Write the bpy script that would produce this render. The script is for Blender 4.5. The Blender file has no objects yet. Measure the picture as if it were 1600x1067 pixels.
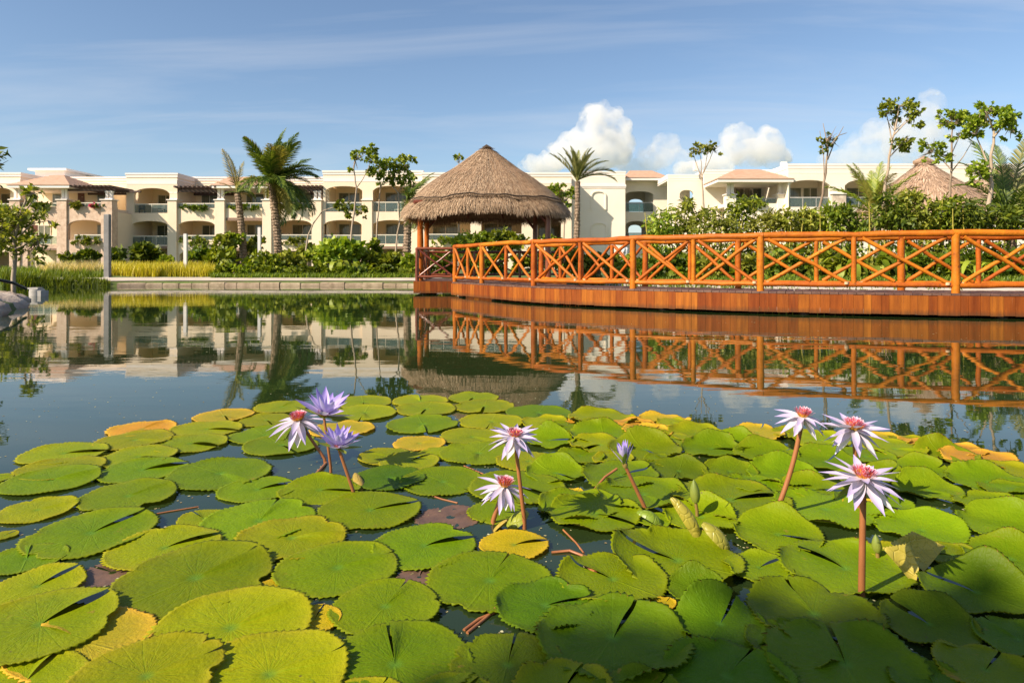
import bpy, math, random
import numpy as np
from mathutils import Vector, Matrix

# ---------------------------------------------------------------- camera, world, sun, exposure
F_PX, CX, HY, CAM_H = 1067.0, 800.0, 416.0, 0.88
scene = bpy.context.scene
COL = scene.collection
cam = bpy.data.cameras.new('camera')
cam.sensor_width = 36.0
cam.lens = 36.0 * F_PX / 1600.0
cam.shift_y = -(533.5 - HY) / 1600.0
cam.clip_end = 6000.0
cam.clip_start = 0.05
cam_ob = bpy.data.objects.new('camera', cam)
cam_ob.location = (0, 0, CAM_H)
cam_ob.rotation_euler = (math.pi / 2, 0, 0)
COL.objects.link(cam_ob)
scene.camera = cam_ob

SUN_DIR = Vector((0.30, 0.20, -0.285)).normalized()          # the way the light travels
SUN_EL = math.asin(-SUN_DIR.z)
SUN_ROT = math.atan2(-SUN_DIR.x, -SUN_DIR.y)
SKY_STRENGTH = 0.09
SUN_STRENGTH = 5.0
EXPOSURE = 0.74

world = bpy.data.worlds.new('World')
scene.world = world
world.use_nodes = True
wn, wl = world.node_tree.nodes, world.node_tree.links
wn.clear()
w_out = wn.new('ShaderNodeOutputWorld')
w_bg = wn.new('ShaderNodeBackground')
w_sky = wn.new('ShaderNodeTexSky')
w_sky.sky_type = 'NISHITA'
w_sky.sun_disc = False
w_sky.sun_elevation = SUN_EL
w_sky.sun_rotation = SUN_ROT
w_sky.altitude = 0
w_sky.air_density = 1.0
w_sky.dust_density = 0.8
w_sky.ozone_density = 2.6
w_bg.inputs['Strength'].default_value = SKY_STRENGTH
# thin high cirrus, the same all round the sky
w_tc = wn.new('ShaderNodeTexCoord')
w_sep = wn.new('ShaderNodeSeparateXYZ')
wl.new(w_tc.outputs['Generated'], w_sep.inputs[0])
w_add = wn.new('ShaderNodeMath'); w_add.operation = 'ADD'; w_add.inputs[1].default_value = 0.12
wl.new(w_sep.outputs['Z'], w_add.inputs[0])
w_dx = wn.new('ShaderNodeMath'); w_dx.operation = 'DIVIDE'
w_dy = wn.new('ShaderNodeMath'); w_dy.operation = 'DIVIDE'
wl.new(w_sep.outputs['X'], w_dx.inputs[0]); wl.new(w_add.outputs[0], w_dx.inputs[1])
wl.new(w_sep.outputs['Y'], w_dy.inputs[0]); wl.new(w_add.outputs[0], w_dy.inputs[1])
w_cmb = wn.new('ShaderNodeCombineXYZ')
wl.new(w_dx.outputs[0], w_cmb.inputs[0]); wl.new(w_dy.outputs[0], w_cmb.inputs[1])
w_map = wn.new('ShaderNodeMapping')
w_map.inputs['Location'].default_value = (3.3, 1.7, 0)
w_map.inputs['Rotation'].default_value = (0, 0, math.radians(22))
w_map.inputs['Scale'].default_value = (0.30, 1.15, 1.0)
wl.new(w_cmb.outputs[0], w_map.inputs[0])
w_no = wn.new('ShaderNodeTexNoise')
w_no.inputs['Scale'].default_value = 1.5
w_no.inputs['Detail'].default_value = 7
w_no.inputs['Roughness'].default_value = 0.55
w_no.inputs['Distortion'].default_value = 0.6
wl.new(w_map.outputs[0], w_no.inputs['Vector'])
w_mr = wn.new('ShaderNodeMapRange')
w_mr.inputs['From Min'].default_value = 0.48
w_mr.inputs['From Max'].default_value = 0.80
w_mr.inputs['To Max'].default_value = 0.42
wl.new(w_no.outputs['Fac'], w_mr.inputs['Value'])
w_mix = wn.new('ShaderNodeMix'); w_mix.data_type = 'RGBA'
wl.new(w_mr.outputs[0], w_mix.inputs['Factor'])
wl.new(w_sky.outputs[0], w_mix.inputs[6])
w_mix.inputs[7].default_value = (5.2, 5.4, 5.8, 1)
wl.new(w_mix.outputs[2], w_bg.inputs['Color'])
wl.new(w_bg.outputs[0], w_out.inputs['Surface'])

sun = bpy.data.lights.new('sun', 'SUN')
sun.energy = SUN_STRENGTH
sun.angle = math.radians(0.5)
sun.color = (1.0, 0.87, 0.70)
sun_ob = bpy.data.objects.new('sun', sun)
sun_ob.rotation_euler = SUN_DIR.to_track_quat('-Z', 'Y').to_euler()
sun_ob.location = (-20, -10, 25)
COL.objects.link(sun_ob)

scene.view_settings.view_transform = 'Standard'
scene.view_settings.look = 'None'
scene.view_settings.exposure = EXPOSURE
scene.view_settings.gamma = 1.0
scene.view_settings.use_curve_mapping = False
scene.render.engine = 'CYCLES'
scene.cycles.max_bounces = 8
scene.cycles.transparent_max_bounces = 12
scene.cycles.volume_bounces = 6
scene.cycles.volume_max_steps = 64
scene.cycles.sample_clamp_indirect = 6.0

# ---------------------------------------------------------------- helpers
RNG = np.random.default_rng(7)
random.seed(7)

def P(x, y, d):
    """pixel of the photograph (1600 wide) and a distance in front of the camera -> point of the place"""
    return Vector(((x - CX) / F_PX * d, d, CAM_H + (HY - y) / F_PX * d))
def G(x, y, z=0.0):
    d = (CAM_H - z) * F_PX / (y - HY)
    return Vector(((x - CX) / F_PX * d, d, z))
def Xp(x, D): return (x - CX) / F_PX * D
def Zp(y, D): return CAM_H + (HY - y) / F_PX * D

def link(me, name, mat, parent=None, loc=None):
    ob = bpy.data.objects.new(name, me)
    COL.objects.link(ob)
    if mat is not None:
        if isinstance(mat, (list, tuple)):
            for m in mat: me.materials.append(m)
        elif len(me.materials) == 0:
            me.materials.append(mat)
    if parent is not None: ob.parent = parent
    if loc is not None: ob.location = loc
    return ob
def tag(o, label=None, cat=None, group=None, kind=None):
    if label: o['label'] = label
    if cat: o['category'] = cat
    if group: o['group'] = group
    if kind: o['kind'] = kind
    return o
def empty(name, loc=(0, 0, 0), label=None, cat=None, group=None, kind=None):
    o = bpy.data.objects.new(name, None)
    o.empty_display_size = 0.2
    COL.objects.link(o)
    o.location = loc
    return tag(o, label, cat, group, kind)

def mesh_np(name, V, Fc, smooth=False, uv=None):
    V = np.asarray(V, dtype=np.float32); Fc = np.asarray(Fc, dtype=np.int32)
    me = bpy.data.meshes.new(name)
    n, k = Fc.shape
    me.vertices.add(len(V)); me.vertices.foreach_set('co', V.ravel())
    me.loops.add(n * k); me.loops.foreach_set('vertex_index', Fc.ravel())
    me.polygons.add(n)
    me.polygons.foreach_set('loop_start', np.arange(0, n * k, k, dtype=np.int32))
    me.polygons.foreach_set('loop_total', np.full(n, k, dtype=np.int32))
    if smooth: me.polygons.foreach_set('use_smooth', np.ones(n, dtype=bool))
    if uv is not None:
        l = me.uv_layers.new(name='UVMap')
        l.data.foreach_set('uv', np.asarray(uv, dtype=np.float32)[Fc.ravel()].ravel())
    me.update(calc_edges=True)
    return me

class MB:
    def __init__(s): s.V, s.F, s.S = [], [], []
    def add(s, verts, faces, smooth=False):
        b = len(s.V)
        s.V.extend([tuple(v) for v in verts])
        for f in faces:
            s.F.append(tuple(b + i for i in f)); s.S.append(smooth)
    def box(s, x0, x1, y0, y1, z0, z1, M=None):
        v = [Vector(p) for p in ((x0, y0, z0), (x1, y0, z0), (x1, y1, z0), (x0, y1, z0), (x0, y0, z1), (x1, y0, z1), (x1, y1, z1), (x0, y1, z1))]
        if M is not None: v = [M @ p for p in v]
        s.add(v, ((0, 3, 2, 1), (4, 5, 6, 7), (0, 1, 5, 4), (1, 2, 6, 5), (2, 3, 7, 6), (3, 0, 4, 7)))
    def prism(s, poly, y0, y1):
        """outline in x,z extruded from y0 to y1 (front = y0)"""
        n = len(poly)
        v = [(p[0], y0, p[1]) for p in poly] + [(p[0], y1, p[1]) for p in poly]
        f = [tuple(range(n)), tuple(range(2 * n - 1, n - 1, -1))]
        f += [(i, i + n, (i + 1) % n + n, (i + 1) % n) for i in range(n)]
        s.add(v, f)
    def tube(s, pts, radii, n=8, smooth=True, cap=True):
        pts = [Vector(p) for p in pts]
        if not isinstance(radii, (list, tuple, np.ndarray)): radii = [radii] * len(pts)
        up = Vector((0, 0, 1))
        verts, prev = [], None
        for i, p in enumerate(pts):
            t = (pts[min(i + 1, len(pts) - 1)] - pts[max(i - 1, 0)])
            if t.length < 1e-9: t = Vector((0, 0, 1))
            t.normalize()
            a = prev if prev is not None else (up.cross(t) if abs(t.z) < 0.95 else Vector((1, 0, 0)))
            a = (a - t * a.dot(t))
            if a.length < 1e-6: a = t.orthogonal()
            a.normalize(); b = t.cross(a); prev = a
            for k in range(n):
                q = 2 * math.pi * k / n
                verts.append(p + (a * math.cos(q) + b * math.sin(q)) * radii[i])
        faces = []
        for i in range(len(pts) - 1):
            for k in range(n):
                faces.append((i * n + k, i * n + (k + 1) % n, (i + 1) * n + (k + 1) % n, (i + 1) * n + k))
        s.add(verts, faces, smooth)
        if cap:
            s.add([verts[k] for k in range(n)], [tuple(range(n - 1, -1, -1))])
            s.add([verts[(len(pts) - 1) * n + k] for k in range(n)], [tuple(range(n))])
    def mesh(s, name):
        me = bpy.data.meshes.new(name)
        me.from_pydata(s.V, [], s.F)
        me.polygons.foreach_set('use_smooth', np.array(s.S, dtype=bool))
        me.update()
        return me
    def build(s, name, mat, parent=None, loc=None):
        return link(s.mesh(name), name, mat, parent, loc)

# ---------------------------------------------------------------- materials
def nodes_of(name):
    m = bpy.data.materials.new(name); m.use_nodes = True
    nt = m.node_tree; nt.nodes.clear()
    out = nt.nodes.new('ShaderNodeOutputMaterial')
    b = nt.nodes.new('ShaderNodeBsdfPrincipled')
    nt.links.new(b.outputs[0], out.inputs['Surface'])
    return m, nt, nt.nodes, nt.links, b, out
def ramp(N, stops):
    r = N.new('ShaderNodeValToRGB')
    e = r.color_ramp.elements
    while len(e) < len(stops): e.new(0.5)
    for i, (p, c) in enumerate(stops):
        e[i].position = p; e[i].color = (c[0], c[1], c[2], 1)
    return r
def noise(N, L, scale, detail=4, rough=0.55, vec=None, dist=0.0):
    t = N.new('ShaderNodeTexNoise')
    t.inputs['Scale'].default_value = scale; t.inputs['Detail'].default_value = detail
    t.inputs['Roughness'].default_value = rough; t.inputs['Distortion'].default_value = dist
    if vec is not None: L.new(vec, t.inputs['Vector'])
    return t
def math_n(N, L, op, a, b=None, c=None):
    n = N.new('ShaderNodeMath'); n.operation = op
    for i, v in enumerate((a, b, c)):
        if v is None: continue
        if isinstance(v, (int, float)): n.inputs[i].default_value = v
        else: L.new(v, n.inputs[i])
    return n.outputs[0]
def mixc(N, L, fac, a, b, mode='MIX'):
    n = N.new('ShaderNodeMix'); n.data_type = 'RGBA'; n.blend_type = mode
    for i, v in ((0, fac), (6, a), (7, b)):
        if isinstance(v, (int, float)): n.inputs[i].default_value = v
        elif isinstance(v, (tuple, list)): n.inputs[i].default_value = (v[0], v[1], v[2], 1)
        else: L.new(v, n.inputs[i])
    return n.outputs[2]
def bump(N, L, h, strength, dist, b):
    n = N.new('ShaderNodeBump')
    n.inputs['Strength'].default_value = strength; n.inputs['Distance'].default_value = dist
    L.new(h, n.inputs['Height']); L.new(n.outputs[0], b.inputs['Normal'])
    return n
def objcoord(N, L, scale=(1, 1, 1), which='Object'):
    tc = N.new('ShaderNodeTexCoord'); mp = N.new('ShaderNodeMapping')
    mp.inputs['Scale'].default_value = scale
    L.new(tc.outputs[which], mp.inputs[0])
    return mp.outputs[0]

def plain(name, c0, c1=None, scale=3.0, rough=0.7, bump_s=0.0, bump_scale=30.0, bump_d=0.01, stretch=(1, 1, 1), spec=0.5, per_obj=0.0, coat=0.0, detail=5):
    m, nt, N, L, b, out = nodes_of(name)
    vec = objcoord(N, L, stretch)
    t = noise(N, L, scale, detail, 0.6, vec)
    c1 = c1 or tuple(v * 0.8 for v in c0)
    r = ramp(N, [(0.30, c1), (0.72, c0)])
    L.new(t.outputs['Fac'], r.inputs[0])
    col = r.outputs[0]
    if per_obj:
        oi = N.new('ShaderNodeObjectInfo')
        k = math_n(N, L, 'MULTIPLY_ADD', oi.outputs['Random'], per_obj, 1.0 - per_obj * 0.6)
        hsv = N.new('ShaderNodeHueSaturation')
        L.new(k, hsv.inputs['Value']); L.new(col, hsv.inputs['Color'])
        hk = math_n(N, L, 'MULTIPLY_ADD', oi.outputs['Random'], 0.016, 0.492)
        L.new(hk, hsv.inputs['Hue'])
        col = hsv.outputs[0]
    L.new(col, b.inputs['Base Color'])
    b.inputs['Roughness'].default_value = rough
    b.inputs['Specular IOR Level'].default_value = spec
    if coat:
        b.inputs['Coat Weight'].default_value = coat; b.inputs['Coat Roughness'].default_value = 0.2
    if bump_s:
        h = noise(N, L, bump_scale, 6, 0.65, vec)
        bump(N, L, h.outputs['Fac'], bump_s, bump_d, b)
    return m

def leaf_mat(name, c_dark, c_mid, c_light, trans=0.35, rough=0.5, big=0.0, big_c=(0.3, 0.2, 0.05)):
    m, nt, N, L, b, out = nodes_of(name)
    g = N.new('ShaderNodeNewGeometry')
    r = ramp(N, [(0.0, c_dark), (0.55, c_mid), (1.0, c_light)])
    L.new(g.outputs['Random Per Island'], r.inputs[0])
    oi = N.new('ShaderNodeObjectInfo')
    hsv = N.new('ShaderNodeHueSaturation')
    L.new(r.outputs[0], hsv.inputs['Color'])
    L.new(math_n(N, L, 'MULTIPLY_ADD', oi.outputs['Random'], 0.02, 0.492), hsv.inputs['Hue'])
    L.new(math_n(N, L, 'MULTIPLY_ADD', oi.outputs['Random'], 0.4, 0.8), hsv.inputs['Value'])
    col = hsv.outputs[0]
    L.new(col, b.inputs['Base Color'])
    b.inputs['Roughness'].default_value = rough
    b.inputs['Specular IOR Level'].default_value = 0.4
    t = N.new('ShaderNodeBsdfTranslucent')
    L.new(mixc(N, L, 1.0, col, (1.25, 1.2, 0.55), 'MULTIPLY'), t.inputs['Color'])
    mx = N.new('ShaderNodeMixShader'); mx.inputs[0].default_value = trans
    L.new(b.outputs[0], mx.inputs[1]); L.new(t.outputs[0], mx.inputs[2])
    L.new(mx.outputs[0], out.inputs['Surface'])
    return m

M = {}
M['stucco'] = plain('cream_stucco', (0.82, 0.67, 0.50), (0.77, 0.61, 0.44), 0.5, 0.85, 0.15, 6, 0.02)
M['stucco_bounce_lit'] = plain('balcony_stucco_bounce_lit', (0.88, 0.73, 0.52), (0.84, 0.68, 0.47), 0.5, 0.85)  # cream stucco lightened to stand in for ground light bounced into the balconies
M['stucco_white'] = plain('pale_stucco', (0.84, 0.75, 0.62), (0.80, 0.70, 0.56), 0.5, 0.85, 0.15, 6, 0.02)
M['trim'] = plain('white_trim', (0.86, 0.77, 0.69), (0.81, 0.71, 0.63), 0.6, 0.75)
M['stone'] = plain('pink_stone', (0.72, 0.54, 0.41), (0.48, 0.33, 0.23), 2.6, 0.9, 0.5, 5, 0.05)
M['dark_wood'] = plain('dark_pergola_wood', (0.10, 0.055, 0.035), (0.06, 0.03, 0.02), 3, 0.6)
M['door_wood'] = plain('reddish_door', (0.16, 0.05, 0.02), (0.10, 0.03, 0.012), 2, 0.45, stretch=(6, 6, 1))
M['frame'] = plain('window_frame_paint', (0.72, 0.66, 0.54), None, 2, 0.5)
M['concrete'] = plain('grey_concrete', (0.50, 0.47, 0.43), (0.34, 0.32, 0.29), 3, 0.85, 0.3, 20, 0.01)
M['kerb'] = plain('pale_kerb_stone', (0.44, 0.34, 0.235), (0.20, 0.145, 0.085), 2.4, 0.9, 0.6, 7, 0.04, per_obj=0.15)
M['path'] = plain('pale_path', (0.50, 0.43, 0.35), (0.38, 0.32, 0.26), 1.2, 0.9)
M['bark'] = plain('grey_brown_bark', (0.36, 0.27, 0.19), (0.20, 0.14, 0.09), 6, 0.9, 0.5, 18, 0.02, stretch=(1, 1, 0.35))
M['bark_pale'] = plain('pale_bark', (0.48, 0.38, 0.28), (0.30, 0.22, 0.15), 5, 0.85, 0.4, 14, 0.02, stretch=(1, 1, 0.35))
M['palm_bark'] = plain('palm_bark', (0.40, 0.29, 0.19), (0.14, 0.09, 0.06), 9, 0.95, 0.8, 16, 0.04)
def wood_extra(m, knots, stain):
    nt = m.node_tree; N, L = nt.nodes, nt.links
    b = next(n for n in N if n.type == 'BSDF_PRINCIPLED'); col = b.inputs['Base Color'].links[0].from_socket
    vec = objcoord(N, L)
    if knots:
        vo = N.new('ShaderNodeTexVoronoi'); vo.inputs['Scale'].default_value = 5.5; L.new(vec, vo.inputs['Vector'])
        q = N.new('ShaderNodeMapRange'); q.inputs['From Min'].default_value = .06; q.inputs['From Max'].default_value = .16; q.inputs['To Min'].default_value = .8; q.inputs['To Max'].default_value = 0
        L.new(vo.outputs['Distance'], q.inputs['Value']); col = mixc(N, L, q.outputs[0], col, (.16, .045, .01))
        n = noise(N, L, 16, 5, .7, vec, .8); r = N.new('ShaderNodeMapRange'); r.inputs['From Min'].default_value = .58; r.inputs['From Max'].default_value = .68; r.inputs['To Max'].default_value = .6
        L.new(n.outputs['Fac'], r.inputs['Value']); col = mixc(N, L, r.outputs[0], col, (.24, .06, .008))
    if stain:
        sp = N.new('ShaderNodeSeparateXYZ'); L.new(vec, sp.inputs[0]); n = noise(N, L, 4.0, 5, .7, objcoord(N, L, (5, 5, .6)))
        k = math_n(N, L, 'ADD', sp.outputs['Z'], math_n(N, L, 'MULTIPLY', n.outputs['Fac'], -.16))
        r = N.new('ShaderNodeMapRange'); r.inputs['From Min'].default_value = -.04; r.inputs['From Max'].default_value = .06; r.inputs['To Min'].default_value = .8; r.inputs['To Max'].default_value = 0
        L.new(k, r.inputs['Value']); col = mixc(N, L, r.outputs[0], col, (.07, .035, .015))
        n2 = noise(N, L, 3.0, 6, .75, objcoord(N, L, (16, 16, .35))); r2 = N.new('ShaderNodeMapRange'); r2.inputs['From Min'].default_value = .52; r2.inputs['From Max'].default_value = .70; r2.inputs['To Max'].default_value = .7
        L.new(n2.outputs['Fac'], r2.inputs['Value']); col = mixc(N, L, r2.outputs[0], col, (.17, .05, .016))
        n3 = noise(N, L, 5.0, 4, .7, objcoord(N, L, (20, 20, .5))); r3 = N.new('ShaderNodeMapRange'); r3.inputs['From Min'].default_value = .68; r3.inputs['From Max'].default_value = .76; r3.inputs['To Max'].default_value = .6
        L.new(n3.outputs['Fac'], r3.inputs['Value']); col = mixc(N, L, r3.outputs[0], col, (.55, .33, .16))
    L.new(col, b.inputs['Base Color'])
    return m
M['log'] = wood_extra(plain('varnished_log', (0.58, 0.158, 0.008), (0.30, 0.072, 0.005), 3.2, 0.55, 0.6, 9, 0.022, per_obj=0.30, spec=.25), True, False)
M['log_dark'] = plain('red_brown_log', (0.26, 0.065, 0.025), (0.13, 0.03, 0.014), 3, 0.35, 0.35, 11, 0.012, per_obj=0.25, coat=0.3)
M['plank'] = wood_extra(plain('fascia_plank', (0.36, 0.098, 0.013), (0.19, 0.045, 0.007), 1.6, 0.7, 0.4, 8, 0.008, stretch=(7, 7, 0.8), per_obj=0.55, spec=.15), False, True)
M['deck'] = plain('dark_deck_board', (0.17, 0.085, 0.06), (0.09, 0.045, 0.03), 2, 0.6, 0.3, 12, 0.005, stretch=(2, 9, 9), per_obj=0.35)
M['cut'] = plain('pale_log_end', (0.70, 0.48, 0.28), None, 6, 0.7)
M['rope'] = plain('dark_rope', (0.06, 0.04, 0.025), None, 10, 0.9)
M['tile'] = plain('pink_roof_tile', (0.60, 0.39, 0.275), (0.44, 0.27, 0.18), 2.0, 0.85, 0.5, 9, 0.04, stretch=(1, 1, 4))
M['soil'] = plain('planting_soil', (0.10, 0.085, 0.04), (0.05, 0.055, 0.02), 0.8, 0.95, 0.6, 8, 0.05)
M['rock'] = plain('pale_bank_rock', (0.56, 0.46, 0.37), (0.30, 0.23, 0.18), 1.3, 0.9, 0.8, 6, 0.06)
M['liner'] = plain('black_pond_liner', (0.028, 0.026, 0.028), (0.016, 0.015, 0.016), 3, 0.42)
M['stem'] = plain('lily_stem', (0.38, 0.145, 0.045), (0.24, 0.085, 0.03), 14, 0.4, stretch=(1, 1, .3))
M['stem_green'] = plain('green_stem', (0.26, 0.20, 0.05), (0.20, 0.10, 0.03), 10, 0.4)
M['skin'] = plain('skin', (0.42, 0.24, 0.16), None, 4, 0.5)
M['shirt'] = plain('white_shirt', (0.80, 0.79, 0.77), None, 4, 0.8)
M['shorts'] = plain('red_shorts', (0.55, 0.03, 0.03), None, 4, 0.8)
M['hair'] = plain('dark_hair', (0.03, 0.02, 0.015), None, 8, 0.5)
M['deadleaf'] = plain('brown_sodden_leaf', (0.16, 0.085, 0.05), (0.07, 0.04, 0.03), 14, 0.55, 0.5, 40, 0.004)

M['leaf'] = leaf_mat('shrub_leaf', (0.065, 0.095, 0.006), (0.17, 0.22, 0.009), (0.33, 0.35, 0.024))
M['leaf_dark'] = leaf_mat('dark_leaf', (0.038, 0.07, 0.006), (0.11, 0.155, 0.009), (0.23, 0.27, 0.02))
M['leaf_lime'] = leaf_mat('lime_leaf', (0.10, 0.16, 0.010), (0.25, 0.32, 0.016), (0.40, 0.43, 0.05))
M['leaf_olive'] = leaf_mat('olive_leaf', (0.10, 0.125, 0.012), (0.24, 0.26, 0.022), (0.42, 0.41, 0.07))
M['frond'] = leaf_mat('palm_frond', (0.05, 0.09, 0.012), (0.12, 0.18, 0.02), (0.27, 0.30, 0.05), 0.3, 0.45)
M['frond_dry'] = leaf_mat('yellowing_frond', (0.16, 0.14, 0.03), (0.30, 0.25, 0.05), (0.46, 0.36, 0.10), 0.3)
M['frond_pale'] = leaf_mat('date_palm_frond', (0.10, 0.12, 0.03), (0.22, 0.22, 0.06), (0.38, 0.34, 0.13), 0.25, 0.45)
M['grass'] = leaf_mat('green_grass', (0.07, 0.11, 0.010), (0.17, 0.24, 0.016), (0.30, 0.35, 0.03), .4)
M['grass_yellow'] = leaf_mat('yellow_grass', (0.36, 0.33, 0.012), (0.62, 0.54, 0.03), (0.76, 0.64, 0.14), 0.4)
M['grass_plume'] = leaf_mat('tan_grass_plume', (0.46, 0.34, 0.16), (0.62, 0.50, 0.25), (0.74, 0.62, 0.38), 0.4)
M['pinkflower'] = leaf_mat('pink_petal', (0.45, 0.03, 0.12), (0.60, 0.05, 0.18), (0.70, 0.15, 0.25), 0.3)
M['straw'] = leaf_mat('straw', (0.19, 0.11, 0.065), (0.36, 0.232, 0.147), (0.54, 0.38, 0.26), 0.05, 0.8)
M['straw_light'] = leaf_mat('pale_straw', (0.30, 0.19, 0.12), (0.52, 0.35, 0.235), (0.68, 0.50, 0.36), 0.05, 0.8)
M['thatch_light'] = plain('pale_thatch_mass', (0.50, 0.335, 0.22), (0.30, 0.19, 0.12), 5, 0.95, 0.8, 14, 0.06, stretch=(3, 3, 0.5))
M['thatch'] = plain('thatch_mass', (0.36, 0.225, 0.13), (0.18, 0.105, 0.058), 5, 0.95, 0.8, 14, 0.06, stretch=(3, 3, 0.5))

def glass_mat(name, tint, opacity):
    m, nt, N, L, b, out = nodes_of(name)
    b.inputs['Base Color'].default_value = (*tint, 1)
    b.inputs['Roughness'].default_value = 0.04
    b.inputs['Specular IOR Level'].default_value = 0.6
    if opacity < 1:
        t = N.new('ShaderNodeBsdfTransparent')
        t.inputs[0].default_value = (0.80, 0.90, 0.86, 1)
        mx = N.new('ShaderNodeMixShader'); mx.inputs[0].default_value = opacity
        L.new(t.outputs[0], mx.inputs[1]); L.new(b.outputs[0], mx.inputs[2])
        L.new(mx.outputs[0], out.inputs['Surface'])
    return m
M['glass'] = glass_mat('balcony_glass', (0.16, 0.20, 0.19), 0.35)
M['pane'] = glass_mat('window_pane', (0.10, 0.115, 0.085), 1.0)
M['curtain_pane'] = plain('curtained_pane', (0.20, 0.20, 0.14), (0.10, 0.11, 0.075), 2.0, 0.08, stretch=(4, 4, 0.1))

def water_mat():
    m, nt, N, L, b, out = nodes_of('pond_water')
    vec = objcoord(N, L, (1, 1, 1))
    big = noise(N, L, 0.25, 3, 0.5, vec)
    r = ramp(N, [(0.3, (0.012, 0.024, 0.008)), (0.75, (0.022, 0.038, 0.010))])
    L.new(big.outputs['Fac'], r.inputs[0])
    L.new(r.outputs[0], b.inputs['Base Color'])
    b.inputs['Roughness'].default_value = 0.015
    b.inputs['IOR'].default_value = 1.333
    b.inputs['Specular IOR Level'].default_value = 0.5
    v2 = objcoord(N, L, (0.55, 1.5, 1))
    n1 = noise(N, L, 1.5, 2, 0.5, v2)
    n2 = noise(N, L, 7.0, 2, 0.5, v2)
    patch = noise(N, L, 0.12, 2, 0.5, vec)
    pr = N.new('ShaderNodeMapRange')
    pr.inputs['From Min'].default_value = 0.40; pr.inputs['From Max'].default_value = 0.62
    pr.inputs['To Min'].default_value = 0.25; pr.inputs['To Max'].default_value = 1.0
    L.new(patch.outputs['Fac'], pr.inputs['Value'])
    h = math_n(N, L, 'MULTIPLY_ADD', n2.outputs['Fac'], 0.16, n1.outputs['Fac'])
    h = math_n(N, L, 'MULTIPLY', h, pr.outputs[0])
    bump(N, L, h, 1.0, 0.0030, b)
    return m
M['water'] = water_mat()

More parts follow.
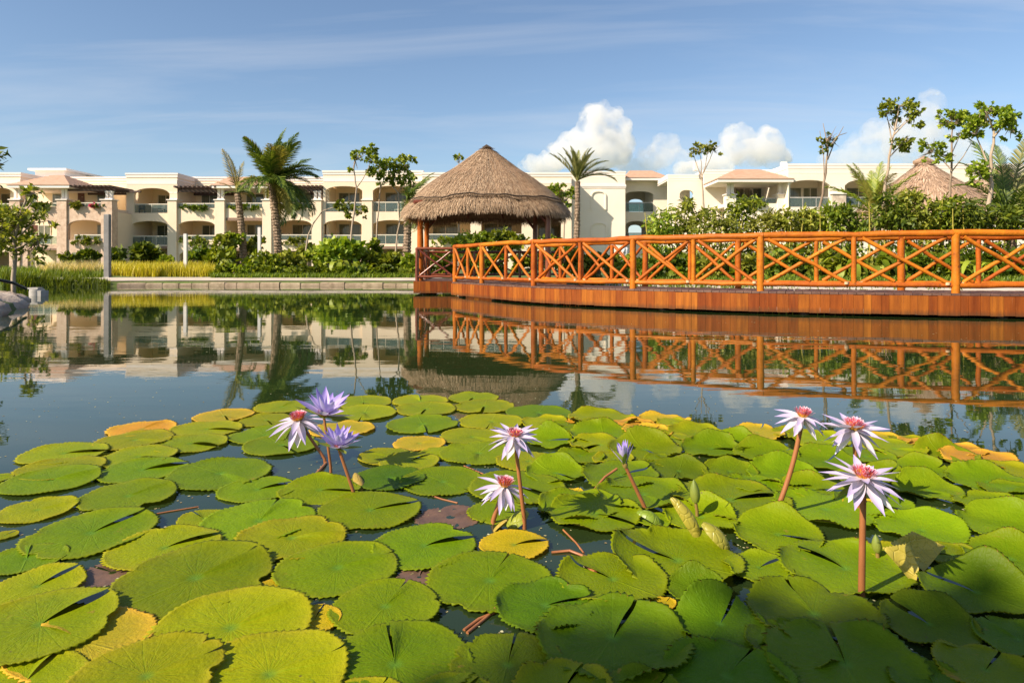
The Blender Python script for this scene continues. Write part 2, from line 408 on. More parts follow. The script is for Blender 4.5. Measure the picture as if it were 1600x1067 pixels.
def pad_mat():
    m, nt, N, L, b, out = nodes_of('lily_pad_leaf')
    uv = N.new('ShaderNodeUVMap')
    sp = N.new('ShaderNodeSeparateXYZ'); L.new(uv.outputs[0], sp.inputs[0])
    th, rr = sp.outputs['X'], sp.outputs['Y']
    oi = N.new('ShaderNodeObjectInfo')
    vec = objcoord(N, L)
    offs = N.new('ShaderNodeVectorMath'); offs.operation = 'ADD'
    cm = N.new('ShaderNodeCombineXYZ')
    L.new(math_n(N, L, 'MULTIPLY', oi.outputs['Random'], 37.0), cm.inputs[2])
    L.new(vec, offs.inputs[0]); L.new(cm.outputs[0], offs.inputs[1])
    v = offs.outputs[0]
    # colour: mottled leaf green, yellowing towards the rim by the amount kept in the colour's alpha
    n1 = noise(N, L, 9, 5, 0.6, v)
    n2 = noise(N, L, 60, 4, 0.6, v)
    base = oi.outputs['Color']
    dark = mixc(N, L, 1.0, base, (0.62, 0.74, 0.6), 'MULTIPLY')
    lite = mixc(N, L, 1.0, base, (1.28, 1.14, 1.1), 'MULTIPLY')
    c = mixc(N, L, n1.outputs['Fac'], dark, lite)
    fine = N.new('ShaderNodeMapRange'); fine.inputs['From Min'].default_value = 0.35; fine.inputs['From Max'].default_value = 0.7
    fine.inputs['To Max'].default_value = 0.35
    L.new(n2.outputs['Fac'], fine.inputs['Value'])
    c = mixc(N, L, fine.outputs[0], c, mixc(N, L, 1.0, c, (0.72, 0.80, 0.6), 'MULTIPLY'))
    # veins: thin pale-green lines fanning from the stalk
    def veins(count, width):
        a = math_n(N, L, 'MULTIPLY', th, count)
        wob = noise(N, L, 6, 2, 0.5, v)
        a = math_n(N, L, 'ADD', a, math_n(N, L, 'MULTIPLY', wob.outputs['Fac'], 0.55))
        fr = math_n(N, L, 'FRACT', a)
        d = math_n(N, L, 'ABSOLUTE', math_n(N, L, 'SUBTRACT', fr, 0.5))
        wid = math_n(N, L, 'DIVIDE', width, math_n(N, L, 'MAXIMUM', rr, 0.06))
        q = N.new('ShaderNodeMapRange'); q.inputs['From Min'].default_value = 0.0
        L.new(wid, q.inputs['From Max']); L.new(d, q.inputs['Value'])
        q.inputs['To Min'].default_value = 1.0; q.inputs['To Max'].default_value = 0.0
        return q.outputs[0]
    va = veins(22.0, 0.045)
    fade = N.new('ShaderNodeMapRange'); fade.inputs['From Min'].default_value = 0.25; fade.inputs['From Max'].default_value = 1.0
    fade.inputs['To Min'].default_value = 0.42; fade.inputs['To Max'].default_value = 0.10
    L.new(rr, fade.inputs['Value'])
    vk = math_n(N, L, 'MULTIPLY', va, fade.outputs[0])
    c = mixc(N, L, vk, c, mixc(N, L, 1.0, base, (0.72, 1.05, 1.25), 'MULTIPLY'))
    ce = N.new('ShaderNodeMapRange'); ce.inputs['From Min'].default_value = 0.02; ce.inputs['From Max'].default_value = 0.13
    ce.inputs['To Min'].default_value = 0.55; ce.inputs['To Max'].default_value = 0.0
    L.new(rr, ce.inputs['Value'])
    c = mixc(N, L, ce.outputs[0], c, (0.12, 0.27, 0.035))
    # the one strong midrib opposite the slit
    md = math_n(N, L, 'MULTIPLY', math_n(N, L, 'ABSOLUTE', math_n(N, L, 'SUBTRACT', th, 0.5)), math_n(N, L, 'MAXIMUM', rr, 0.05))
    mq = N.new('ShaderNodeMapRange'); mq.inputs['From Max'].default_value = 0.0045; mq.inputs['To Min'].default_value = 1.0; mq.inputs['To Max'].default_value = 0.0
    L.new(md, mq.inputs['Value'])
    c = mixc(N, L, math_n(N, L, 'MULTIPLY', mq.outputs[0], 0.35), c, mixc(N, L, 1.0, base, (1.2, 1.25, 1.6), 'MULTIPLY'))
    # brown-edged blotches where a leaf has begun to rot
    n5 = noise(N, L, 11, 4, 0.7, v, 0.6)
    bl = N.new('ShaderNodeMapRange'); bl.inputs['From Min'].default_value = 0.66; bl.inputs['From Max'].default_value = 0.74; bl.inputs['To Max'].default_value = 0.75
    L.new(n5.outputs['Fac'], bl.inputs['Value'])
    c = mixc(N, L, bl.outputs[0], c, (0.26, 0.17, 0.03))
    rim = math_n(N, L, 'POWER', rr, 6.0)
    n3 = noise(N, L, 7, 3, 0.6, v)
    ry = math_n(N, L, 'MULTIPLY', math_n(N, L, 'MULTIPLY', rim, oi.outputs['Alpha']), math_n(N, L, 'MULTIPLY', n3.outputs['Fac'], 1.6))
    rc = N.new('ShaderNodeClamp'); L.new(ry, rc.inputs[0])
    c = mixc(N, L, rc.outputs[0], c, (0.62, 0.36, 0.03))
    # specks and insect holes
    vo = N.new('ShaderNodeTexVoronoi'); vo.inputs['Scale'].default_value = 16
    L.new(v, vo.inputs['Vector'])
    sk = N.new('ShaderNodeMapRange'); sk.inputs['From Min'].default_value = 0.03; sk.inputs['From Max'].default_value = 0.07
    sk.inputs['To Min'].default_value = 0.75; sk.inputs['To Max'].default_value = 0.0
    L.new(vo.outputs['Distance'], sk.inputs['Value'])
    spn = noise(N, L, 5, 2, 0.5, v)
    spk = math_n(N, L, 'MULTIPLY', sk.outputs[0], math_n(N, L, 'GREATER_THAN', spn.outputs['Fac'], 0.57))
    c = mixc(N, L, spk, c, (0.10, 0.07, 0.03))
    g = N.new('ShaderNodeNewGeometry')
    under = mixc(N, L, n1.outputs['Fac'], (0.20, 0.09, 0.03), (0.33, 0.20, 0.05))
    c2 = mixc(N, L, g.outputs['Backfacing'], c, under)
    L.new(c2, b.inputs['Base Color'])
    rg = N.new('ShaderNodeMapRange'); rg.inputs['To Min'].default_value = 0.36; rg.inputs['To Max'].default_value = 0.58
    L.new(n1.outputs['Fac'], rg.inputs['Value']); L.new(rg.outputs[0], b.inputs['Roughness'])
    b.inputs['Specular IOR Level'].default_value = 0.10
    # relief: veins sunk, quilted surface between them
    hq = noise(N, L, 38, 3, 0.6, v)
    pc = N.new('ShaderNodeCombineXYZ'); L.new(math_n(N, L, 'MULTIPLY', th, 46.0), pc.inputs[0]); L.new(math_n(N, L, 'MULTIPLY', rr, 9.0), pc.inputs[1]); L.new(math_n(N, L, 'MULTIPLY', oi.outputs['Random'], 50.0), pc.inputs[2])
    hs = noise(N, L, 1.6, 3, 0.6, pc.outputs[0])
    h = math_n(N, L, 'SUBTRACT', math_n(N, L, 'ADD', hq.outputs['Fac'], math_n(N, L, 'MULTIPLY', hs.outputs['Fac'], 1.1)), math_n(N, L, 'ADD', math_n(N, L, 'MULTIPLY', va, 0.16), math_n(N, L, 'MULTIPLY', mq.outputs[0], -0.5)))
    bump(N, L, h, 0.62, 0.0046, b)
    t = N.new('ShaderNodeBsdfTranslucent')
    L.new(mixc(N, L, 1.0, c, (1.2, 1.2, 0.5), 'MULTIPLY'), t.inputs['Color'])
    mx = N.new('ShaderNodeMixShader'); mx.inputs[0].default_value = 0.18
    L.new(b.outputs[0], mx.inputs[1]); L.new(t.outputs[0], mx.inputs[2])
    L.new(mx.outputs[0], out.inputs['Surface'])
    return m
M['pad'] = pad_mat()

def petal_mat(name, base, tip, back):
    m, nt, N, L, b, out = nodes_of(name)
    uv = N.new('ShaderNodeUVMap')
    sp = N.new('ShaderNodeSeparateXYZ'); L.new(uv.outputs[0], sp.inputs[0])
    q = N.new('ShaderNodeMapRange'); q.inputs['From Min'].default_value = 0.2; q.inputs['From Max'].default_value = 0.95
    L.new(sp.outputs['Y'], q.inputs['Value'])
    c = mixc(N, L, q.outputs[0], base, tip)
    st = N.new('ShaderNodeTexWave'); st.inputs['Scale'].default_value = 3.5; st.inputs['Distortion'].default_value = 1.0
    L.new(uv.outputs[0], st.inputs['Vector'])
    c = mixc(N, L, math_n(N, L, 'MULTIPLY', st.outputs['Fac'], 0.22), c, mixc(N, L, 1.0, c, (0.75, 0.7, 0.9), 'MULTIPLY'))
    g = N.new('ShaderNodeNewGeometry')
    c = mixc(N, L, g.outputs['Backfacing'], c, back)
    L.new(c, b.inputs['Base Color']); b.inputs['Roughness'].default_value = 0.5
    t = N.new('ShaderNodeBsdfTranslucent'); L.new(c, t.inputs['Color'])
    mx = N.new('ShaderNodeMixShader'); mx.inputs[0].default_value = 0.3
    L.new(b.outputs[0], mx.inputs[1]); L.new(t.outputs[0], mx.inputs[2])
    L.new(mx.outputs[0], out.inputs['Surface'])
    return m
M['petal_white'] = petal_mat('white_petal', (0.70, 0.63, 0.70), (0.50, 0.40, 0.70), (0.66, 0.60, 0.66))
M['petal_purple'] = petal_mat('purple_petal', (0.66, 0.56, 0.82), (0.36, 0.25, 0.72), (0.60, 0.52, 0.76))
M['sepal'] = petal_mat('sepal', (0.80, 0.78, 0.66), (0.74, 0.70, 0.74), (0.22, 0.27, 0.05))
M['sepal_green'] = petal_mat('green_sepal', (0.30, 0.34, 0.05), (0.20, 0.26, 0.04), (0.26, 0.33, 0.04))
def stamen_mat():
    m, nt, N, L, b, out = nodes_of('stamens')
    uv = N.new('ShaderNodeUVMap')
    sp = N.new('ShaderNodeSeparateXYZ'); L.new(uv.outputs[0], sp.inputs[0])
    r = ramp(N, [(0.0, (0.80, 0.46, 0.02)), (0.48, (0.78, 0.30, 0.03)), (0.66, (0.62, 0.06, 0.10)), (0.86, (0.68, 0.13, 0.20)), (1.0, (0.88, 0.66, 0.72))])
    L.new(sp.outputs['Y'], r.inputs[0]); L.new(r.outputs[0], b.inputs['Base Color'])
    b.inputs['Roughness'].default_value = 0.6
    return m
M['stamen'] = stamen_mat()

def ground_mat():
    m, nt, N, L, b, out = nodes_of('ground_turf')
    vec = objcoord(N, L)
    n1 = noise(N, L, 0.35, 5, 0.6, vec); n2 = noise(N, L, 6, 5, 0.65, vec)
    r = ramp(N, [(0.35, (0.13, 0.10, 0.05)), (0.55, (0.08, 0.12, 0.02)), (0.8, (0.15, 0.19, 0.03))])
    L.new(math_n(N, L, 'MULTIPLY_ADD', n2.outputs['Fac'], 0.4, math_n(N, L, 'MULTIPLY', n1.outputs['Fac'], 0.65)), r.inputs[0])
    L.new(r.outputs[0], b.inputs['Base Color'])
    b.inputs['Roughness'].default_value = 0.95
    bump(N, L, n2.outputs['Fac'], 0.6, 0.06, b)
    return m
M['ground'] = ground_mat()

# ---------------------------------------------------------------- ground with the pond sunk into it
PC = Vector((0.0, 13.0))
SHORE = [(0, -0.9), (6, -1.2), (12, 1.5), (14.5, 6), (15, 11), (13, 15.6), (9, 16.6), (6, 18.5), (3.6, 22), (2.2, 26), (0, 29.0), (-4, 30.2),
         (-10, 30.4), (-16.5, 30.2), (-19.5, 28.6), (-22.5, 27.6), (-21, 24), (-15, 18.6), (-12.0, 16.6), (-10.2, 14.2), (-8.8, 11.6), (-9.5, 8), (-8.2, 3), (-4.5, -0.2)]
_sa = sorted((math.atan2(y - PC.y, x - PC.x), math.hypot(x - PC.x, y - PC.y)) for x, y in SHORE)
_ang = np.array([a for a, r in _sa]); _rad = np.array([r for a, r in _sa])
_ang = np.concatenate([_ang - 2 * np.pi, _ang, _ang + 2 * np.pi]); _rad = np.tile(_rad, 3)
def shore_r(a):
    r = 0
    for k, w in ((-0.03, .25), (0, .5), (0.03, .25)): r = r + w * np.interp(np.asarray(a) + k, _ang, _rad)
    return r
PROF_S = [-40, -6, -1.6, -0.4, -0.02, 0.10, 0.7, 3, 12, 40, 120, 4000]
PROF_Z = [-1.2, -1.0, -0.7, -0.28, -0.05, 0.12, 0.30, 0.40, 0.46, 0.56, 0.62, 0.62]
def ground_z(x, y):
    a = math.atan2(y - PC.y, x - PC.x)
    s = math.hypot(x - PC.x, y - PC.y) - float(shore_r(a))
    z = float(np.interp(s, PROF_S, PROF_Z))
    return z
def make_ground():
    na = 360
    ss = [-8, -6, -3, -1.6, -0.8, -0.4, -0.15, -0.02, 0.04, 0.10, 0.3, 0.7, 1.5, 3, 6, 12, 22, 40, 70, 120, 300, 900, 4000]
    V, F = [], []
    for s in ss:
        for k in range(na):
            a = 2 * math.pi * k / na - math.pi
            r = max(0.3, float(shore_r(a)) + s)
            z = float(np.interp(s, PROF_S, PROF_Z))
            if 0.05 < s < 120: z += 0.03 * math.sin(r * 1.7 + k * .9) * min(1, s)
            V.append((PC.x + r * math.cos(a), PC.y + r * math.sin(a), z))
    for i in range(len(ss) - 1):
        for k in range(na):
            F.append((i * na + k, i * na + (k + 1) % na, (i + 1) * na + (k + 1) % na, (i + 1) * na + k))
    c = len(V); V.append((PC.x, PC.y, -1.1))
    F2 = [(c, (k + 1) % na, k) for k in range(na)]
    mb = MB(); mb.add(V, [tuple(reversed(f)) for f in F] + [tuple(reversed(f)) for f in F2], True)
    o = mb.build('ground', M['ground'])
    # faces up
    me = o.data
    if me.polygons[5000].normal.z < 0: me.flip_normals()
    tag(o, 'planted ground and bank around the pond', None, None, 'structure')
make_ground()
def make_water():
    na = 180
    V = [(PC.x, PC.y, 0)]
    for k in range(na):
        a = 2 * math.pi * k / na - math.pi
        r = float(shore_r(a)) + 0.06
        V.append((PC.x + r * math.cos(a), PC.y + r * math.sin(a), 0))
    mb = MB(); mb.add(V, [(0, 1 + k, 1 + (k + 1) % na) for k in range(na)])
    tag(mb.build('pond_water', M['water']), 'calm green pond water mirroring the hotel and the bridge', None, None, 'structure')
make_water()
# ---------------------------------------------------------------- hotel wings
def arch_pts(xa, xb, zs, zc, n=12):
    pts = []
    h, r = zc - zs, (xb - xa) / 2
    for i in range(n + 1):
        t = -1 + 2 * i / n
        pts.append((xa + (t + 1) * r, zs + h * math.sqrt(max(0, 1 - 0.93 * t * t)) - h * math.sqrt(0.07) * abs(t) ** 6))
    pts[0] = (xa, zs); pts[-1] = (xb, zs)
    return pts
WALL_T = 0.38
def block(mb, D, xl, xr, bands):
    """front wall sheet at depth D in pixel columns; bands = [(ytop, ybottom, [(x0,x1,yspring,ycrown,ybottom)..])]"""
    for yt, yb, ops in bands:
        zt, zb = Zp(yt, D), Zp(yb, D)
        cur = xl
        for (x0, x1, ys, yc, yo) in sorted(ops):
            if x0 > cur: mb.box(Xp(cur, D), Xp(x0, D), D, D + WALL_T, zb, zt)
            xa, xb_ = Xp(x0, D), Xp(x1, D)
            zs, zc, zo = Zp(ys, D), Zp(yc, D), Zp(yo, D)
            if yc < ys:
                a = arch_pts(xa, xb_, zs, zc)
                for i in range(len(a) - 1):
                    mb.prism([(a[i][0], a[i][1]), (a[i + 1][0], a[i + 1][1]), (a[i + 1][0], zt), (a[i][0], zt)], D, D + WALL_T)
            elif zc < zt - 1e-3:
                mb.box(xa, xb_, D, D + WALL_T, zc, zt)
            if zo > zb + 1e-3: mb.box(xa, xb_, D, D + WALL_T, zb, zo)
            cur = x1
        if cur < xr: mb.box(Xp(cur, D), Xp(xr, D), D, D + WALL_T, zb, zt)

class Wing:
    def __init__(s, name, loc, label, cat):
        s.root = empty(name, loc, label, cat); s.loc = Vector(loc)
        s.cf = 1.0
    def part(s, mb, name, mat, parent=None):
        o = mb.build(name, mat)
        o.location = -s.loc if parent is None else (0, 0, 0)
        o.parent = parent or s.root
        return o
    def window(s, D, x0, x1, y0, y1, panes=2):
        """sliding door or window standing proud of a back wall whose face is at depth D"""
        xa, xb, zt, zb = Xp(x0, D), Xp(x1, D), Zp(y0, D), Zp(y1, D)
        f = MB(); t = 0.07
        ya, yb = D - 0.07, D - 0.003
        f.box(xa, xa + t, ya, yb, zb, zt); f.box(xb - t, xb, ya, yb, zb, zt)
        f.box(xa + t, xb - t, ya, yb, zt - t, zt); f.box(xa + t, xb - t, ya, yb, zb, zb + t)
        for k in range(1, panes):
            xm = xa + (xb - xa) * k / panes
            f.box(xm - t / 2, xm + t / 2, ya, yb, zb + t, zt - t)
        w = s.part(f, 'window', M['frame'])
        for k in range(panes):
            g = MB(); p0 = xa + (xb - xa) * k / panes + (t if k == 0 else t / 2); p1 = xa + (xb - xa) * (k + 1) / panes - (t if k == panes - 1 else t / 2)
            g.box(p0, p1, D - 0.045, D - 0.02, zb + t, zt - t)
            s.part(g, 'pane', M['curtain_pane'] if random.random() < 0.7 else M['pane'], w)
    def door(s, D, x0, x1, y0, y1):
        xa, xb, zt, zb = Xp(x0, D), Xp(x1, D), Zp(y0, D), Zp(y1, D)
        g = MB(); g.box(xa, xb, D - 0.06, D - 0.003, zb, zt)
        for k in (0.1, 0.55):
            g.box(xa + .12, xb - .12, D - 0.075, D - 0.06, zb + (zt - zb) * k, zb + (zt - zb) * (k + .36))
        d = s.part(g, 'door', M['door_wood'])
        h = MB(); h.tube([(xb - .1, D - .13, zb + 1.0), (xb - .22, D - .13, zb + 1.0)], .02, 6); h.tube([(xb - .1, D - .06, zb + 1), (xb - .1, D - .13, zb + 1)], .015, 6)
        s.part(h, 'handle', M['frame'], d)
    def railing(s, D, x0, x1, ytop, ybot, dark=False):
        xa, xb, zt, zb = Xp(x0, D), Xp(x1, D), Zp(ytop, D), Zp(ybot, D)
        r = MB(); r.box(xa, xb, D, D + 0.07, zt - 0.10, zt)
        n = max(1, round((xb - xa) / 1.5))
        for k in range(n + 1):
            xm = xa + .03 + (xb - xa - .06) * k / n
            r.box(xm - .02, xm + .02, D + .01, D + .05, zb, zt - .10)
        o = s.part(r, 'railing', M['frame'] if not dark else M['concrete'])
        for k in range(n):
            g = MB(); g.box(xa + .05 + (xb - xa - .06) * k / n, xa + (xb - xa - .06) * (k + 1) / n - .02, D + .022, D + .034, zb + .03, zt - .12)
            s.part(g, 'glass_panel', M['glass'], o)
    def columns(s, D, xs, ytop, ybot, w=0.30):
        for x in xs:
            c = MB(); xm = Xp(x, D)
            c.box(xm - w / 2, xm + w / 2, D + .05, D + .05 + w, Zp(ybot, D), Zp(ytop, D))
            c.box(xm - w / 2 - .05, xm + w / 2 + .05, D, D + .10 + w, Zp(ybot, D), Zp(ybot, D) + .12)
            c.box(xm - w / 2 - .05, xm + w / 2 + .05, D, D + .10 + w, Zp(ytop, D) - .14, Zp(ytop, D))
            s.part(c, 'column', M['trim'])
    def pergola(s, D, x0, x1, ytop, ybot, back, n=11):
        b = MB(); xa, xb = Xp(x0, D), Xp(x1, D); zt, zb = Zp(ytop, D), Zp(ybot, D)
        zm = zb + (zt - zb) * .45
        b.box(xa, xb, D + .1, D + .32, zb, zm)
        p = s.part(b, 'pergola', M['dark_wood'])
        b = MB(); b.box(xa, xb, back - .35, back - .15, zb, zm); s.part(b, 'beam', M['dark_wood'], p)
        for k in range(n):
            r = MB(); xm = xa + .12 + (xb - xa - .24) * k / (n - 1)
            r.add([(xm - .09, D - .75, zm + .12), (xm + .09, D - .75, zm + .12), (xm + .09, back - .02, zm), (xm - .09, back - .02, zm),
                   (xm - .09, D - .75, zt), (xm + .09, D - .75, zt), (xm + .09, back - .02, zt), (xm - .09, back - .02, zt)],
                  ((0, 3, 2, 1), (4, 5, 6, 7), (0, 1, 5, 4), (1, 2, 6, 5), (2, 3, 7, 6), (3, 0, 4, 7)))
            s.part(r, 'rafter', M['dark_wood'], p)
    def hip_roof(s, D, x0, x1, yeave, yapex, back, xap=None, ridge=0.8):
        """hipped tile roof: eave line at depth D, running back to depth back"""
        xa, xb = Xp(x0, D), Xp(x1, D); ze = Zp(yeave, D); mid = (D + back) / 2
        za = Zp(yapex, mid)
        xm = Xp(xap, mid) if xap else (xa + xb) / 2
        e = MB()
        e.box(xa, xb, D, back, ze - .26, ze)
        ev = s.part(e, 'roof', M['trim'])
        rows = 9
        t = MB()
        corners = [(xa - .06, D - .06), (xb + .06, D - .06), (xb + .06, back), (xa - .06, back)]
        tops = [(xm - ridge, mid), (xm + ridge, mid), (xm + ridge, mid), (xm - ridge, mid)]
        for side in range(4):
            c0, c1 = corners[side], corners[(side + 1) % 4]; t0, t1 = tops[side], tops[(side + 1) % 4]
            for r in range(rows):
                f0, f1 = r / rows, (r + 1) / rows + .012
                L = lambda a, b_, f: (a[0] + (b_[0] - a[0]) * f, a[1] + (b_[1] - a[1]) * f)
                z0 = ze + .004 + (za - ze) * f0; z1 = ze + .004 + (za - ze) * min(1, f1)
                a0, a1 = L(c0, t0, f0), L(c1, t1, f0); b0, b1 = L(c0, t0, min(1, f1)), L(c1, t1, min(1, f1))
                t.add([(*a0, z0 + .07), (*a1, z0 + .07), (*b1, z1 + .01), (*b0, z1 + .01), (*a0, z0), (*a1, z0)], ((0, 1, 2, 3), (4, 5, 1, 0)))
        s.part(t, 'tile_course', M['tile'], ev)
    def cornice(s, mb, D, x0, x1, ytop, depth=4.0, h=0.62):
        xa, xb = Xp(x0, D), Xp(x1, D); zt = Zp(ytop, D)
        k = s.cf
        mb.box(xa - .10 * k, xb + .10 * k, D - .10 * k, D + depth, zt - .16, zt + .02)
        mb.box(xa - .05 * k, xb + .05 * k, D - .05 * k, D + depth - .01, zt - .42, zt - .163)
        mb.box(xa - .03 * k, xb + .03 * k, D - .03 * k, D + depth - .02, zt - h - .10, zt - h)

def build_left_wing():
    W = Wing('hotel_building', (Xp(430, 74), 74, 0.5), 'cream hotel wing with arched balconies and pergolas left of the thatched gazebo', 'building')
    st, tr, sn = MB(), MB(), MB()
    D = 71.5; G0 = 426
    # A far left block
    block(st, D, -150, 32, [(270, 338, [(-120, -62, 302, 293, 333), (-38, 22, 302, 293, 333)]), (338, 388, [(-120, -62, 352, 345, 383), (-38, 20, 352, 345, 383)]), (388, G0, [(-120, -62, 394, 394, G0), (-38, 20, 394, 394, G0)])])
    W.cornice(tr, D, -150, 32, 270, 4.1)
    st.box(Xp(32, D) - WALL_T, Xp(32, D) - .002, D + WALL_T + .001, D + 4.09, Zp(G0, D), Zp(270, D) - .4)
    # C block
    block(st, D, 197.5, 277, [(271, 338, [(209, 265, 302.5, 294, 333)]), (338, 388, [(205, 263, 352, 345.5, 383)]), (388, G0, [(205, 263, 388.6, 388.6, G0)])])
    W.cornice(tr, D, 197.5, 277, 271, 4.1)
    st.box(Xp(277, D) - WALL_T, Xp(277, D) - .002, D + WALL_T + .001, D + 4.09, Zp(335, D), Zp(271, D) - .4)
    # D-F terraces
    block(st, D, 277, 505, [(325.5, 338, []), (338, 388, [(278.5, 336, 351.5, 345, 375), (352, 411, 345, 345, 381), (436, 488, 351.5, 344, 375)]),
                            (388, G0, [(280, 336, 398, 391, G0), (352, 411, 392, 392, G0), (436, 488, 399, 392, G0)])])
    # G block
    block(st, D, 505, 660, [(267, 338, [(508.5, 566, 298, 291, 331), (582.5, 641, 298, 290.5, 331)]), (338, 388, [(505.5, 565, 351, 344, 381), (582, 641, 351, 344, 381)]),
                            (388, G0, [(508, 562, 390, 390, G0), (584, 640, 389, 389, G0)])])
    W.cornice(tr, D, 505, 660, 267, 4.1)
    # H block behind the gazebo, a step forward
    DH = 69.5
    block(st, DH, 660, 893, [(270, 338, [(672, 735, 298, 291, 326), (752, 815, 298, 291, 326), (832, 880, 298, 291, 326)]), (338, 388, [(668, 735, 347, 345, 375), (752, 815, 347, 345, 375), (838, 877, 348, 346, 373)]), (388, G0, [(672, 735, 392, 392, G0)])])
    W.cornice(tr, DH, 660, 893, 270, 6.1)
    st.box(Xp(893, DH) - WALL_T, Xp(893, DH) - .002, DH + WALL_T + .001, DH + 6, Zp(G0, DH), Zp(270, DH) - .4)
    # B stone clad pavilion
    DB = 68.0
    block(sn, DB, 16, 176, [(323, 338, []), (338, 388, [(43, 90, 351.5, 344, 382), (106, 160, 351.5, 344, 375)]), (388, G0, [(43, 90, 391, 391, G0), (106, 160, 403, 395, G0)])])
    for a, b in ((16, 32), (90, 105), (159, 176)):
        sn.box(Xp(a, DB), Xp(b, DB), DB, DB + .8, Zp(323, DB) + .001, Zp(313, DB))
        sn.box(Xp(a, DB) - .004, Xp(b, DB) + .004, DB - .14, DB - .001, Zp(G0, DB), Zp(313, DB))
        tr.box(Xp(a, DB) - .10, Xp(b, DB) + .10, DB - .24, DB + .9, Zp(313, DB) + .001, Zp(311.6, DB))
    sn.box(Xp(176, DB) - .5, Xp(176, DB) - .002, DB + WALL_T + .001, DB + .9, Zp(G0, DB), Zp(323, DB) - .01)
    st.box(Xp(176, DB) - .5, Xp(176, DB) - .005, DB + .901, D + 4, Zp(G0, DB), Zp(331, DB))
    for k in range(2):                                             # floor slabs of the pavilion
        z = Zp((325, 383)[k], DB)
        st.box(Xp(16, DB) + .2, Xp(176, DB) - .52, DB + WALL_T + .002, 72.2, z - .3, z)
    # piers with caps on the terraces
    for a, b in ((263.5, 277.5), (337, 352), (411, 425), (488, 503), (566.5, 582)):
        st.box(Xp(a, D), Xp(b, D), D - .25, D - .002, Zp(G0, D), Zp(313.5, D))
        st.box(Xp(a, D) + .004, Xp(b, D) - .004, D + .001 + (WALL_T if a > 560 or a < 270 else 0), D + .8, Zp(325.5, D) + .002, Zp(313.5, D))
        tr.box(Xp(a, D) - .10, Xp(b, D) + .10, D - .35, D + .9, Zp(313.5, D) + .001, Zp(312, D)) if 270 < (a + b) / 2 < 560 else tr.box(Xp(a, D) - .10, Xp(b, D) + .10, D - .35, D - .003, Zp(313.5, D) + .001, Zp(312, D))
    # core: back wall of the balconies, floors
    DC = 75.6
    core = MB()
    core.box(Xp(-160, DC), Xp(900, DC), DC, DC + 9, 0.2, Zp(277, DC) - .25)
    W.cornice(tr, DC, -100, 505, 277, 9.0)
    core.box(Xp(16, 72.2), Xp(168, 72.2), 72.2, DC - .001, 0.2, Zp(291, 72))     # back wall of the stone pavilion
    for z in (Zp(332.5, D), Zp(383, D)):
        core.box(Xp(-150, D), Xp(16, D) , D + WALL_T + .002, DC - .002, z - .28, z)
        core.box(Xp(197.5, D) + .1, Xp(660, D), D + WALL_T + .002, DC - .002, z - .28, z)
        core.box(Xp(661, DH), Xp(892, DH), DH + WALL_T + .002, DC - .002, z - .28, z)
    for a, b in ((-150, 31), (198, 276), (505.5, 659)):
        core.box(Xp(a, D) + .05, Xp(b, D) - .4, D + WALL_T + .002, DC - .002, Zp(287.5, D), Zp(284, D))
    core.box(Xp(661, DH), Xp(892, DH) - .4, DH + WALL_T + .002, DC - .002, Zp(288, DH), Zp(284, DH))
    for x, yt in ((-50, 288), (204, 288), (270.5, 288), (344.5, 326), (418, 326), (496, 326), (507, 288), (574, 288), (650, 288), (743, 288), (823, 288)):
        d0 = DH if x > 660 else D
        core.box(Xp(x, d0) - .16, Xp(x, d0) + .16, d0 + WALL_T + .81, DC - .004, 0.3, Zp(yt, d0) - .05)
    
    for a, b_, yt, d in ((-150, 32, 270, D), (197.5, 277, 271, D), (505, 660, 267, D), (660, 893, 270, DH)):
        tr.box(Xp(a, d) + .02, Xp(b_, d) - .02, d - .022, d - .002, Zp(yt + 17, d), Zp(yt, d) - .73)
    W.part(st, 'wall', M['stucco']); W.part(core, 'wall', M['stucco_bounce_lit']); W.part(sn, 'stone_wall', M['stone']); W.part(tr, 'cornice', M['trim'])
    # roof box over the stair
    rb = MB(); d = 79
    rb.box(Xp(55, d), Xp(101, d), d, d + 4, Zp(285, d), Zp(267, d)); rb.box(Xp(48, d), Xp(101, d) + .5, d - .5, d + 9, Zp(267, d), Zp(264, d))
    W.part(rb, 'stair_tower', M['trim'])
    # roofs and pergolas
    W.hip_roof(67.2, 11, 108, 289.5, 274, 75.5, 92, 0.5)
    W.hip_roof(70.8, 330, 432, 290, 277, 75.5, 380, 1.5)
    W.pergola(DB, 100, 178, 290.5, 298.5, 72.15, 12)
    W.pergola(D, 276, 342, 291.5, 300, DC - .1, 10)
    W.pergola(D, 430, 505, 290.5, 298.5, DC - .1, 12)
    bm_ = MB(); bm_.box(Xp(160, DB) , Xp(200, DB), DB + 2.2, DB + 2.45, Zp(297, DB), Zp(294.5, DB)); W.part(bm_, 'pergola_beam', M['dark_wood'])
    W.columns(DB, (23, 29), 293.2, 311.6, .26); W.columns(DB, (97.5, 102.5), 293.2, 311.6, .26); W.columns(DB, (166.5, 172.5), 298.6, 311.6, .26)
    W.columns(D - .02, (267.5, 274), 300.1, 312, .27); W.columns(D, (341.5, 347), 293.8, 312, .27); W.columns(D, (415.5, 421), 293.8, 312, .27); W.columns(D, (492.5, 499), 298.6, 312, .27)
    # lintels of brown timber above the flat openings
    lm_ = plain('brown_lintel', (0.26, 0.16, 0.11), None, 2, 0.7)
    for a, b, y0, y1, d in ((352, 411, 340.5, 345, D), (205, 263, 384.5, 388.5, D), (584, 640, 385, 389, D), (43, 90, 388, 391, DB), (352, 411, 388.2, 392, D), (508, 562, 386.5, 390, D)):
        ln = MB(); ln.box(Xp(a, d), Xp(b, d), d - .06, d - .003, Zp(y1, d), Zp(y0, d)); W.part(ln, 'lintel', lm_)
    # balcony railings
    rl = W.railing
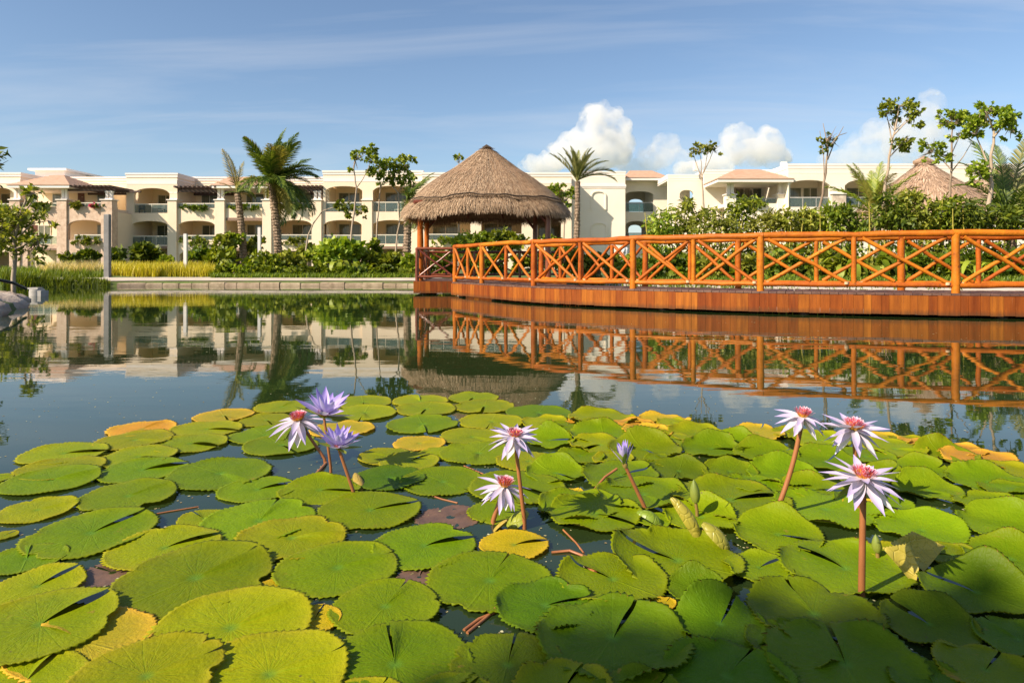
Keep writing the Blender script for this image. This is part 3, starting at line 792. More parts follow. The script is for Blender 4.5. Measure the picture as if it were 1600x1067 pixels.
    for a, b, y0, y1, d in ((-120, -62, 318, 333, D), (-38, 16, 318, 333, D), (-38, 16, 367, 383, D), (32, 90, 317, 323, DB), (107, 159, 316.5, 323, DB), (45, 90, 368, 382, DB), (116, 160, 366.5, 375, DB),
                         (210, 264, 318.5, 333, D), (206, 263, 368.5, 383, D), (278, 337, 317.5, 325, D), (353, 411, 317, 325, D), (426, 488, 316.5, 325, D), (280, 336, 367.5, 375, D), (353, 411, 367.5, 381, D),
                         (437, 488, 366.5, 375, D), (509, 566, 316, 331, D), (506, 565, 367, 381, D), (583, 641, 315.5, 331, D), (583, 641, 366.5, 381, D), (668, 735, 365.5, 375, DH), (752, 815, 365.5, 375, DH), (672, 735, 312, 326, DH), (752, 815, 312, 326, DH)):
        rl(d + .1, a, b, y0, y1)
    # windows and doors on the back walls
    B2 = 72.2
    for (x0, x1, y0, y1, n, d) in ((2, 16, 303, 332, 1, DC), (-30, -8, 303, 332, 2, DC), (-20, 8, 351, 383, 2, DC), (82, 97, 302.5, 323, 1, B2), (152, 166, 303, 323, 1, B2), (40, 58, 303, 323, 1, B2), (60, 80, 352, 382, 2, B2), (152, 160, 351, 380, 1, B2),
                            (247, 272, 305, 332, 2, DC), (245.5, 270, 352, 383, 2, DC), (315, 341, 303, 325, 2, DC), (316, 340, 352, 383, 2, DC), (385, 413, 303, 325, 2, DC), (386, 412, 351, 383, 2, DC),
                            (457, 490, 302, 325, 2, DC), (457, 489, 351, 383, 2, DC), (529, 562, 301.5, 331, 2, DC), (529.5, 564, 350, 383, 2, DC), (602, 636, 301, 331, 2, DC), (603, 640, 350, 383, 2, DC),
                            (676, 716, 349, 383, 2, DC), (690, 730, 302, 332, 2, DC), (756, 800, 349, 383, 2, DC), (760, 805, 302, 332, 2, DC), (841, 876, 348, 383, 2, DC), (838, 872, 302, 331, 2, DC),
                            (355, 400, 396, 420, 2, DC), (520, 556, 394, 420, 2, DC), (596, 636, 394, 420, 2, DC), (220, 256, 394, 420, 2, DC)):
        W.window(d, x0, x1, y0, y1, n)
    for (x0, x1, y0, y1, d) in ((122, 132, 301, 323, B2), (50, 60, 352, 382, B2), (290, 298, 351, 383, DC), (435, 441, 300, 325, DC), (510, 515, 300, 331, DC), (510.5, 516, 350, 383, DC), (745, 752, 350, 383, DC)):
        W.door(d, x0, x1, y0, y1)
    for x, d in ((503.6, D), (581.9, D), (351.6, D), (658, D)):                # rain pipes beside the piers
        pp = MB(); pp.tube([(Xp(x, d) + .05, d - .06, .4), (Xp(x, d) + .05, d - .06, Zp(313, d))], .045, 6); W.part(pp, 'downpipe', M['stucco'])
    return W
LW = build_left_wing()
def balcony_chair(label, x, D, zfloor, rot, mat):
    c = Vector((Xp(x, D), D, zfloor)); r = empty('balcony_chair', c, label, 'chair', 'chairs on the hotel balconies'); r.rotation_euler = (0, 0, rot)
    s = MB(); s.box(-.28, .28, -.28, .28, .40, .46); s.build('seat', mat, r)
    b = MB(); b.add([(-.28, .24, .46), (.28, .24, .46), (.28, .30, .46), (-.28, .30, .46), (-.28, .38, .98), (.28, .38, .98), (.28, .43, .98), (-.28, .43, .98)], ((0, 3, 2, 1), (4, 5, 6, 7), (0, 1, 5, 4), (1, 2, 6, 5), (2, 3, 7, 6), (3, 0, 4, 7))); b.build('backrest', mat, r)
    for sx in (-.24, .24):
        for sy in (-.24, .24): l = MB(); l.box(sx - .025, sx + .025, sy - .025, sy + .025, 0, .40); l.build('leg', mat, r)
M['rattan'] = plain('dark_rattan', (0.09, 0.055, 0.04), None, 20, .7)
for x, D_, y, rot, mm, lab in ((600, 72.6, 332.5, .5, 'trim', 'white chair on the upper balcony beside the gazebo, left of a pair'), (622, 72.8, 332.5, -.5, 'trim', 'white chair on the upper balcony beside the gazebo, right of a pair'), (222, 72.6, 332.5, .4, 'rattan', 'dark chair on the upper balcony of the first cream arch'), (250, 73, 332.5, -.6, 'trim', 'white chair on the upper balcony of the first cream arch'),
                         (225, 72.7, 383, .5, 'rattan', 'dark chair on the lower balcony of the first cream arch'), (520, 72.8, 383, .3, 'rattan', 'dark chair on the lower balcony under the forked tree'), (545, 72.9, 332.5, -.4, 'rattan', 'dark chair on the upper balcony under the forked tree'), (598, 72.8, 383, .3, 'rattan', 'dark chair on the lower balcony beside the gazebo'), (395, 72.7, 383, .2, 'rattan', 'dark chair on the lower balcony between the palms')):
    balcony_chair(lab, x, D_, Zp(y, 71.5), rot, M[mm])

def build_right_wing():
    W = Wing('hotel_building', (Xp(1180, 66), 66, 0.5), 'whiter hotel wing with a tiled pavilion roof behind the bamboo hedge', 'building')
    st, tr = MB(), MB(); G0 = 428; W.cf = .45
    DI = 72.5
    block(st, DI, 893, 977, [(268, G0, [])])
    st.box(Xp(893, DI), Xp(977, DI) - .01, DI + WALL_T + .001, DI + 7.5, Zp(G0, DI), Zp(268, DI) - .3)
    W.cornice(tr, DI, 893, 977, 268, 7.6, .55)
    tr.box(Xp(893, DI), Xp(977, DI) + .08, DI - .10, DI - .002, Zp(292, DI), Zp(288.5, DI)); tr.box(Xp(893, DI), Xp(977, DI) + .05, DI - .06, DI - .001, Zp(294, DI), Zp(292.1, DI))
    # blind arches: thin raised surrounds
    for a, b, ys, yc, yb in ((925, 945, 305, 300, 328), (925, 947, 355, 349.5, 392)):
        pa = arch_pts(Xp(a, DI), Xp(b, DI), Zp(ys, DI), Zp(yc, DI)); pb = arch_pts(Xp(a, DI) - .14, Xp(b, DI) + .14, Zp(ys, DI), Zp(yc, DI) + .14)
        for i in range(len(pa) - 1):
            st.prism([pa[i], pa[i + 1], pb[i + 1], pb[i]], DI - .12, DI - .001)
        st.box(Xp(a, DI) - .14, Xp(a, DI), DI - .12, DI - .001, Zp(yb, DI), Zp(ys, DI) - .002); st.box(Xp(b, DI), Xp(b, DI) + .14, DI - .12, DI - .001, Zp(yb, DI), Zp(ys, DI) - .002)
    # open passage bay with a small hipped roof
    DJ = 75
    block(st, DJ, 976, 1046, [(281, 338, [(977, 1021, 304, 299, 331)]), (338, G0, [(977, 1012, 352, 345.5, 374)])])
    DK = 80
    block(st, DK, 976, 1046, [(283, 338, [(982, 1006, 317, 311, 332)]), (338, G0, [(982, 1003, 357, 351.5, 374)])])
    st.box(Xp(1021, DJ) + .02, Xp(1021, DJ) + .4, DJ + WALL_T + .001, DK - .001, Zp(G0, DJ), Zp(284, DJ))
    for y in (331, 374): st.box(Xp(977, DJ), Xp(1021, DJ), DJ + WALL_T + .001, DK - .001, Zp(y, DJ) - .3, Zp(y, DJ))
    W.hip_roof(73.6, 977.5, 1046, 278, 267, 80, 1001, 1.2)
    W.railing(DJ + .1, 977, 1021, 316, 331, True); W.railing(DK - .2, 982, 1008, 318, 331, True); W.railing(DK - .2, 982, 1004, 364, 374, True)
    # white walls
    DL = 69
    block(st, DL, 1044, 1115, [(273, 338, [(1062, 1084, 303, 297, 319)]), (338, G0, [])])
    st.box(Xp(1060, DL), Xp(1086, DL), DL + 2, DL + 2.2, Zp(330, DL), Zp(290, DL))
    W.cornice(tr, DL, 1044, 1115, 273, 5, .5)
    DW = 67.5
    block(st, DW, 1100, 1235, [(266, 338, [(1146, 1226, 284, 284, 314)]), (338, G0, [])])
    W.cornice(tr, DW, 1100, 1235, 266, 6, .5)
    st.box(Xp(1140, DW), Xp(1232, DW), DW + 2.6, DW + 2.9, Zp(340, DW), Zp(280, DW))
    st.box(Xp(1140, DW), Xp(1146, DW), DW + WALL_T + .002, DW + 2.6, Zp(340, DW), Zp(280, DW))
    # pavilion
    DM = 64
    block(st, DM, 1134, 1232, [(318, G0, [])])
    for a, b in ((1134, 1149), (1214, 1231.5)):
        st.box(Xp(a, DM), Xp(b, DM), DM - .2, DM - .001, Zp(G0, DM), Zp(305, DM)); st.box(Xp(a, DM), Xp(b, DM), DM, DM + .7, Zp(318, DM) + .001, Zp(305, DM))
        tr.box(Xp(a, DM) - .1, Xp(b, DM) + .1, DM - .3, DM + .8, Zp(305, DM) + .001, Zp(303.5, DM))
    st.box(Xp(1134, DM), Xp(1232, DM), DM + WALL_T + .001, DW - .001, Zp(318, DM) - .3, Zp(318, DM))
    W.columns(DM, (1139, 1144.5), 284.4, 303.5, .3); W.columns(DM, (1219.5, 1225), 284.4, 303.5, .3)
    W.hip_roof(62.8, 1122, 1240, 280, 265, DW - .1, 1168, 1.0)
    W.railing(DM + .1, 1150, 1214, 309.5, 318, True)
    # tall arcaded block
    DN = 63
    block(st, DN, 1231.5, 1700, [(256.5, 338, [(1232.5, 1297, 290, 281.5, 323.5), (1320, 1386, 290, 281, 323.5), (1412, 1476, 290, 281, 323.5), (1502, 1566, 290, 281, 323.5)]), (338, G0, [(1240, 1297, 352, 346, 378), (1320, 1386, 352, 346, 378)])])
    st.box(Xp(1231.5, DN) + .01, Xp(1231.5, DN) + .35, DN + WALL_T + .001, DN + 6, Zp(G0, DN), Zp(256.5, DN) - .3)
    W.cornice(tr, DN, 1231.5, 1700, 256.5, 6.1, .75)
    st.box(Xp(1231.5, DN) + .36, Xp(1700, DN), DN + 3.6, DN + 6, 0.3, Zp(256.5, DN) - .4)
    for y in (324.5, 379): st.box(Xp(1233, DN) + .3, Xp(1699, DN), DN + WALL_T + .002, DN + 3.598, Zp(y, DN) - .3, Zp(y, DN))
    st.box(Xp(1233, DN) + .3, Xp(1699, DN), DN + WALL_T + .002, DN + 3.598, Zp(276.5, DN), Zp(275, DN))
    for x in (1309, 1399, 1489): st.box(Xp(x, DN) - .2, Xp(x, DN) + .2, DN + WALL_T + .003, DN + 3.597, .4, Zp(277, DN))
    for a, b in ((1298, 1319),):
        sn = MB(); sn.box(Xp(a, DN), Xp(b, DN), DN - .35, DN - .002, Zp(G0, DN), Zp(304.2, DN)); W.part(sn, 'stone_pier', plain('pale_rubble_stone', (0.78, 0.66, 0.52), (0.42, 0.32, 0.24), 2.2, .9, .5, 5, .04))
        tr.box(Xp(a, DN) - .1, Xp(b, DN) + .1, DN - .45, DN - .003, Zp(304.2, DN) + .001, Zp(302.3, DN))
    W.part(st, 'wall', M['stucco_white']); W.part(tr, 'cornice', M['trim'])
    DB = DN + 3.6
    W.window(DB, 1233, 1252, 293.5, 324, 1); W.window(DB, 1254, 1277, 293.5, 324, 2); W.window(DB, 1322, 1360, 293.5, 324, 2); W.window(DB, 1330, 1366, 352, 378, 2); W.window(DB, 1240, 1278, 352, 378, 2)
    W.window(DW + 2.6, 1148, 1190, 294, 318, 3); W.door(DW + 2.6, 1203, 1208, 292, 318)
    W.railing(DN + .1, 1233, 1297, 308, 323.5, True); W.railing(DN + .1, 1320, 1386, 308, 323.5, True); W.railing(DN + .1, 1412, 1476, 308, 323.5, True)
    # roof vents
    v = MB()
    for x, w in ((1222, .5), (1085, .35)): v.box(Xp(x, 68), Xp(x, 68) + w, 68, 68.5, Zp(266, 68), Zp(253, 68))
    W.part(v, 'roof_vent', M['trim'])
build_right_wing()

# ---------------------------------------------------------------- bridge
DECK_Z, RAIL_Z, LOW_Z = 0.42, 1.45, 0.55
POSTS = [(-1.67, 20.0), (-0.81, 18.4), (0.51, 16.0), (2.50, 14.1), (4.63, 12.72), (7.59, 11.68), (10.4, 11.2), (13.3, 11.1), (16.4, 11.3)]
def spline(pts, per):
    out = []
    P_ = [Vector((*p, 0)) for p in pts]; n = len(P_)
    for i in range(n - 1):
        p0, p1, p2, p3 = P_[max(0, i - 1)], P_[i], P_[i + 1], P_[min(n - 1, i + 2)]
        for k in range(per):
            t = k / per
            out.append(0.5 * ((2 * p1) + (p2 - p0) * t + (2 * p0 - 5 * p1 + 4 * p2 - p3) * t * t + (3 * p1 - p0 - 3 * p2 + p3) * t ** 3))
    out.append(P_[-1]); return out
def resample(pts, step):
    acc = [0.0]
    for a, b in zip(pts, pts[1:]): acc.append(acc[-1] + (b - a).length)
    n = int(acc[-1] / step); res = []
    for i in range(n + 1):
        s = i * step
        k = max(j for j in range(len(acc)) if acc[j] <= s + 1e-9); k = min(k, len(pts) - 2)
        t = (s - acc[k]) / max(1e-9, acc[k + 1] - acc[k]); res.append(pts[k].lerp(pts[k + 1], t))
    return res
NEAR = spline(POSTS, 24)
BW = 1.35
def offset(pts, w):
    o = []
    for i, p in enumerate(pts):
        t = (pts[min(i + 1, len(pts) - 1)] - pts[max(0, i - 1)]).normalized()
        o.append(p + Vector((-t.y, t.x, 0)) * w)
    return o
def log_pts(a, b, wob=0.012, n=6, sag=0):
    a, b = Vector(a), Vector(b); r = []
    for i in range(n + 1):
        t = i / n; p = a.lerp(b, t); e = math.sin(math.pi * t) ** .5
        p += Vector((random.uniform(-wob, wob), random.uniform(-wob, wob), random.uniform(-wob, wob))) * e
        r.append(p)
    return r
def log(name, a, b, r, mat, parent, wob=0.012, n=6, taper=0.9, sides=8):
    pts = log_pts(a, b, wob, n)
    mb = MB(); mb.tube(pts, [r * (1 + (taper - 1) * i / n) * random.uniform(.94, 1.06) for i in range(n + 1)], sides)
    return mb.build(name, mat, parent)
def joined(name, items, mat, parent):
    mb = MB()
    for a, b, r in items: mb.tube(log_pts(a, b, .012, 5), [r * random.uniform(.94, 1.06) for _ in range(6)], 8)
    return mb.build(name, mat, parent)

bridge = empty('footbridge', (0, 0, 0), 'curved orange log footbridge with crossed railings leading to the thatched gazebo', 'bridge')
def railing_run(posts, mat, root, rail_z, low_z, deck_z, first=0, main_r=0.068, topr=0.060, tips=True):
    """log railing along plan points: main post at each, slimmer post midway, crossed braces in each half bay"""
    n = len(posts)
    for i, p in enumerate(posts):
        log('post', (p.x, p.y, deck_z - .05), (p.x, p.y, rail_z - .02), main_r, mat, root, .006, 4, .95, 10)
        if i == n - 1: break
        q = posts[i + 1]; mid = (p + q) / 2
        d = (q - p).normalized()
        log('top_rail', (p.x - d.x * .06, p.y - d.y * .06, rail_z), (q.x + d.x * .06, q.y + d.y * .06, rail_z + random.uniform(-.006, .006)), topr, mat, root, .016, 8, .93, 10)
        log('bottom_rail', (p.x, p.y, low_z), (q.x, q.y, low_z), .046, mat, root, .012, 7, .95)
        log('post', (mid.x, mid.y, low_z - .02), (mid.x, mid.y, rail_z - .05), .047, mat, root, .008, 4, .95)
        nrm = Vector((-d.y, d.x, 0))
        for a, b in ((p, mid), (mid, q)):
            e = (b - a) * .08
            o1, o2 = nrm * .028, nrm * -.028
            z0, z1 = low_z + .04, rail_z - .07
            a0, b0 = a + e, b - e
            log('brace', (a0.x + o1.x, a0.y + o1.y, z0), (b0.x + o1.x, b0.y + o1.y, z1), .038, mat, root, .014, 5, .85)
            log('brace', (a0.x + o2.x, a0.y + o2.y, z1), (b0.x + o2.x, b0.y + o2.y, z0), .038, mat, root, .014, 5, .85)
            if tips:
                for c in ((a0.x + o1.x, a0.y + o1.y, z0), (b0.x + o2.x, b0.y + o2.y, z0)):
                    t = MB(); t.tube([(c[0], c[1], c[2] - .035), (c[0], c[1], c[2] + .012)], [.040, .046], 7); t.build('cut_end', M['cut'], root)
near_posts = [Vector((*p, 0)) for p in POSTS]
FAR = offset(NEAR, BW)
far_posts = [FAR[min(len(FAR) - 1, i * 24 + off)] for i, off in zip(range(len(POSTS)), (6, 8, 2, -4, -6, -4, -4, -4, 0))]
railing_run(near_posts, M['log'], bridge, RAIL_Z, LOW_Z, DECK_Z)
railing_run(far_posts[1:], M['log'], bridge, RAIL_Z - .02, LOW_Z, DECK_Z, tips=False)
# deck boards across
line = resample(NEAR, 0.145)
outl = offset(line, -.10); inl = offset(line, BW + .10)
for i in range(len(line) - 1):
    g = .004; dz = random.uniform(-.003, .003)
    a0, a1 = outl[i].lerp(outl[i + 1], g / .14), outl[i].lerp(outl[i + 1], 1 - g / .14)
    b0, b1 = inl[i].lerp(inl[i + 1], g / .1), inl[i].lerp(inl[i + 1], 1 - g / .1)
    mb = MB(); z1, z0 = DECK_Z + dz, DECK_Z - .04
    v = [(*a0.xy, z0), (*a1.xy, z0), (*b1.xy, z0), (*b0.xy, z0), (*a0.xy, z1), (*a1.xy, z1), (*b1.xy, z1), (*b0.xy, z1)]
    mb.add(v, ((0, 3, 2, 1), (4, 5, 6, 7), (0, 1, 5, 4), (1, 2, 6, 5), (2, 3, 7, 6), (3, 0, 4, 7)))
    mb.build('deck_board', M['deck'], bridge)
# fascia of upright planks, near and far side; straight runs between the panel breaks as in the photograph
def fascia(path, name, mat, gaps=()):
    pts = resample(path, .02); i = 1; n = len(pts)
    while i < n - 6:
        w = min(random.choice((6, 7, 8, 9, 10)), n - 1 - i)
        p, q = pts[i], pts[i + w]; d = (q - p).normalized(); nrm = Vector((-d.y, d.x, 0)); q = q - d * .004
        o = nrm * random.uniform(-.004, .004); p, q = p + o, q + o
        zt, zb = DECK_Z - .045 + random.uniform(-.004, .004), 0.045 + random.uniform(-.006, .006)
        mb = MB(); n2 = nrm * .022
        v = [(*p.xy, zb), (*q.xy, zb), (*(q + n2).xy, zb), (*(p + n2).xy, zb), (*p.xy, zt), (*q.xy, zt), (*(q + n2).xy, zt), (*(p + n2).xy, zt)]
        mb.add(v, ((0, 3, 2, 1), (4, 5, 6, 7), (0, 1, 5, 4), (1, 2, 6, 5), (2, 3, 7, 6), (3, 0, 4, 7)))
        mb.build(name, mat, bridge)
        i += w
        if any(abs((pts[i] - g).length) < .10 for g in gaps): i += 3
GAPS = [NEAR[k] for k in (12, 46, 70, 94, 122)]
fascia(offset(NEAR, -.13), 'fascia_plank', M['plank'], GAPS)
fascia(offset(NEAR, BW + .10), 'fascia_plank', M['plank'])
# dark bearers and piles underneath
be = MB()
for off in (0.0, BW):
    L_ = offset(NEAR, off)
    for i in range(0, len(L_) - 12, 12):
        a, b = L_[i], L_[i + 12]; be.tube([(*a.xy, .30), (*b.xy, .30)], .07, 6)
for i in range(6, len(NEAR), 24):
    for off in (.1, BW - .1):
        p = offset(NEAR, off)[i]; be.tube([(*p.xy, -.9), (*p.xy, .36)], .10, 8)
be.build('bearer', M['dark_wood'], bridge)

# ---------------------------------------------------------------- thatched gazebo on its platform
GC = Vector((-1.05, 23.55, 0)); GROT = math.radians(3.0)
gz = empty('thatched_gazebo', GC, 'square gazebo with a shaggy palm thatch roof on a wooden pond platform', 'gazebo')
gz.rotation_euler = (0, 0, GROT)
GM = Matrix.Rotation(-GROT, 3, 'Z')
PZ = 0.42
def gl(x, y): 
    v = GM @ (Vector((x, y, 0)) - GC); return v.x, v.y
for (x, y) in ((-2.92, 21.75), (1.15, 21.75), (-3.18, 25.5), (0.86, 25.5)):
    lx, ly = gl(x, y)
    log('post', (lx, ly, PZ - .05), (lx, ly, 2.95), .10 if x > -3 and x < 0 else .095, M['log_dark'] if x > -2.95 and x != -2.92 else M['log'], gz, .008, 6, .92, 12)
    log('post_brace', (lx * .99, ly * .99, 2.25), (lx * .70, ly, 2.95), .05, M['log_dark'], gz, .01, 4)
def sq(u, n=3.6):
    c, s = math.cos(u), math.sin(u)
    k = (abs(c) ** n + abs(s) ** n) ** (-1 / n)
    return c * k, s * k
PROF = [(0.0, 4.95), (0.10, 4.93), (0.30, 4.82), (0.7, 4.52), (1.15, 4.18), (1.6, 3.86), (2.0, 3.57), (2.35, 3.27), (2.56, 3.05), (2.57, 3.02), (2.74, 2.85), (2.84, 2.70), (2.88, 2.58)]
nu = 128
V, Fc = [], []
rr = np.random.default_rng(3)
ph = rr.uniform(0, 6.28, 6)
def thatch_off(u, r):
    return .035 * math.sin(7 * u + ph[0]) * r / 2.8 + .03 * math.sin(13 * u + ph[1] + r * 2) * r / 2.8 + .02 * math.sin(29 * u + ph[2])
def roof_pt(u, r, z, corner=True):
    a, b = sq(u, 3.0 if r > 1.5 else 2.4)
    k = r * .965 + thatch_off(u, r) * .5
    zz = z + thatch_off(u + 1, r) * .6 + .05 * min(1, r / 2.5)
    if corner: zz -= 0.16 * max(0, (abs(math.sin(2 * u)) - .35)) * (r / 2.86) ** 6
    return (a * k + .17, b * k, zz)
for r, z in PROF:
    for k in range(nu):
        V.append(roof_pt(2 * math.pi * k / nu, r, z))
np_ = len(PROF)
UND = [(2.76, 2.54), (2.68, 2.70), (2.4, 2.95), (1.4, 3.75), (.2, 4.7)]
for r, z in UND:
    for k in range(nu): V.append(roof_pt(2 * math.pi * k / nu, r, z))
for i in range(np_ + len(UND) - 1):
    for k in range(nu):
        Fc.append((i * nu + k, (i + 1) * nu + k, (i + 1) * nu + (k + 1) % nu, i * nu + (k + 1) % nu))
me = mesh_np('roof', V, [tuple(reversed(f)) for f in Fc], True)
roof = link(me, 'roof', M['thatch'], gz)
def strands(name, parent, n, prof, spots, length, width, rng, lift=.03, mat=None):
    """short straws lying on the thatch, tips a little lifted and ragged"""
    Vs, Fs = [], []
    pr = np.array(prof)
    area = pr[:, 0]
    for _ in range(n):
        u = rng.uniform(0, 2 * math.pi)
        while True:
            t = rng.uniform(0, len(prof) - 1.001); i = int(t); f = t - i
            r = pr[i, 0] * (1 - f) + pr[i + 1, 0] * f
            if rng.uniform() < (r + .25) / 3.0: break
        z = pr[i, 1] * (1 - f) + pr[i + 1, 1] * f
        dr, dz = pr[i + 1] - pr[i]; q = math.hypot(dr, dz); dr /= q; dz /= q
        L = length * rng.uniform(.5, 1.3); w = width * rng.uniform(.6, 1.4)
        du = rng.normal(0, .09) * L / max(.5, r)
        p0 = Vector(roof_pt(u, r, z)); p1 = Vector(roof_pt(u + du, r + dr * L, z + dz * L))
        out = Vector((p0.x, p0.y, 0)); out = out.normalized() if out.length > 1e-4 else Vector((1, 0, 0))
        nrm = (out * (-dz) + Vector((0, 0, 1)) * dr)
        side = (p1 - p0).cross(nrm).normalized() * w
        l0, l1 = rng.uniform(.002, .012), rng.uniform(.008, lift)
        b = len(Vs)
        Vs += [p0 - side + nrm * l0, p0 + side + nrm * l0, p1 + side * .4 + nrm * l1, p1 - side * .4 + nrm * l1]
        Fs.append((b, b + 1, b + 2, b + 3))
    return link(mesh_np(name, Vs, Fs), name, mat or M['straw'], parent)
rg = np.random.default_rng(11)
tag(strands('thatch', roof, 26000, PROF[:10], None, .20, .006, rg, .032), None, None, None, 'stuff')
tag(strands('thatch_fringe', roof, 17000, [(2.50, 3.02), (2.58, 3.0), (2.74, 2.86), (2.86, 2.72), (2.90, 2.61)], None, .21, .006, rg, .05), None, None, None, 'stuff')
# hanging inner fringe
Vs, Fs = [], []
for _ in range(4500):
    u = rg.uniform(0, 6.283); r = rg.uniform(2.62, 2.86); L = rg.uniform(.06, .2)
    p = Vector(roof_pt(u, r, 2.63)); q = p + Vector((rg.normal(0, .03), rg.normal(0, .03), -L))
    s_ = Vector((-math.sin(u), math.cos(u), 0)) * .008
    b = len(Vs); Vs += [p - s_, p + s_, q + s_ * .3, q - s_ * .3]; Fs.append((b, b + 1, b + 2, b + 3))
tag(link(mesh_np('hanging_straw', Vs, Fs), 'hanging_straw', M['straw'], roof), None, None, None, 'stuff')
rope = MB(); pts = []
for k in range(nu + 1):
    u = 2 * math.pi * k / nu; x, y, z = roof_pt(u, 2.60, 3.06); pts.append((x, y, z + .012 * math.sin(9 * u)))
rope.tube(pts, .018, 6, cap=False); rope.build('rope', M['rope'], roof)
cap_ = MB(); cap_.tube([(.04, 0, 4.94), (.17, 0, 4.99), (.33, .02, 4.94)], [.05, .09, .05], 8); cap_.build('ridge_cap', M['rope'], roof)
rf = MB()
for k in range(12):
    u = 2 * math.pi * (k + .5) / 12; a, b = sq(u, 3.0); rf.tube([(a * 2.55 + .17, b * 2.55, 2.72), (a * .1 + .17, b * .1, 4.6)], .04, 6)
for (a, b) in (((-2.1, -2), (2.1, -2)), ((2.1, -2), (2.1, 2)), ((2.1, 2), (-2.1, 2)), ((-2.1, 2), (-2.1, -2))):
    rf.tube([(*a, 2.9), (*b, 2.9)], .07, 8)
rf.build('roof_frame', M['log_dark'], gz)
# platform
plat = empty('platform', (0, 0, 0)); plat.parent = gz
x0, y0 = gl(-3.0, 21.0); x1 = 2.6; y1 = 2.9
x = x0
while x < x1:
    w = .145; mb = MB(); mb.box(x, x + w - .006, y0, y1, PZ - .04, PZ + random.uniform(-.003, .003)); mb.build('deck_board', M['deck'], plat); x += w
x = x0
while x < x1:
    w = random.choice((.14, .16, .19)); mb = MB(); o = random.uniform(-.004, .004)
    mb.box(x, x + w - .004, y0 - .03 + o, y0 - .005 + o, .05, PZ - .004); mb.build('fascia_plank', M['plank'], plat); x += w
y = y0
while y < y1:
    w = random.choice((.14, .16, .19)); mb = MB(); mb.box(x0 - .03, x0 - .005, y, y + w - .004, .05, PZ - .004); mb.build('fascia_plank', M['plank'], plat); y += w
pl = MB()
for a in (x0 + .3, 0, x1 - .3):
    for b in (y0 + .3, 0, y1 - .3): pl.tube([(a, b, -.9), (a, b, PZ - .05)], .1, 8)
pl.build('pile', M['dark_wood'], plat)
# dark railings of the platform: front left, left side, back
fr = [Vector((*gl(-2.93, 21.05), 0)), Vector((*gl(-1.76, 21.02), 0))]
def simple_rail(a, b, root, mat, rz=1.42):
    lz = .56
    for p in (a, b): log('rail_post', (p.x, p.y, PZ - .02), (p.x, p.y, rz + .02), .055, mat, root, .006, 4)
    log('top_rail', (a.x, a.y, rz), (b.x, b.y, rz), .05, mat, root, .012, 6)
    log('bottom_rail', (a.x, a.y, lz), (b.x, b.y, lz), .042, mat, root, .01, 6)
    d = (b - a); n_ = Vector((-d.y, d.x, 0)).normalized() * .025; e = d * .07
    log('brace', (a + e + n_).to_tuple()[:2] + (lz + .03,), (b - e + n_).to_tuple()[:2] + (rz - .05,), .034, mat, root, .01, 5)
    log('brace', (a + e - n_).to_tuple()[:2] + (rz - .05,), (b - e - n_).to_tuple()[:2] + (lz + .03,), .034, mat, root, .01, 5)
simple_rail(fr[0], fr[1], gz, M['log_dark'])
for k in range(3): simple_rail(Vector((x0 + .08, y0 + .12 + k * 1.7, 0)), Vector((x0 + .08, y0 + .12 + (k + 1) * 1.7, 0)), gz, M['log_dark'])
for k in range(3): simple_rail(Vector((x0 + .08 + k * 1.75, y1 - .1, 0)), Vector((x0 + .08 + (k + 1) * 1.75, y1 - .1, 0)), gz, M['log_dark'])
# ---------------------------------------------------------------- foliage helpers
def leaf_quads(pos, dirs, length, width, rng, fold=.25):
    n = len(pos)
    d = dirs / np.maximum(1e-6, np.linalg.norm(dirs, axis=1, keepdims=True))
    r = rng.normal(size=(n, 3)); r[:, 2] += 0.8
    s = np.cross(d, r); s /= np.maximum(1e-6, np.linalg.norm(s, axis=1, keepdims=True))
    u = np.cross(s, d)
    L = length[:, None]; w = width[:, None]
    a = pos; c = pos + d * L - u * L * .12
    m = pos + d * L * .45
    b = m + s * w + u * w * fold; e = m - s * w + u * w * fold
    V = np.stack([a, b, c, e], 1).reshape(-1, 3)
    i = np.arange(n)[:, None] * 4
    F = np.concatenate([i + np.array([[0, 1, 2]]), i + np.array([[0, 2, 3]])], 1).reshape(-1, 3)
    return V, F
def blob_points(blobs, n, rng, clump=9, spread=.22, shell=.45):
    """points gathered in clumps through a set of ellipsoids (centre, radii)"""
    vol = np.array([b[1][0] * b[1][1] * b[1][2] for b in blobs]) ** .7
    vol /= vol.sum()
    k = max(3, n // clump)
    bi = rng.choice(len(blobs), k, p=vol)
    c = np.array([b[0] for b in blobs])[bi]; r = np.array([b[1] for b in blobs])[bi]
    d = rng.normal(size=(k, 3)); d /= np.linalg.norm(d, axis=1, keepdims=True)
    q = rng.uniform(shell, 1.0, (k, 1)) ** .6
    cc = c + d * r * q
    ci = rng.integers(0, k, n)
    j = rng.normal(size=(n, 3)) * spread * r[ci].min(1, keepdims=True) 
    return cc[ci] + j, d[ci]
def foliage(name, mat, parent, blobs, n, size, rng, aspect=.36, droop=.2, clump=9, spread=.22, shell=.45, up=.25):
    p, o = blob_points(blobs, n, rng, clump, spread, shell)
    d = o * .7 + rng.normal(size=(n, 3)) * .75; d[:, 2] += up - droop
    L = size * rng.uniform(.6, 1.3, n)
    V, F = leaf_quads(p, d, L, L * aspect * rng.uniform(.8, 1.2, n), rng)
    return link(mesh_np(name, V, F), name, mat, parent)

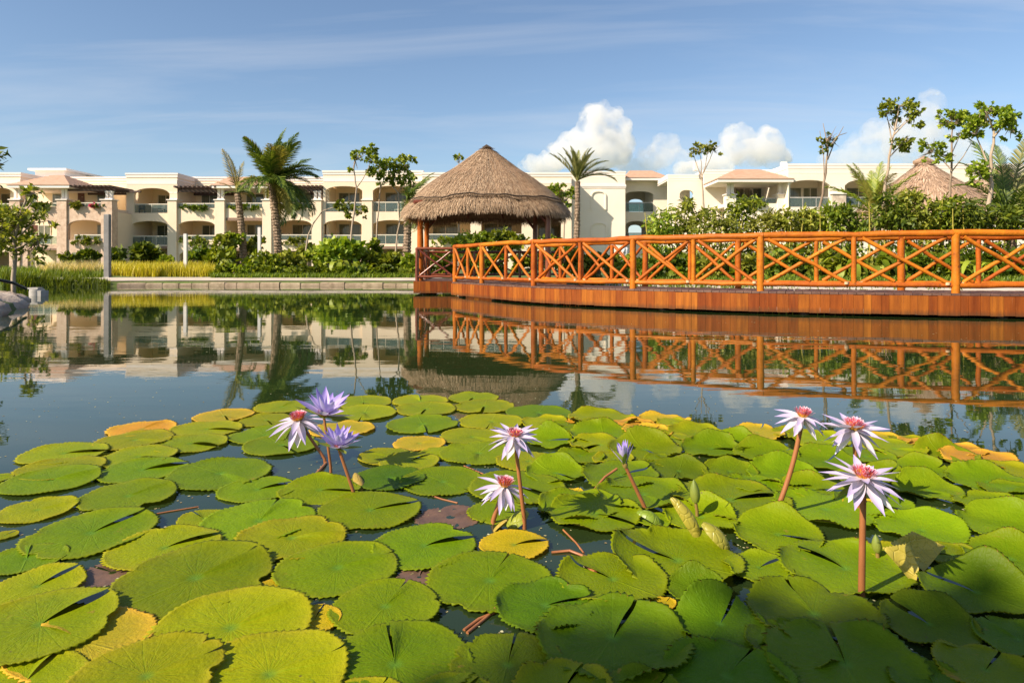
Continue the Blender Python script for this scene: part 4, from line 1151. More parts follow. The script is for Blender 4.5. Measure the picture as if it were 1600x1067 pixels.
def pxblob(x, y, rx, ry, d, depth=None):
    c = P(x, y, d); k = d / F_PX
    return (np.array(c), np.array([rx * k, (depth if depth else (rx + ry) / 2 * k), ry * k]))
GROUPS = {}
def tree(name, label, cat, d, trunk, blobs, mat, leaf, n, tr=.06, limbs=(), bark='bark_pale', group=None, aspect=.4, ground=True, seed=0, clump=13, spread=.13, depth=None):
    rng = np.random.default_rng(100 + seed)
    pts = [P(x, y, d) for x, y in trunk]
    base = pts[0].copy()
    if ground: base.z = ground_z(base.x, base.y) - .05; pts[0] = base.copy()
    root = empty(name, base, label, cat, group)
    mb = MB()
    pts = [p - base for p in pts]
    fine = []
    for i in range(len(pts) - 1):
        for k in range(3):
            q = pts[i].lerp(pts[i + 1], k / 3)
            fine.append(q + Vector((rng.normal(0, tr * .3), rng.normal(0, tr * .3), 0)) * (1 if i + k else 0))
    fine.append(pts[-1])
    mb.tube(fine, [tr * (1.15 - .7 * i / (len(fine) - 1)) for i in range(len(fine))], 8)
    for lm in limbs:
        q = [P(x, y, d + rng.normal(0, .15)) - base for x, y in lm]
        mb.tube(q, [tr * .5 * (1 - .6 * i / (len(q) - 1)) for i in range(len(q))], 6)
    bl = [(b[0] - np.array(base), b[1]) for b in (pxblob(*bb, d, depth) for bb in blobs)]
    # twigs from the trunk's upper end and limb ends into each blob
    ends = [fine[-1]] + [P(*lm[-1], d) - base for lm in limbs] + [fine[len(fine) * 2 // 3]]
    for c, r in bl:
        e = min(ends, key=lambda v: (v - Vector(c)).length)
        for k in range(7):
            t = Vector(c) + Vector((rng.normal(0, r[0] * .5), rng.normal(0, r[1] * .5), rng.normal(.1, .5) * r[2]))
            m = e.lerp(t, .5) + Vector((0, 0, -.06 * (t - e).length))
            mb.tube([e, m, t], [tr * .30, tr * .20, tr * .08], 5)
    mb.build('trunk', M[bark], root)
    foliage('crown', M[mat], root, bl, n, leaf, rng, aspect, clump=clump, spread=spread)
    return root

def shrub(name, label, cat, d, x, y, rx, ry, mat, leaf, n, group=None, aspect=.4, seed=0, up=.3, stems=4):
    """a bush whose crown fills the ellipse in the picture and stands on the ground at distance d"""
    rng = np.random.default_rng(500 + seed)
    y = y + ry * .16
    c = P(x, y, d); k = d / F_PX
    gz_ = ground_z(c.x, c.y)
    base = Vector((c.x, c.y, gz_ - .03))
    root = empty(name, base, label, cat, group)
    rx, ry = rx * .84, ry * .68
    R = np.array([rx * k, max(.3, rx * k * .75), ry * k])
    blobs = [(np.array([0, 0, c.z - base.z]), R)]
    for i in range(4):
        a = rng.uniform(0, 6.28)
        blobs.append((np.array([math.cos(a) * R[0] * .6, math.sin(a) * R[1] * .5, c.z - base.z + rng.uniform(-.5, .55) * R[2]]), R * rng.uniform(.35, .6)))
    low = c.z - base.z - R[2]
    if low < .5: blobs.append((np.array([0, 0, max(.1, (c.z - base.z) * .4)]), np.array([R[0] * .9, R[1] * .9, max(.15, (c.z - base.z) * .45)])))
    mb = MB()
    for i in range(stems):
        a = rng.uniform(0, 6.28); q = rng.uniform(.1, .6)
        t = Vector((math.cos(a) * R[0] * q, math.sin(a) * R[1] * q, c.z - base.z + rng.uniform(-.2, .5) * R[2]))
        mb.tube([(math.cos(a) * .08, math.sin(a) * .08, 0), t * .5 + Vector((0, 0, .05)), t], [.03, .022, .01], 5)
    mb.build('stem', M['bark'], root)
    foliage('foliage', M[mat], root, blobs, n, leaf, rng, aspect, up=up)
    return root

def frond_mesh(name, L, droop, leaflets, ll, stiff, rng, wid=.022, vee=.5):
    """one feather frond growing along +X, arching by droop"""
    V, F = [], []
    n = 12; pts = []
    p = np.array([0., 0., 0.]); ang = 0.0
    for i in range(n + 1):
        pts.append(p.copy()); t = i / n
        ang = -droop * (t ** 1.5)
        p = p + np.array([math.cos(ang), 0, math.sin(ang)]) * L / n
    mb = MB(); mb.tube(pts, [.028 * (1 - .85 * i / n) * L / 2 + .004 for i in range(n + 1)], 5)
    for i in range(leaflets):
        t = .12 + .88 * (i + .5) / leaflets
        f = t * n; k = min(n - 1, int(f)); q = pts[k] + (pts[k + 1] - pts[k]) * (f - k)
        tan = pts[min(n, k + 1)] - pts[k]; tan = tan / np.linalg.norm(tan)
        upv = np.cross(np.array([0, 1, 0]), tan) * -1
        upv = np.array([-tan[2], 0, tan[0]])
        l = ll * (math.sin(math.pi * min(1, t * .92 + .1)) ** .6) * rng.uniform(.85, 1.1)
        for s in (-1, 1):
            d = tan * (.55 + .5 * t) + np.array([0, s, 0]) * (1.0 - .35 * t) + upv * (vee * stiff + rng.normal(0, .12))
            d = d / np.linalg.norm(d)
            e1 = q + d * l * .55
            d2 = d + np.array([0, 0, -(1 - stiff) * 1.1]); d2 /= np.linalg.norm(d2)
            e2 = e1 + d2 * l * .5
            w = tan * wid
            mb.add([q - w, q + w, e1 + w, e1 - w, e2], [(0, 1, 2, 3), (3, 2, 4)])
    return mb.mesh(name)
def palm(label, base_px, crown_px, d, flen, fronds, mats, trunk_r, group=None, variants=None, bias=None, seed=0, stiff=.4, leaflets=34, ll=.42, top=True, cat='palm tree', base_z=None, bark='palm_bark', ring=.16, wid=.022):
    rng = np.random.default_rng(900 + seed)
    c = P(*crown_px, d); b = P(*base_px, d)
    b.z = ground_z(b.x, b.y) - .05 if base_z is None else base_z
    root = empty('palm_tree', b, label, cat, group)
    H = c - b
    if trunk_r > 0:
        mb = MB(); n = max(10, int(H.length / ring))
        pts, rad = [], []
        for i in range(n + 1):
            t = i / n
            q = H * t + Vector((math.sin(t * 3) * .05 * H.length / 4, 0, 0))
            pts += [q, q + H * (.75 / n)]; rad += [trunk_r * (1.12 - .25 * t), trunk_r * (.92 - .2 * t)]
        pts = pts[:-1]; rad = rad[:-1]
        mb.tube(pts, rad, 10, False)
        for i in range(n * 4):                                     # old leaf bases
            t = rng.uniform(.05, 1); a = rng.uniform(0, 6.28); q = H * t + Vector((math.sin(t * 3) * .05 * H.length / 4, 0, 0)); r = trunk_r * (1.02 - .22 * t)
            o = Vector((math.cos(a), math.sin(a), 0)); s = Vector((-o.y, o.x, 0)) * trunk_r * .28
            q0 = q + o * r * .9; tip = q + o * (r * 1.35) + Vector((0, 0, ring * .9))
            mb.add([q0 - s, q0 + s, tip + s * .3, tip - s * .3], [(0, 1, 2, 3)])
        mb.build('trunk', M[bark], root)
    # shared frond shapes
    shapes = []
    for v in range(5):
        me = frond_mesh('frond', flen, (.5, .9, 1.3, 1.7, 2.2)[v], leaflets, ll, stiff, rng, wid)
        shapes.append(me)
    for i, fr in enumerate(fronds):
        az, el, sh, sc, mk = fr
        me = shapes[sh]
        ob = bpy.data.objects.new('frond', me if mk == 0 else me)
        if len(me.materials) == 0: me.materials.append(M[mats[0]])
        COL.objects.link(ob); ob.parent = root
        ob.location = H + Vector((0, 0, -.02 + .1 * rng.uniform()))
        ob.rotation_mode = 'XYZ'
        Rm = Matrix.Rotation(az, 4, 'Z') @ Matrix.Rotation(-el, 4, 'Y') @ Matrix.Rotation(rng.normal(0, .25), 4, 'X')
        ob.rotation_euler = Rm.to_euler('XYZ'); ob.scale = (sc, sc, sc)
        if mk and len(mats) > 1:
            ob.material_slots[0].link = 'OBJECT'; ob.material_slots[0].material = M[mats[mk]]
    return root
def fan(n, rng, lo=-.5, hi=1.35, bias=None, bw=0.0, mk=.12):
    out = []
    for i in range(n):
        az = 2 * math.pi * i / n * 2.4 + rng.uniform(-.3, .3)
        if bias is not None:
            az = bias + ((az - bias + math.pi) % (2 * math.pi) - math.pi) * (1 - bw)
        t = (i + .5) / n; el = hi + (lo - hi) * t + rng.normal(0, .1)
        sh = int(np.clip(4 - (el + .3) * 2.6 + rng.normal(0, .5), 0, 4))
        out.append((az, el, sh, rng.uniform(.85, 1.1), 1 if (rng.uniform() < mk) else 0))
    return out

# ---------------------------------------------------------------- palms
r0 = np.random.default_rng(21)
palm('scruffy palm with a few thin upright fronds left of the bushy palm', (382, 404), (371, 302), 38, 2.3,
     [(2.75, 1.25, 0, 1.28, 2), (2.9, 1.5, 0, .95, 2), (1.2, 1.48, 0, .85, 2), (3.0, .75, 1, .6, 1), (0.1, .55, 3, .7, 1), (.3, .2, 4, .55, 0), (-.5, .3, 4, .6, 0), (.8, .3, 4, .6, 0), (-.1, .9, 2, .7, 0), (.1, .05, 4, .5, 1), (5.5, .6, 3, .6, 0), (3.4, .2, 3, .45, 0), (1.6, .5, 3, .6, 0)],
     ['frond', 'frond_dry', 'frond_dry'], .21, 'palms along the hotel front', seed=1)
palm('tallest bushy palm with a wide windblown crown before the balconies', (437, 406), (424, 287), 38, 3.05, fan(52, r0, -.35, 1.4, 0.0, .30, .18), ['frond', 'frond_dry'], .235, 'palms along the hotel front', seed=2, ll=.72, leaflets=50, wid=.03)
palm('drooping palm half hidden by the left corner of the gazebo thatch', (634, 418), (636, 312), 36.5, 2.3, fan(20, r0, -.9, 1.1, 0.25, .42, .14), ['frond', 'frond_dry'], .22, 'palms along the hotel front', seed=3, ll=.5)
palm('date palm with stiff pale fronds and a ringed trunk right of the thatched gazebo', (897, 412), (902, 284), 34, 2.0,
     [(3.05, .95, 0, 1.0, 1), (2.8, 1.15, 0, .92, 1), (3.3, 1.3, 0, .9, 1), (2.2, 1.45, 0, .85, 0), (1.2, 1.5, 0, .85, 1), (.2, 1.4, 0, .9, 0), (0, 1.2, 0, .88, 1), (.3, 1.05, 1, .9, 1), (-.2, .85, 1, .95, 0), (.05, .62, 2, 1.05, 1), (.1, .42, 2, 1.1, 0), (5.2, 1.1, 1, .9, 0), (4.4, 1.3, 1, .85, 1), (1.7, 1.25, 1, .85, 1), (3.9, 1.3, 1, .8, 1), (.9, 1.0, 1, .9, 1), (5.6, 1.25, 0, .9, 1), (4.0, 1.45, 0, .9, 1)],
     ['frond_pale', 'frond_pale'], .155, None, seed=4, stiff=.8, leaflets=40, ll=.34, cat='date palm')
palm('low feathery palm rising beside the far thatched hut', (1372, 425), (1366, 334), 28, 2.35, fan(20, r0, .1, 1.45, None, 0, .45), ['leaf_lime', 'frond_dry'], .08, None, seed=5, ll=.5, leaflets=36, stiff=.35)
palm('dark green coconut palm at the right edge behind the bridge rail', (1578, 432), (1574, 338), 25, 3.3,
     [(1.9, 1.3, 0, 1.05, 0), (1.3, 1.35, 0, .95, 0), (.5, 1.2, 0, 1.1, 1), (.2, 1.0, 0, 1.1, 1), (0.0, .75, 1, 1.1, 0), (3.0, 1.2, 1, .8, 0), (3.3, .9, 2, .8, 0), (.3, .5, 2, 1, 0), (5.8, .6, 2, .9, 0), (2.8, .2, 3, .6, 1), (3.4, .1, 3, .55, 2), (3.1, .25, 4, .6, 2), (4.5, .7, 2, .8, 0), (5.0, .3, 3, .7, 0), (1.0, .9, 1, 1, 0), (0, .2, 3, .8, 0), (5.4, .0, 3, .6, 2), (1.5, .6, 2, .9, 0), (4.0, .4, 3, .7, 0), (2.4, .6, 2, .8, 0)],
     ['frond', 'frond_pale', 'frond_dry'], .16, None, seed=6, ll=.62, leaflets=44, wid=.03)

# ---------------------------------------------------------------- trees
TL = 'slender young trees along the hotel front'
TR = 'slender young trees behind the bridge'
tree('broadleaf_tree', 'bushy pale-leaved tree at the left edge hiding the stone pavilion', 'tree', 25, [(20, 440), (21, 405), (24, 375), (34, 330), (45, 300)],
     [(18, 343, 32, 16), (50, 336, 24, 10), (52, 301, 13, 7), (88, 356, 10, 3), (12, 378, 30, 15), (58, 374, 20, 10), (-22, 360, 26, 24), (48, 398, 20, 11), (8, 332, 24, 9)], 'leaf_olive', .22, 1700, .075, limbs=[[(24, 375), (50, 350), (75, 345)], [(30, 345), (48, 318), (53, 302)], [(22, 390), (45, 380), (60, 375)]], aspect=.24, seed=1, clump=9, spread=.26)
tree('broadleaf_tree', 'tree out of frame whose dark leaf tip hangs in at the upper left edge', 'tree', 20, [(-60, 450), (-58, 380), (-50, 310), (-30, 270)], [(-16, 252, 20, 20), (-45, 270, 30, 28), (-75, 290, 30, 30), (-50, 235, 26, 20)], 'leaf_dark', .24, 700, .07, aspect=.26, seed=2, clump=9, spread=.24)
tree('slender_tree', 'forked slender tree with a small tuft of leaves above the roof line', 'tree', 36, [(548, 425), (549, 372), (554, 330), (557, 294), (553, 268), (555, 250)], [(563, 240, 19, 10), (583, 248, 11, 9), (553, 262, 7, 6), (578, 235, 12, 8)], 'leaf_lime', .15, 700, .055, limbs=[[(557, 294), (567, 280), (576, 262), (580, 248)]], group=TL, seed=3, aspect=.45)
tree('slender_tree', 'leaning thin tree with its leaf tuft hanging before a balcony', 'tree', 37, [(474, 420), (480, 372), (489, 350), (503, 330), (522, 324)], [(538, 322, 17, 9), (548, 332, 9, 9), (566, 331, 8, 10), (530, 318, 10, 6)], 'leaf', .15, 560, .045, limbs=[[(522, 324), (545, 328), (566, 330)]], group=TL, seed=4, aspect=.45)
tree('slender_tree', 'straight thin tree with a rounded leafy top near the palm by the gazebo', 'tree', 37, [(587, 430), (589, 350), (594, 296)], [(594, 262, 19, 13), (606, 255, 12, 10), (595, 286, 6, 5), (584, 272, 10, 8)], 'leaf_lime', .15, 850, .05, limbs=[[(594, 296), (600, 280), (603, 262)]], group=TL, seed=5, aspect=.45)
tree('slender_tree', 'crooked thin tree with a dense crown touching the thatch corner palm', 'tree', 37.5, [(618, 428), (618, 392), (624, 350), (623, 302), (610, 287)], [(634, 253, 15, 10), (627, 274, 18, 13), (640, 285, 12, 14), (620, 262, 12, 8), (613, 282, 12, 7)], 'leaf_lime', .16, 1150, .055, limbs=[[(623, 302), (628, 285), (634, 262)]], group=TL, seed=6, aspect=.45)
tree('slender_tree', 'leafy treetop showing just right of the thatched roof', 'tree', 40, [(880, 420), (882, 350), (884, 316)], [(879, 297, 21, 11), (888, 312, 9, 12), (866, 292, 10, 6)], 'leaf', .16, 650, .05, group=None, seed=7, aspect=.45)
tree('slender_tree', 'small leaf sprig of a tree peeping above the thatch at left', 'tree', 40, [(716, 430), (717, 300), (717, 255)], [(717, 245, 5, 4), (714, 252, 4, 4)], 'leaf', .2, 60, .05, group=None, seed=8)
tree('slender_tree', 'bare-stemmed tree with a flat tuft of leaves against the small clouds', 'tree', 30, [(1104, 430), (1100, 330), (1097, 284), (1096, 278)], [(1097, 232, 18, 7), (1112, 229, 16, 6), (1084, 236, 9, 7), (1120, 238, 7, 4)], 'leaf_olive', .13, 420, .05, limbs=[[(1096, 278), (1090, 262), (1083, 240)], [(1096, 278), (1096, 255), (1093, 238)], [(1096, 278), (1102, 260), (1106, 236)], [(1098, 272), (1108, 252), (1115, 234)]], group=TR, seed=9, aspect=.36)
tree('slender_tree', 'sparse twiggy tree with twin reddish stems above the hedge', 'tree', 28, [(1281, 432), (1281, 322), (1290, 270), (1293, 240), (1296, 215)], [(1297, 213, 11, 10), (1290, 230, 8, 9), (1305, 224, 7, 8), (1284, 222, 6, 7)], 'leaf', .12, 200, .055, limbs=[[(1288, 285), (1287, 245), (1281, 205)], [(1293, 250), (1303, 225), (1318, 198)], [(1294, 235), (1290, 212), (1286, 193)], [(1296, 230), (1310, 212), (1323, 208)]], group=TR, bark='bark', seed=10)
tree('slender_tree', 'tall tree with layered green crown left of the far thatched hut', 'tree', 27, [(1378, 430), (1381, 305), (1390, 245), (1398, 205)], [(1404, 163, 22, 10), (1425, 172, 18, 12), (1388, 172, 16, 8), (1430, 190, 14, 7), (1405, 188, 14, 6), (1404, 226, 12, 8), (1418, 218, 8, 6), (1412, 235, 9, 5), (1380, 180, 9, 6)], 'leaf_lime', .14, 1150, .065, limbs=[[(1398, 205), (1402, 185), (1405, 165)], [(1396, 212), (1412, 195), (1428, 182)], [(1394, 225), (1390, 200), (1385, 178)], [(1390, 245), (1400, 235), (1408, 228)]], group=TR, seed=11, aspect=.42, spread=.17, clump=15)
tree('slender_tree', 'open-branched tree with three leaf layers in front of the hut ridge', 'tree', 26, [(1484, 430), (1485, 312), (1487, 240), (1489, 195)], [(1488, 188, 20, 10), (1478, 180, 12, 8), (1500, 182, 11, 7), (1458, 232, 18, 10), (1472, 245, 12, 8), (1498, 213, 13, 9), (1440, 246, 12, 6), (1492, 246, 9, 4), (1448, 222, 9, 6)], 'leaf_lime', .14, 1100, .05, limbs=[[(1486, 265), (1472, 250), (1456, 236)], [(1487, 240), (1494, 225), (1499, 214)], [(1486, 270), (1505, 245), (1517, 225)]], group=TR, bark='bark', seed=12, aspect=.42, spread=.17, clump=15)
tree('slender_tree', 'largest pale-trunked tree with a broad green crown near the right edge', 'tree', 24, [(1542, 436), (1543, 360), (1548, 300), (1548, 262), (1553, 205)], [(1552, 184, 28, 14), (1580, 190, 17, 12), (1540, 168, 14, 8), (1524, 203, 13, 10), (1526, 272, 11, 18), (1580, 212, 13, 8), (1522, 190, 12, 10), (1560, 172, 14, 8), (1534, 262, 8, 10)], 'leaf_lime', .14, 1800, .085, limbs=[[(1548, 270), (1537, 240), (1524, 210)], [(1552, 215), (1565, 200), (1580, 193)], [(1553, 205), (1545, 185), (1540, 172)], [(1546, 275), (1535, 272), (1528, 268)]], group=TR, seed=13, aspect=.42, spread=.17, clump=15)
# the tree on the near bank that shades the closest pads
def shade_tree():
    rng = np.random.default_rng(77)
    base = Vector((-9.0, -6.0, 0)); base.z = ground_z(base.x, base.y) - .05
    root = empty('bank_tree', base, 'leafy tree on the near bank behind the camera shading the closest pads', 'tree')
    blobs = []; t = 23.0
    for (x, y, r) in ((-.05, 1.12, .20), (0.22, 1.30, .20), (0.50, 1.22, .30), (.62, 1.38, .20), (0.86, 1.34, .26), (1.12, 1.30, .26), (1.35, 1.22, .20), (1.0, 1.10, .32), (.7, .95, .4), (.2, 1.0, .3), (1.4, 1.0, .35), (.45, .7, .5), (1.1, .7, .5), (1.8, .8, .5), (-.3, .6, .5), (1.55, 1.35, .16)):
        c = Vector((x, y, 0)) + SUN_DIR * (-.44 * t) - base
        blobs.append((np.array(c), np.array([r, r, r])))
    mb = MB()
    top = Vector((2.2, 2.6, 5.4)); mb.tube([(0, 0, 0), (.2, .2, 2.0), (.9, .9, 3.9), top], [.16, .13, .10, .06], 8)
    for c, r in blobs: mb.tube([top, (top + Vector(c)) / 2 + Vector((0, 0, .1)), c], [.03, .02, .008], 5)
    mb.build('trunk', M['bark'], root)
    foliage('crown', M['leaf_dark'], root, blobs, 6500, .15, rng, .42, clump=5, spread=.35, shell=.1)
shade_tree()

# ---------------------------------------------------------------- shrubs in front of the left wing
SL = 'shrubs in front of the hotel'
k = 0
for (x, y, rx, ry, mat, leaf, n, d, lab) in (
    (112, 402, 15, 12, 'leaf_dark', .26, 160, 36, 'small dark shrub beside the stone pier at left'),
    (140, 398, 16, 9, 'leaf_dark', .26, 150, 37, 'low dark shrub under the left pavilion arch'),
    (186, 398, 11, 16, 'leaf_dark', .3, 150, 36, 'dark upright shrub just right of the tall grey post'),
    (226, 396, 22, 17, 'leaf_dark', .42, 230, 37, 'spiky dark shrub under the first cream arch'),
    (257, 408, 13, 9, 'leaf_lime', .3, 130, 36, 'small bright lime shrub in the yellow grass'),
    (312, 396, 18, 13, 'leaf_dark', .3, 260, 36, 'dark rounded shrub right of the first white post'),
    (344, 402, 24, 22, 'leaf', .3, 480, 35, 'big mid-green shrub at the foot of the scruffy palm'),
    (350, 378, 16, 14, 'leaf_olive', .28, 220, 37, 'tall olive shrub left of the scruffy palm trunk'),
    (366, 372, 14, 10, 'leaf_lime', .26, 160, 37.5, 'lime shrub behind the scruffy palm trunk'),
    (398, 382, 16, 16, 'leaf_olive', .26, 220, 38.5, 'olive shrub between the two left palms'),
    (410, 407, 30, 18, 'leaf', .28, 420, 35, 'green shrub below the second white post'),
    (455, 404, 26, 17, 'leaf_olive', .28, 360, 36, 'olive shrub right of the tall palm trunk'),
    (478, 388, 14, 18, 'leaf_olive', .26, 220, 37.5, 'upright olive shrub at the leaning tree'),
    (503, 400, 24, 18, 'leaf_lime', .28, 320, 36.5, 'lime green shrub left of the great round shrub'),
    (532, 388, 38, 22, 'leaf_lime', .30, 820, 35.5, 'great round lime shrub below the forked tree'),
    (586, 388, 10, 24, 'leaf', .26, 210, 37, 'narrow upright shrub around the straight thin tree'),
    (568, 404, 22, 15, 'leaf', .28, 260, 36, 'green shrub right of the great round shrub'),
    (608, 406, 24, 16, 'leaf', .30, 330, 36, 'broad shrub in front of the crooked thin tree'),
    (648, 408, 22, 18, 'leaf_lime', .30, 300, 34, 'bright shrub beside the gazebo platform railing'),
    (690, 402, 26, 20, 'leaf', .30, 360, 34, 'shrub seen through the dark gazebo railing'),
    (735, 378, 30, 24, 'leaf_lime', .28, 520, 38, 'tall leafy shrub behind the gazebo, left half'),
    (785, 376, 34, 24, 'leaf', .28, 560, 38, 'tall leafy shrub behind the gazebo, right half'),
    (760, 410, 36, 20, 'leaf_dark', .30, 420, 35, 'low dark shrub behind the gazebo rails'),
    (830, 405, 34, 20, 'leaf', .30, 420, 36, 'green shrub behind the bend of the bridge'),
    (878, 398, 24, 18, 'leaf_dark', .42, 220, 35, 'dark spiky shrub at the foot of the date palm')):
    k += 1
    shrub('shrub', lab, 'shrub', d, x, y, rx, ry, mat, leaf, int(n * 1.5), SL, .42, seed=k)
ORD = ['first', 'second', 'third', 'fourth', 'fifth', 'sixth', 'seventh', 'eighth', 'ninth']
def row_label(lead, x, done, marks):
    m = max((q for q in marks if q[1] <= x), key=lambda q: q[1])
    done[m[0]] = done.get(m[0], 0) + 1
    return f'{lead}, {ORD[done[m[0]] - 1]} one right of {m[0]}'
# clipped low hedge along the kerb, plant by plant
LH = 'low hedge plants along the pond kerb'
xx = 338
hd_ = {}
HM = [('the yellow grass', 0), ('the second white post', 405), ('the tall palm trunk', 437), ('the folded-leaf plant', 550), ('the straight thin tree', 587), ('the crooked thin tree', 618)]
rh = np.random.default_rng(5)
while xx < 652:
    k += 1
    shrub('hedge_plant', row_label(('low leafy hedge plant behind the kerb', 'low leafy hedge plant behind the kerb')[0], xx, hd_, HM), 'hedge plant', 32.2 + rh.uniform(-.3, .5), xx, 424 + rh.uniform(-3, 3), 13 + rh.uniform(-2, 5), 10 + rh.uniform(-2, 3), ('leaf', 'leaf', 'leaf_dark', 'leaf_lime')[rh.integers(0, 4)], .2, 260, LH, .45, seed=k, stems=3)
    xx += 13 + rh.uniform(-2, 3)
def big_leaf_plant(label, x, ytop, d, n, L, W, mat, seed, group=None, spread=.9):
    rng = np.random.default_rng(seed)
    c = P(x, ytop, d); b = Vector((c.x, c.y, ground_z(c.x, c.y) - .03)); H = c.z - b.z
    root = empty('broadleaf_plant', b, label, 'plant', group)
    for i in range(n):
        a = 2 * math.pi * i / n + rng.uniform(-.5, .5); h = H * rng.uniform(.45, .85); out = spread * rng.uniform(.1, .4)
        o = Vector((math.cos(a), math.sin(a), 0)); s = Vector((-o.y, o.x, 0))
        base = o * out + Vector((0, 0, h)); mb = MB()
        mb.tube([(0, 0, 0), o * out * .4 + Vector((0, 0, h * .6)), base], [.02, .016, .012], 5)
        e = rng.uniform(.4, 1.2)
        V = []; l = L * rng.uniform(.8, 1.1)
        for j in range(6):
            t = j / 5; w = W * math.sin(math.pi * (t * .9 + .07)) ** .7
            q = base + (o * math.cos(e - 1.6 * t) + Vector((0, 0, 1)) * math.sin(e - 1.6 * t)) * l * t
            V += [q - s * w + Vector((0, 0, w * .3)), q, q + s * w + Vector((0, 0, w * .3))]
        F = []
        for j in range(5): F += [(3 * j, 3 * j + 1, 3 * j + 4, 3 * j + 3), (3 * j + 1, 3 * j + 2, 3 * j + 5, 3 * j + 4)]
        mb.add(V, F, True)
        mb.build('leaf', M[mat], root)
BL = 'large-leaved plants'
big_leaf_plant('large-leaved plant with upright paddle leaves in the hedge, left one of two', 528, 402, 32.6, 8, .65, .13, 'leaf_lime', 31, BL)
big_leaf_plant('large-leaved plant with a folded pale leaf in the hedge, right of its twin', 550, 408, 32.6, 7, .6, .13, 'leaf', 32, BL)
big_leaf_plant('large-leaved plant close to the crooked thin tree', 592, 408, 32.6, 7, .55, .11, 'leaf', 33, BL)
big_leaf_plant('large-leaved plant seen under the rail left of a bridge middle post', 1318, 398, 22.5, 8, .8, .14, 'leaf_lime', 34, BL)
big_leaf_plant('large-leaved plant seen under the rail right of a bridge middle post', 1362, 398, 22.5, 9, .85, .15, 'leaf_dark', 35, BL)
big_leaf_plant('large-leaved plant seen low between the crossed braces left of centre', 1110, 402, 24, 7, .7, .12, 'leaf', 36, BL)
big_leaf_plant('large-leaved plant by the right bridge post', 1530, 405, 21, 7, .7, .10, 'leaf_lime', 37, BL)

# trailing plants in the balcony planters
PLG = 'planter plants trailing from the balconies'
for i, (x, y, w, D, mat, lab) in enumerate(((62, 321, 20, 67.8, 'leaf_dark', 'planter greenery on the tiled pavilion terrace'), (118, 321, 9, 67.8, 'leaf_olive', 'planter greenery at the left of the pink flowers'), (306, 324, 28, 71.2, 'leaf_dark', 'planter greenery under the middle pergola'), (382, 324, 27, 71.2, 'leaf_dark', 'planter greenery under the tiled terrace roof by the palms'),
        (458, 323, 27, 71.2, 'leaf_dark', 'planter greenery under the pergola right of the tall palm'), (134, 373, 26, 67.7, 'leaf', 'trailing planter below the stone pavilion arch'), (306, 374, 29, 71.2, 'leaf', 'trailing planter below the arch between the white posts'), (462, 374, 27, 71.2, 'leaf', 'trailing planter below the arch right of the tall palm'),
        (702, 373, 34, 69.2, 'leaf', 'trailing planter under the gazebo roof at left'), (784, 373, 32, 69.2, 'leaf', 'trailing planter under the gazebo roof in the middle'), (860, 372, 20, 69.2, 'leaf', 'trailing planter at the right gazebo posts'), (1182, 317, 26, 63.8, 'leaf', 'planter greenery on the white pavilion terrace'))):
    rng = np.random.default_rng(1200 + i); c = P(x, y, D)
    root = empty('planter_plant', c, lab, 'plant', PLG)
    tr_ = y > 350
    foliage('foliage', M[mat], root, [(np.array([0, 0, -.15 if tr_ else 0]), np.array([w / F_PX * D, .25, .42 if tr_ else .22]))], 260, .3, rng, .4, droop=.6 if tr_ else .1, shell=.0)
c = P(146, 321, 67.7); root = empty('flower_box', c, 'pink bougainvillea on the stone pavilion terrace', 'flowers')
foliage('blossom', M['pinkflower'], root, [(np.array([0, 0, 0]), np.array([.5, .2, .2]))], 150, .17, np.random.default_rng(9), .5, shell=0)
foliage('leaf', M['leaf_dark'], root, [(np.array([.3, 0, 0]), np.array([.9, .2, .2]))], 90, .2, np.random.default_rng(10), .5, shell=0)

# ---------------------------------------------------------------- bamboo hedge behind the bridge
BG = 'bamboo clumps of the hedge behind the bridge'
def bamboo(lab, x, d, blobs, mat, n, culms, seed, leaf=.22):
    rng = np.random.default_rng(seed)
    b = P(x, 430, d); b.z = ground_z(b.x, b.y) - .03
    root = empty('bamboo_clump', b, lab, 'bamboo', BG)
    top = max(CAM_H + (HY - (y - ry * .6)) / F_PX * d for (_, y, _, ry) in blobs) - b.z
    for i in range(culms):
        mb = MB(); u = rng.uniform(-.6, .6); q = rng.uniform(-.4, .4)
        pts = [Vector((u, q, 0))] + [Vector((u * (1 + .3 * t) + .04 * math.sin(5 * t + i), q, top * t * .9)) for t in (.25, .5, .75, 1)]
        mb.tube(pts, [.028, .026, .024, .02, .012], 6)
        mb.build('culm', M['culm'], root)
    bl = []
    for (bx, by, rx, ry) in blobs:
        c_, r_ = pxblob(bx, by + 4, rx * .95, ry * .84, d, .6)
        bl.append((c_ - np.array(b), r_))
    c_, r_ = pxblob(x, 398, 18, 26, d, .6); bl.append((c_ - np.array(b), r_ * np.array([1, 1, 1])))
    foliage('foliage', M[mat], root, bl, int(n * 1.12), leaf, rng, .20, droop=.55, up=.1, clump=7, spread=.3, shell=.25)
M['culm'] = plain('yellow_bamboo', (0.50, 0.40, 0.06), (0.30, 0.26, 0.04), 5, .45)
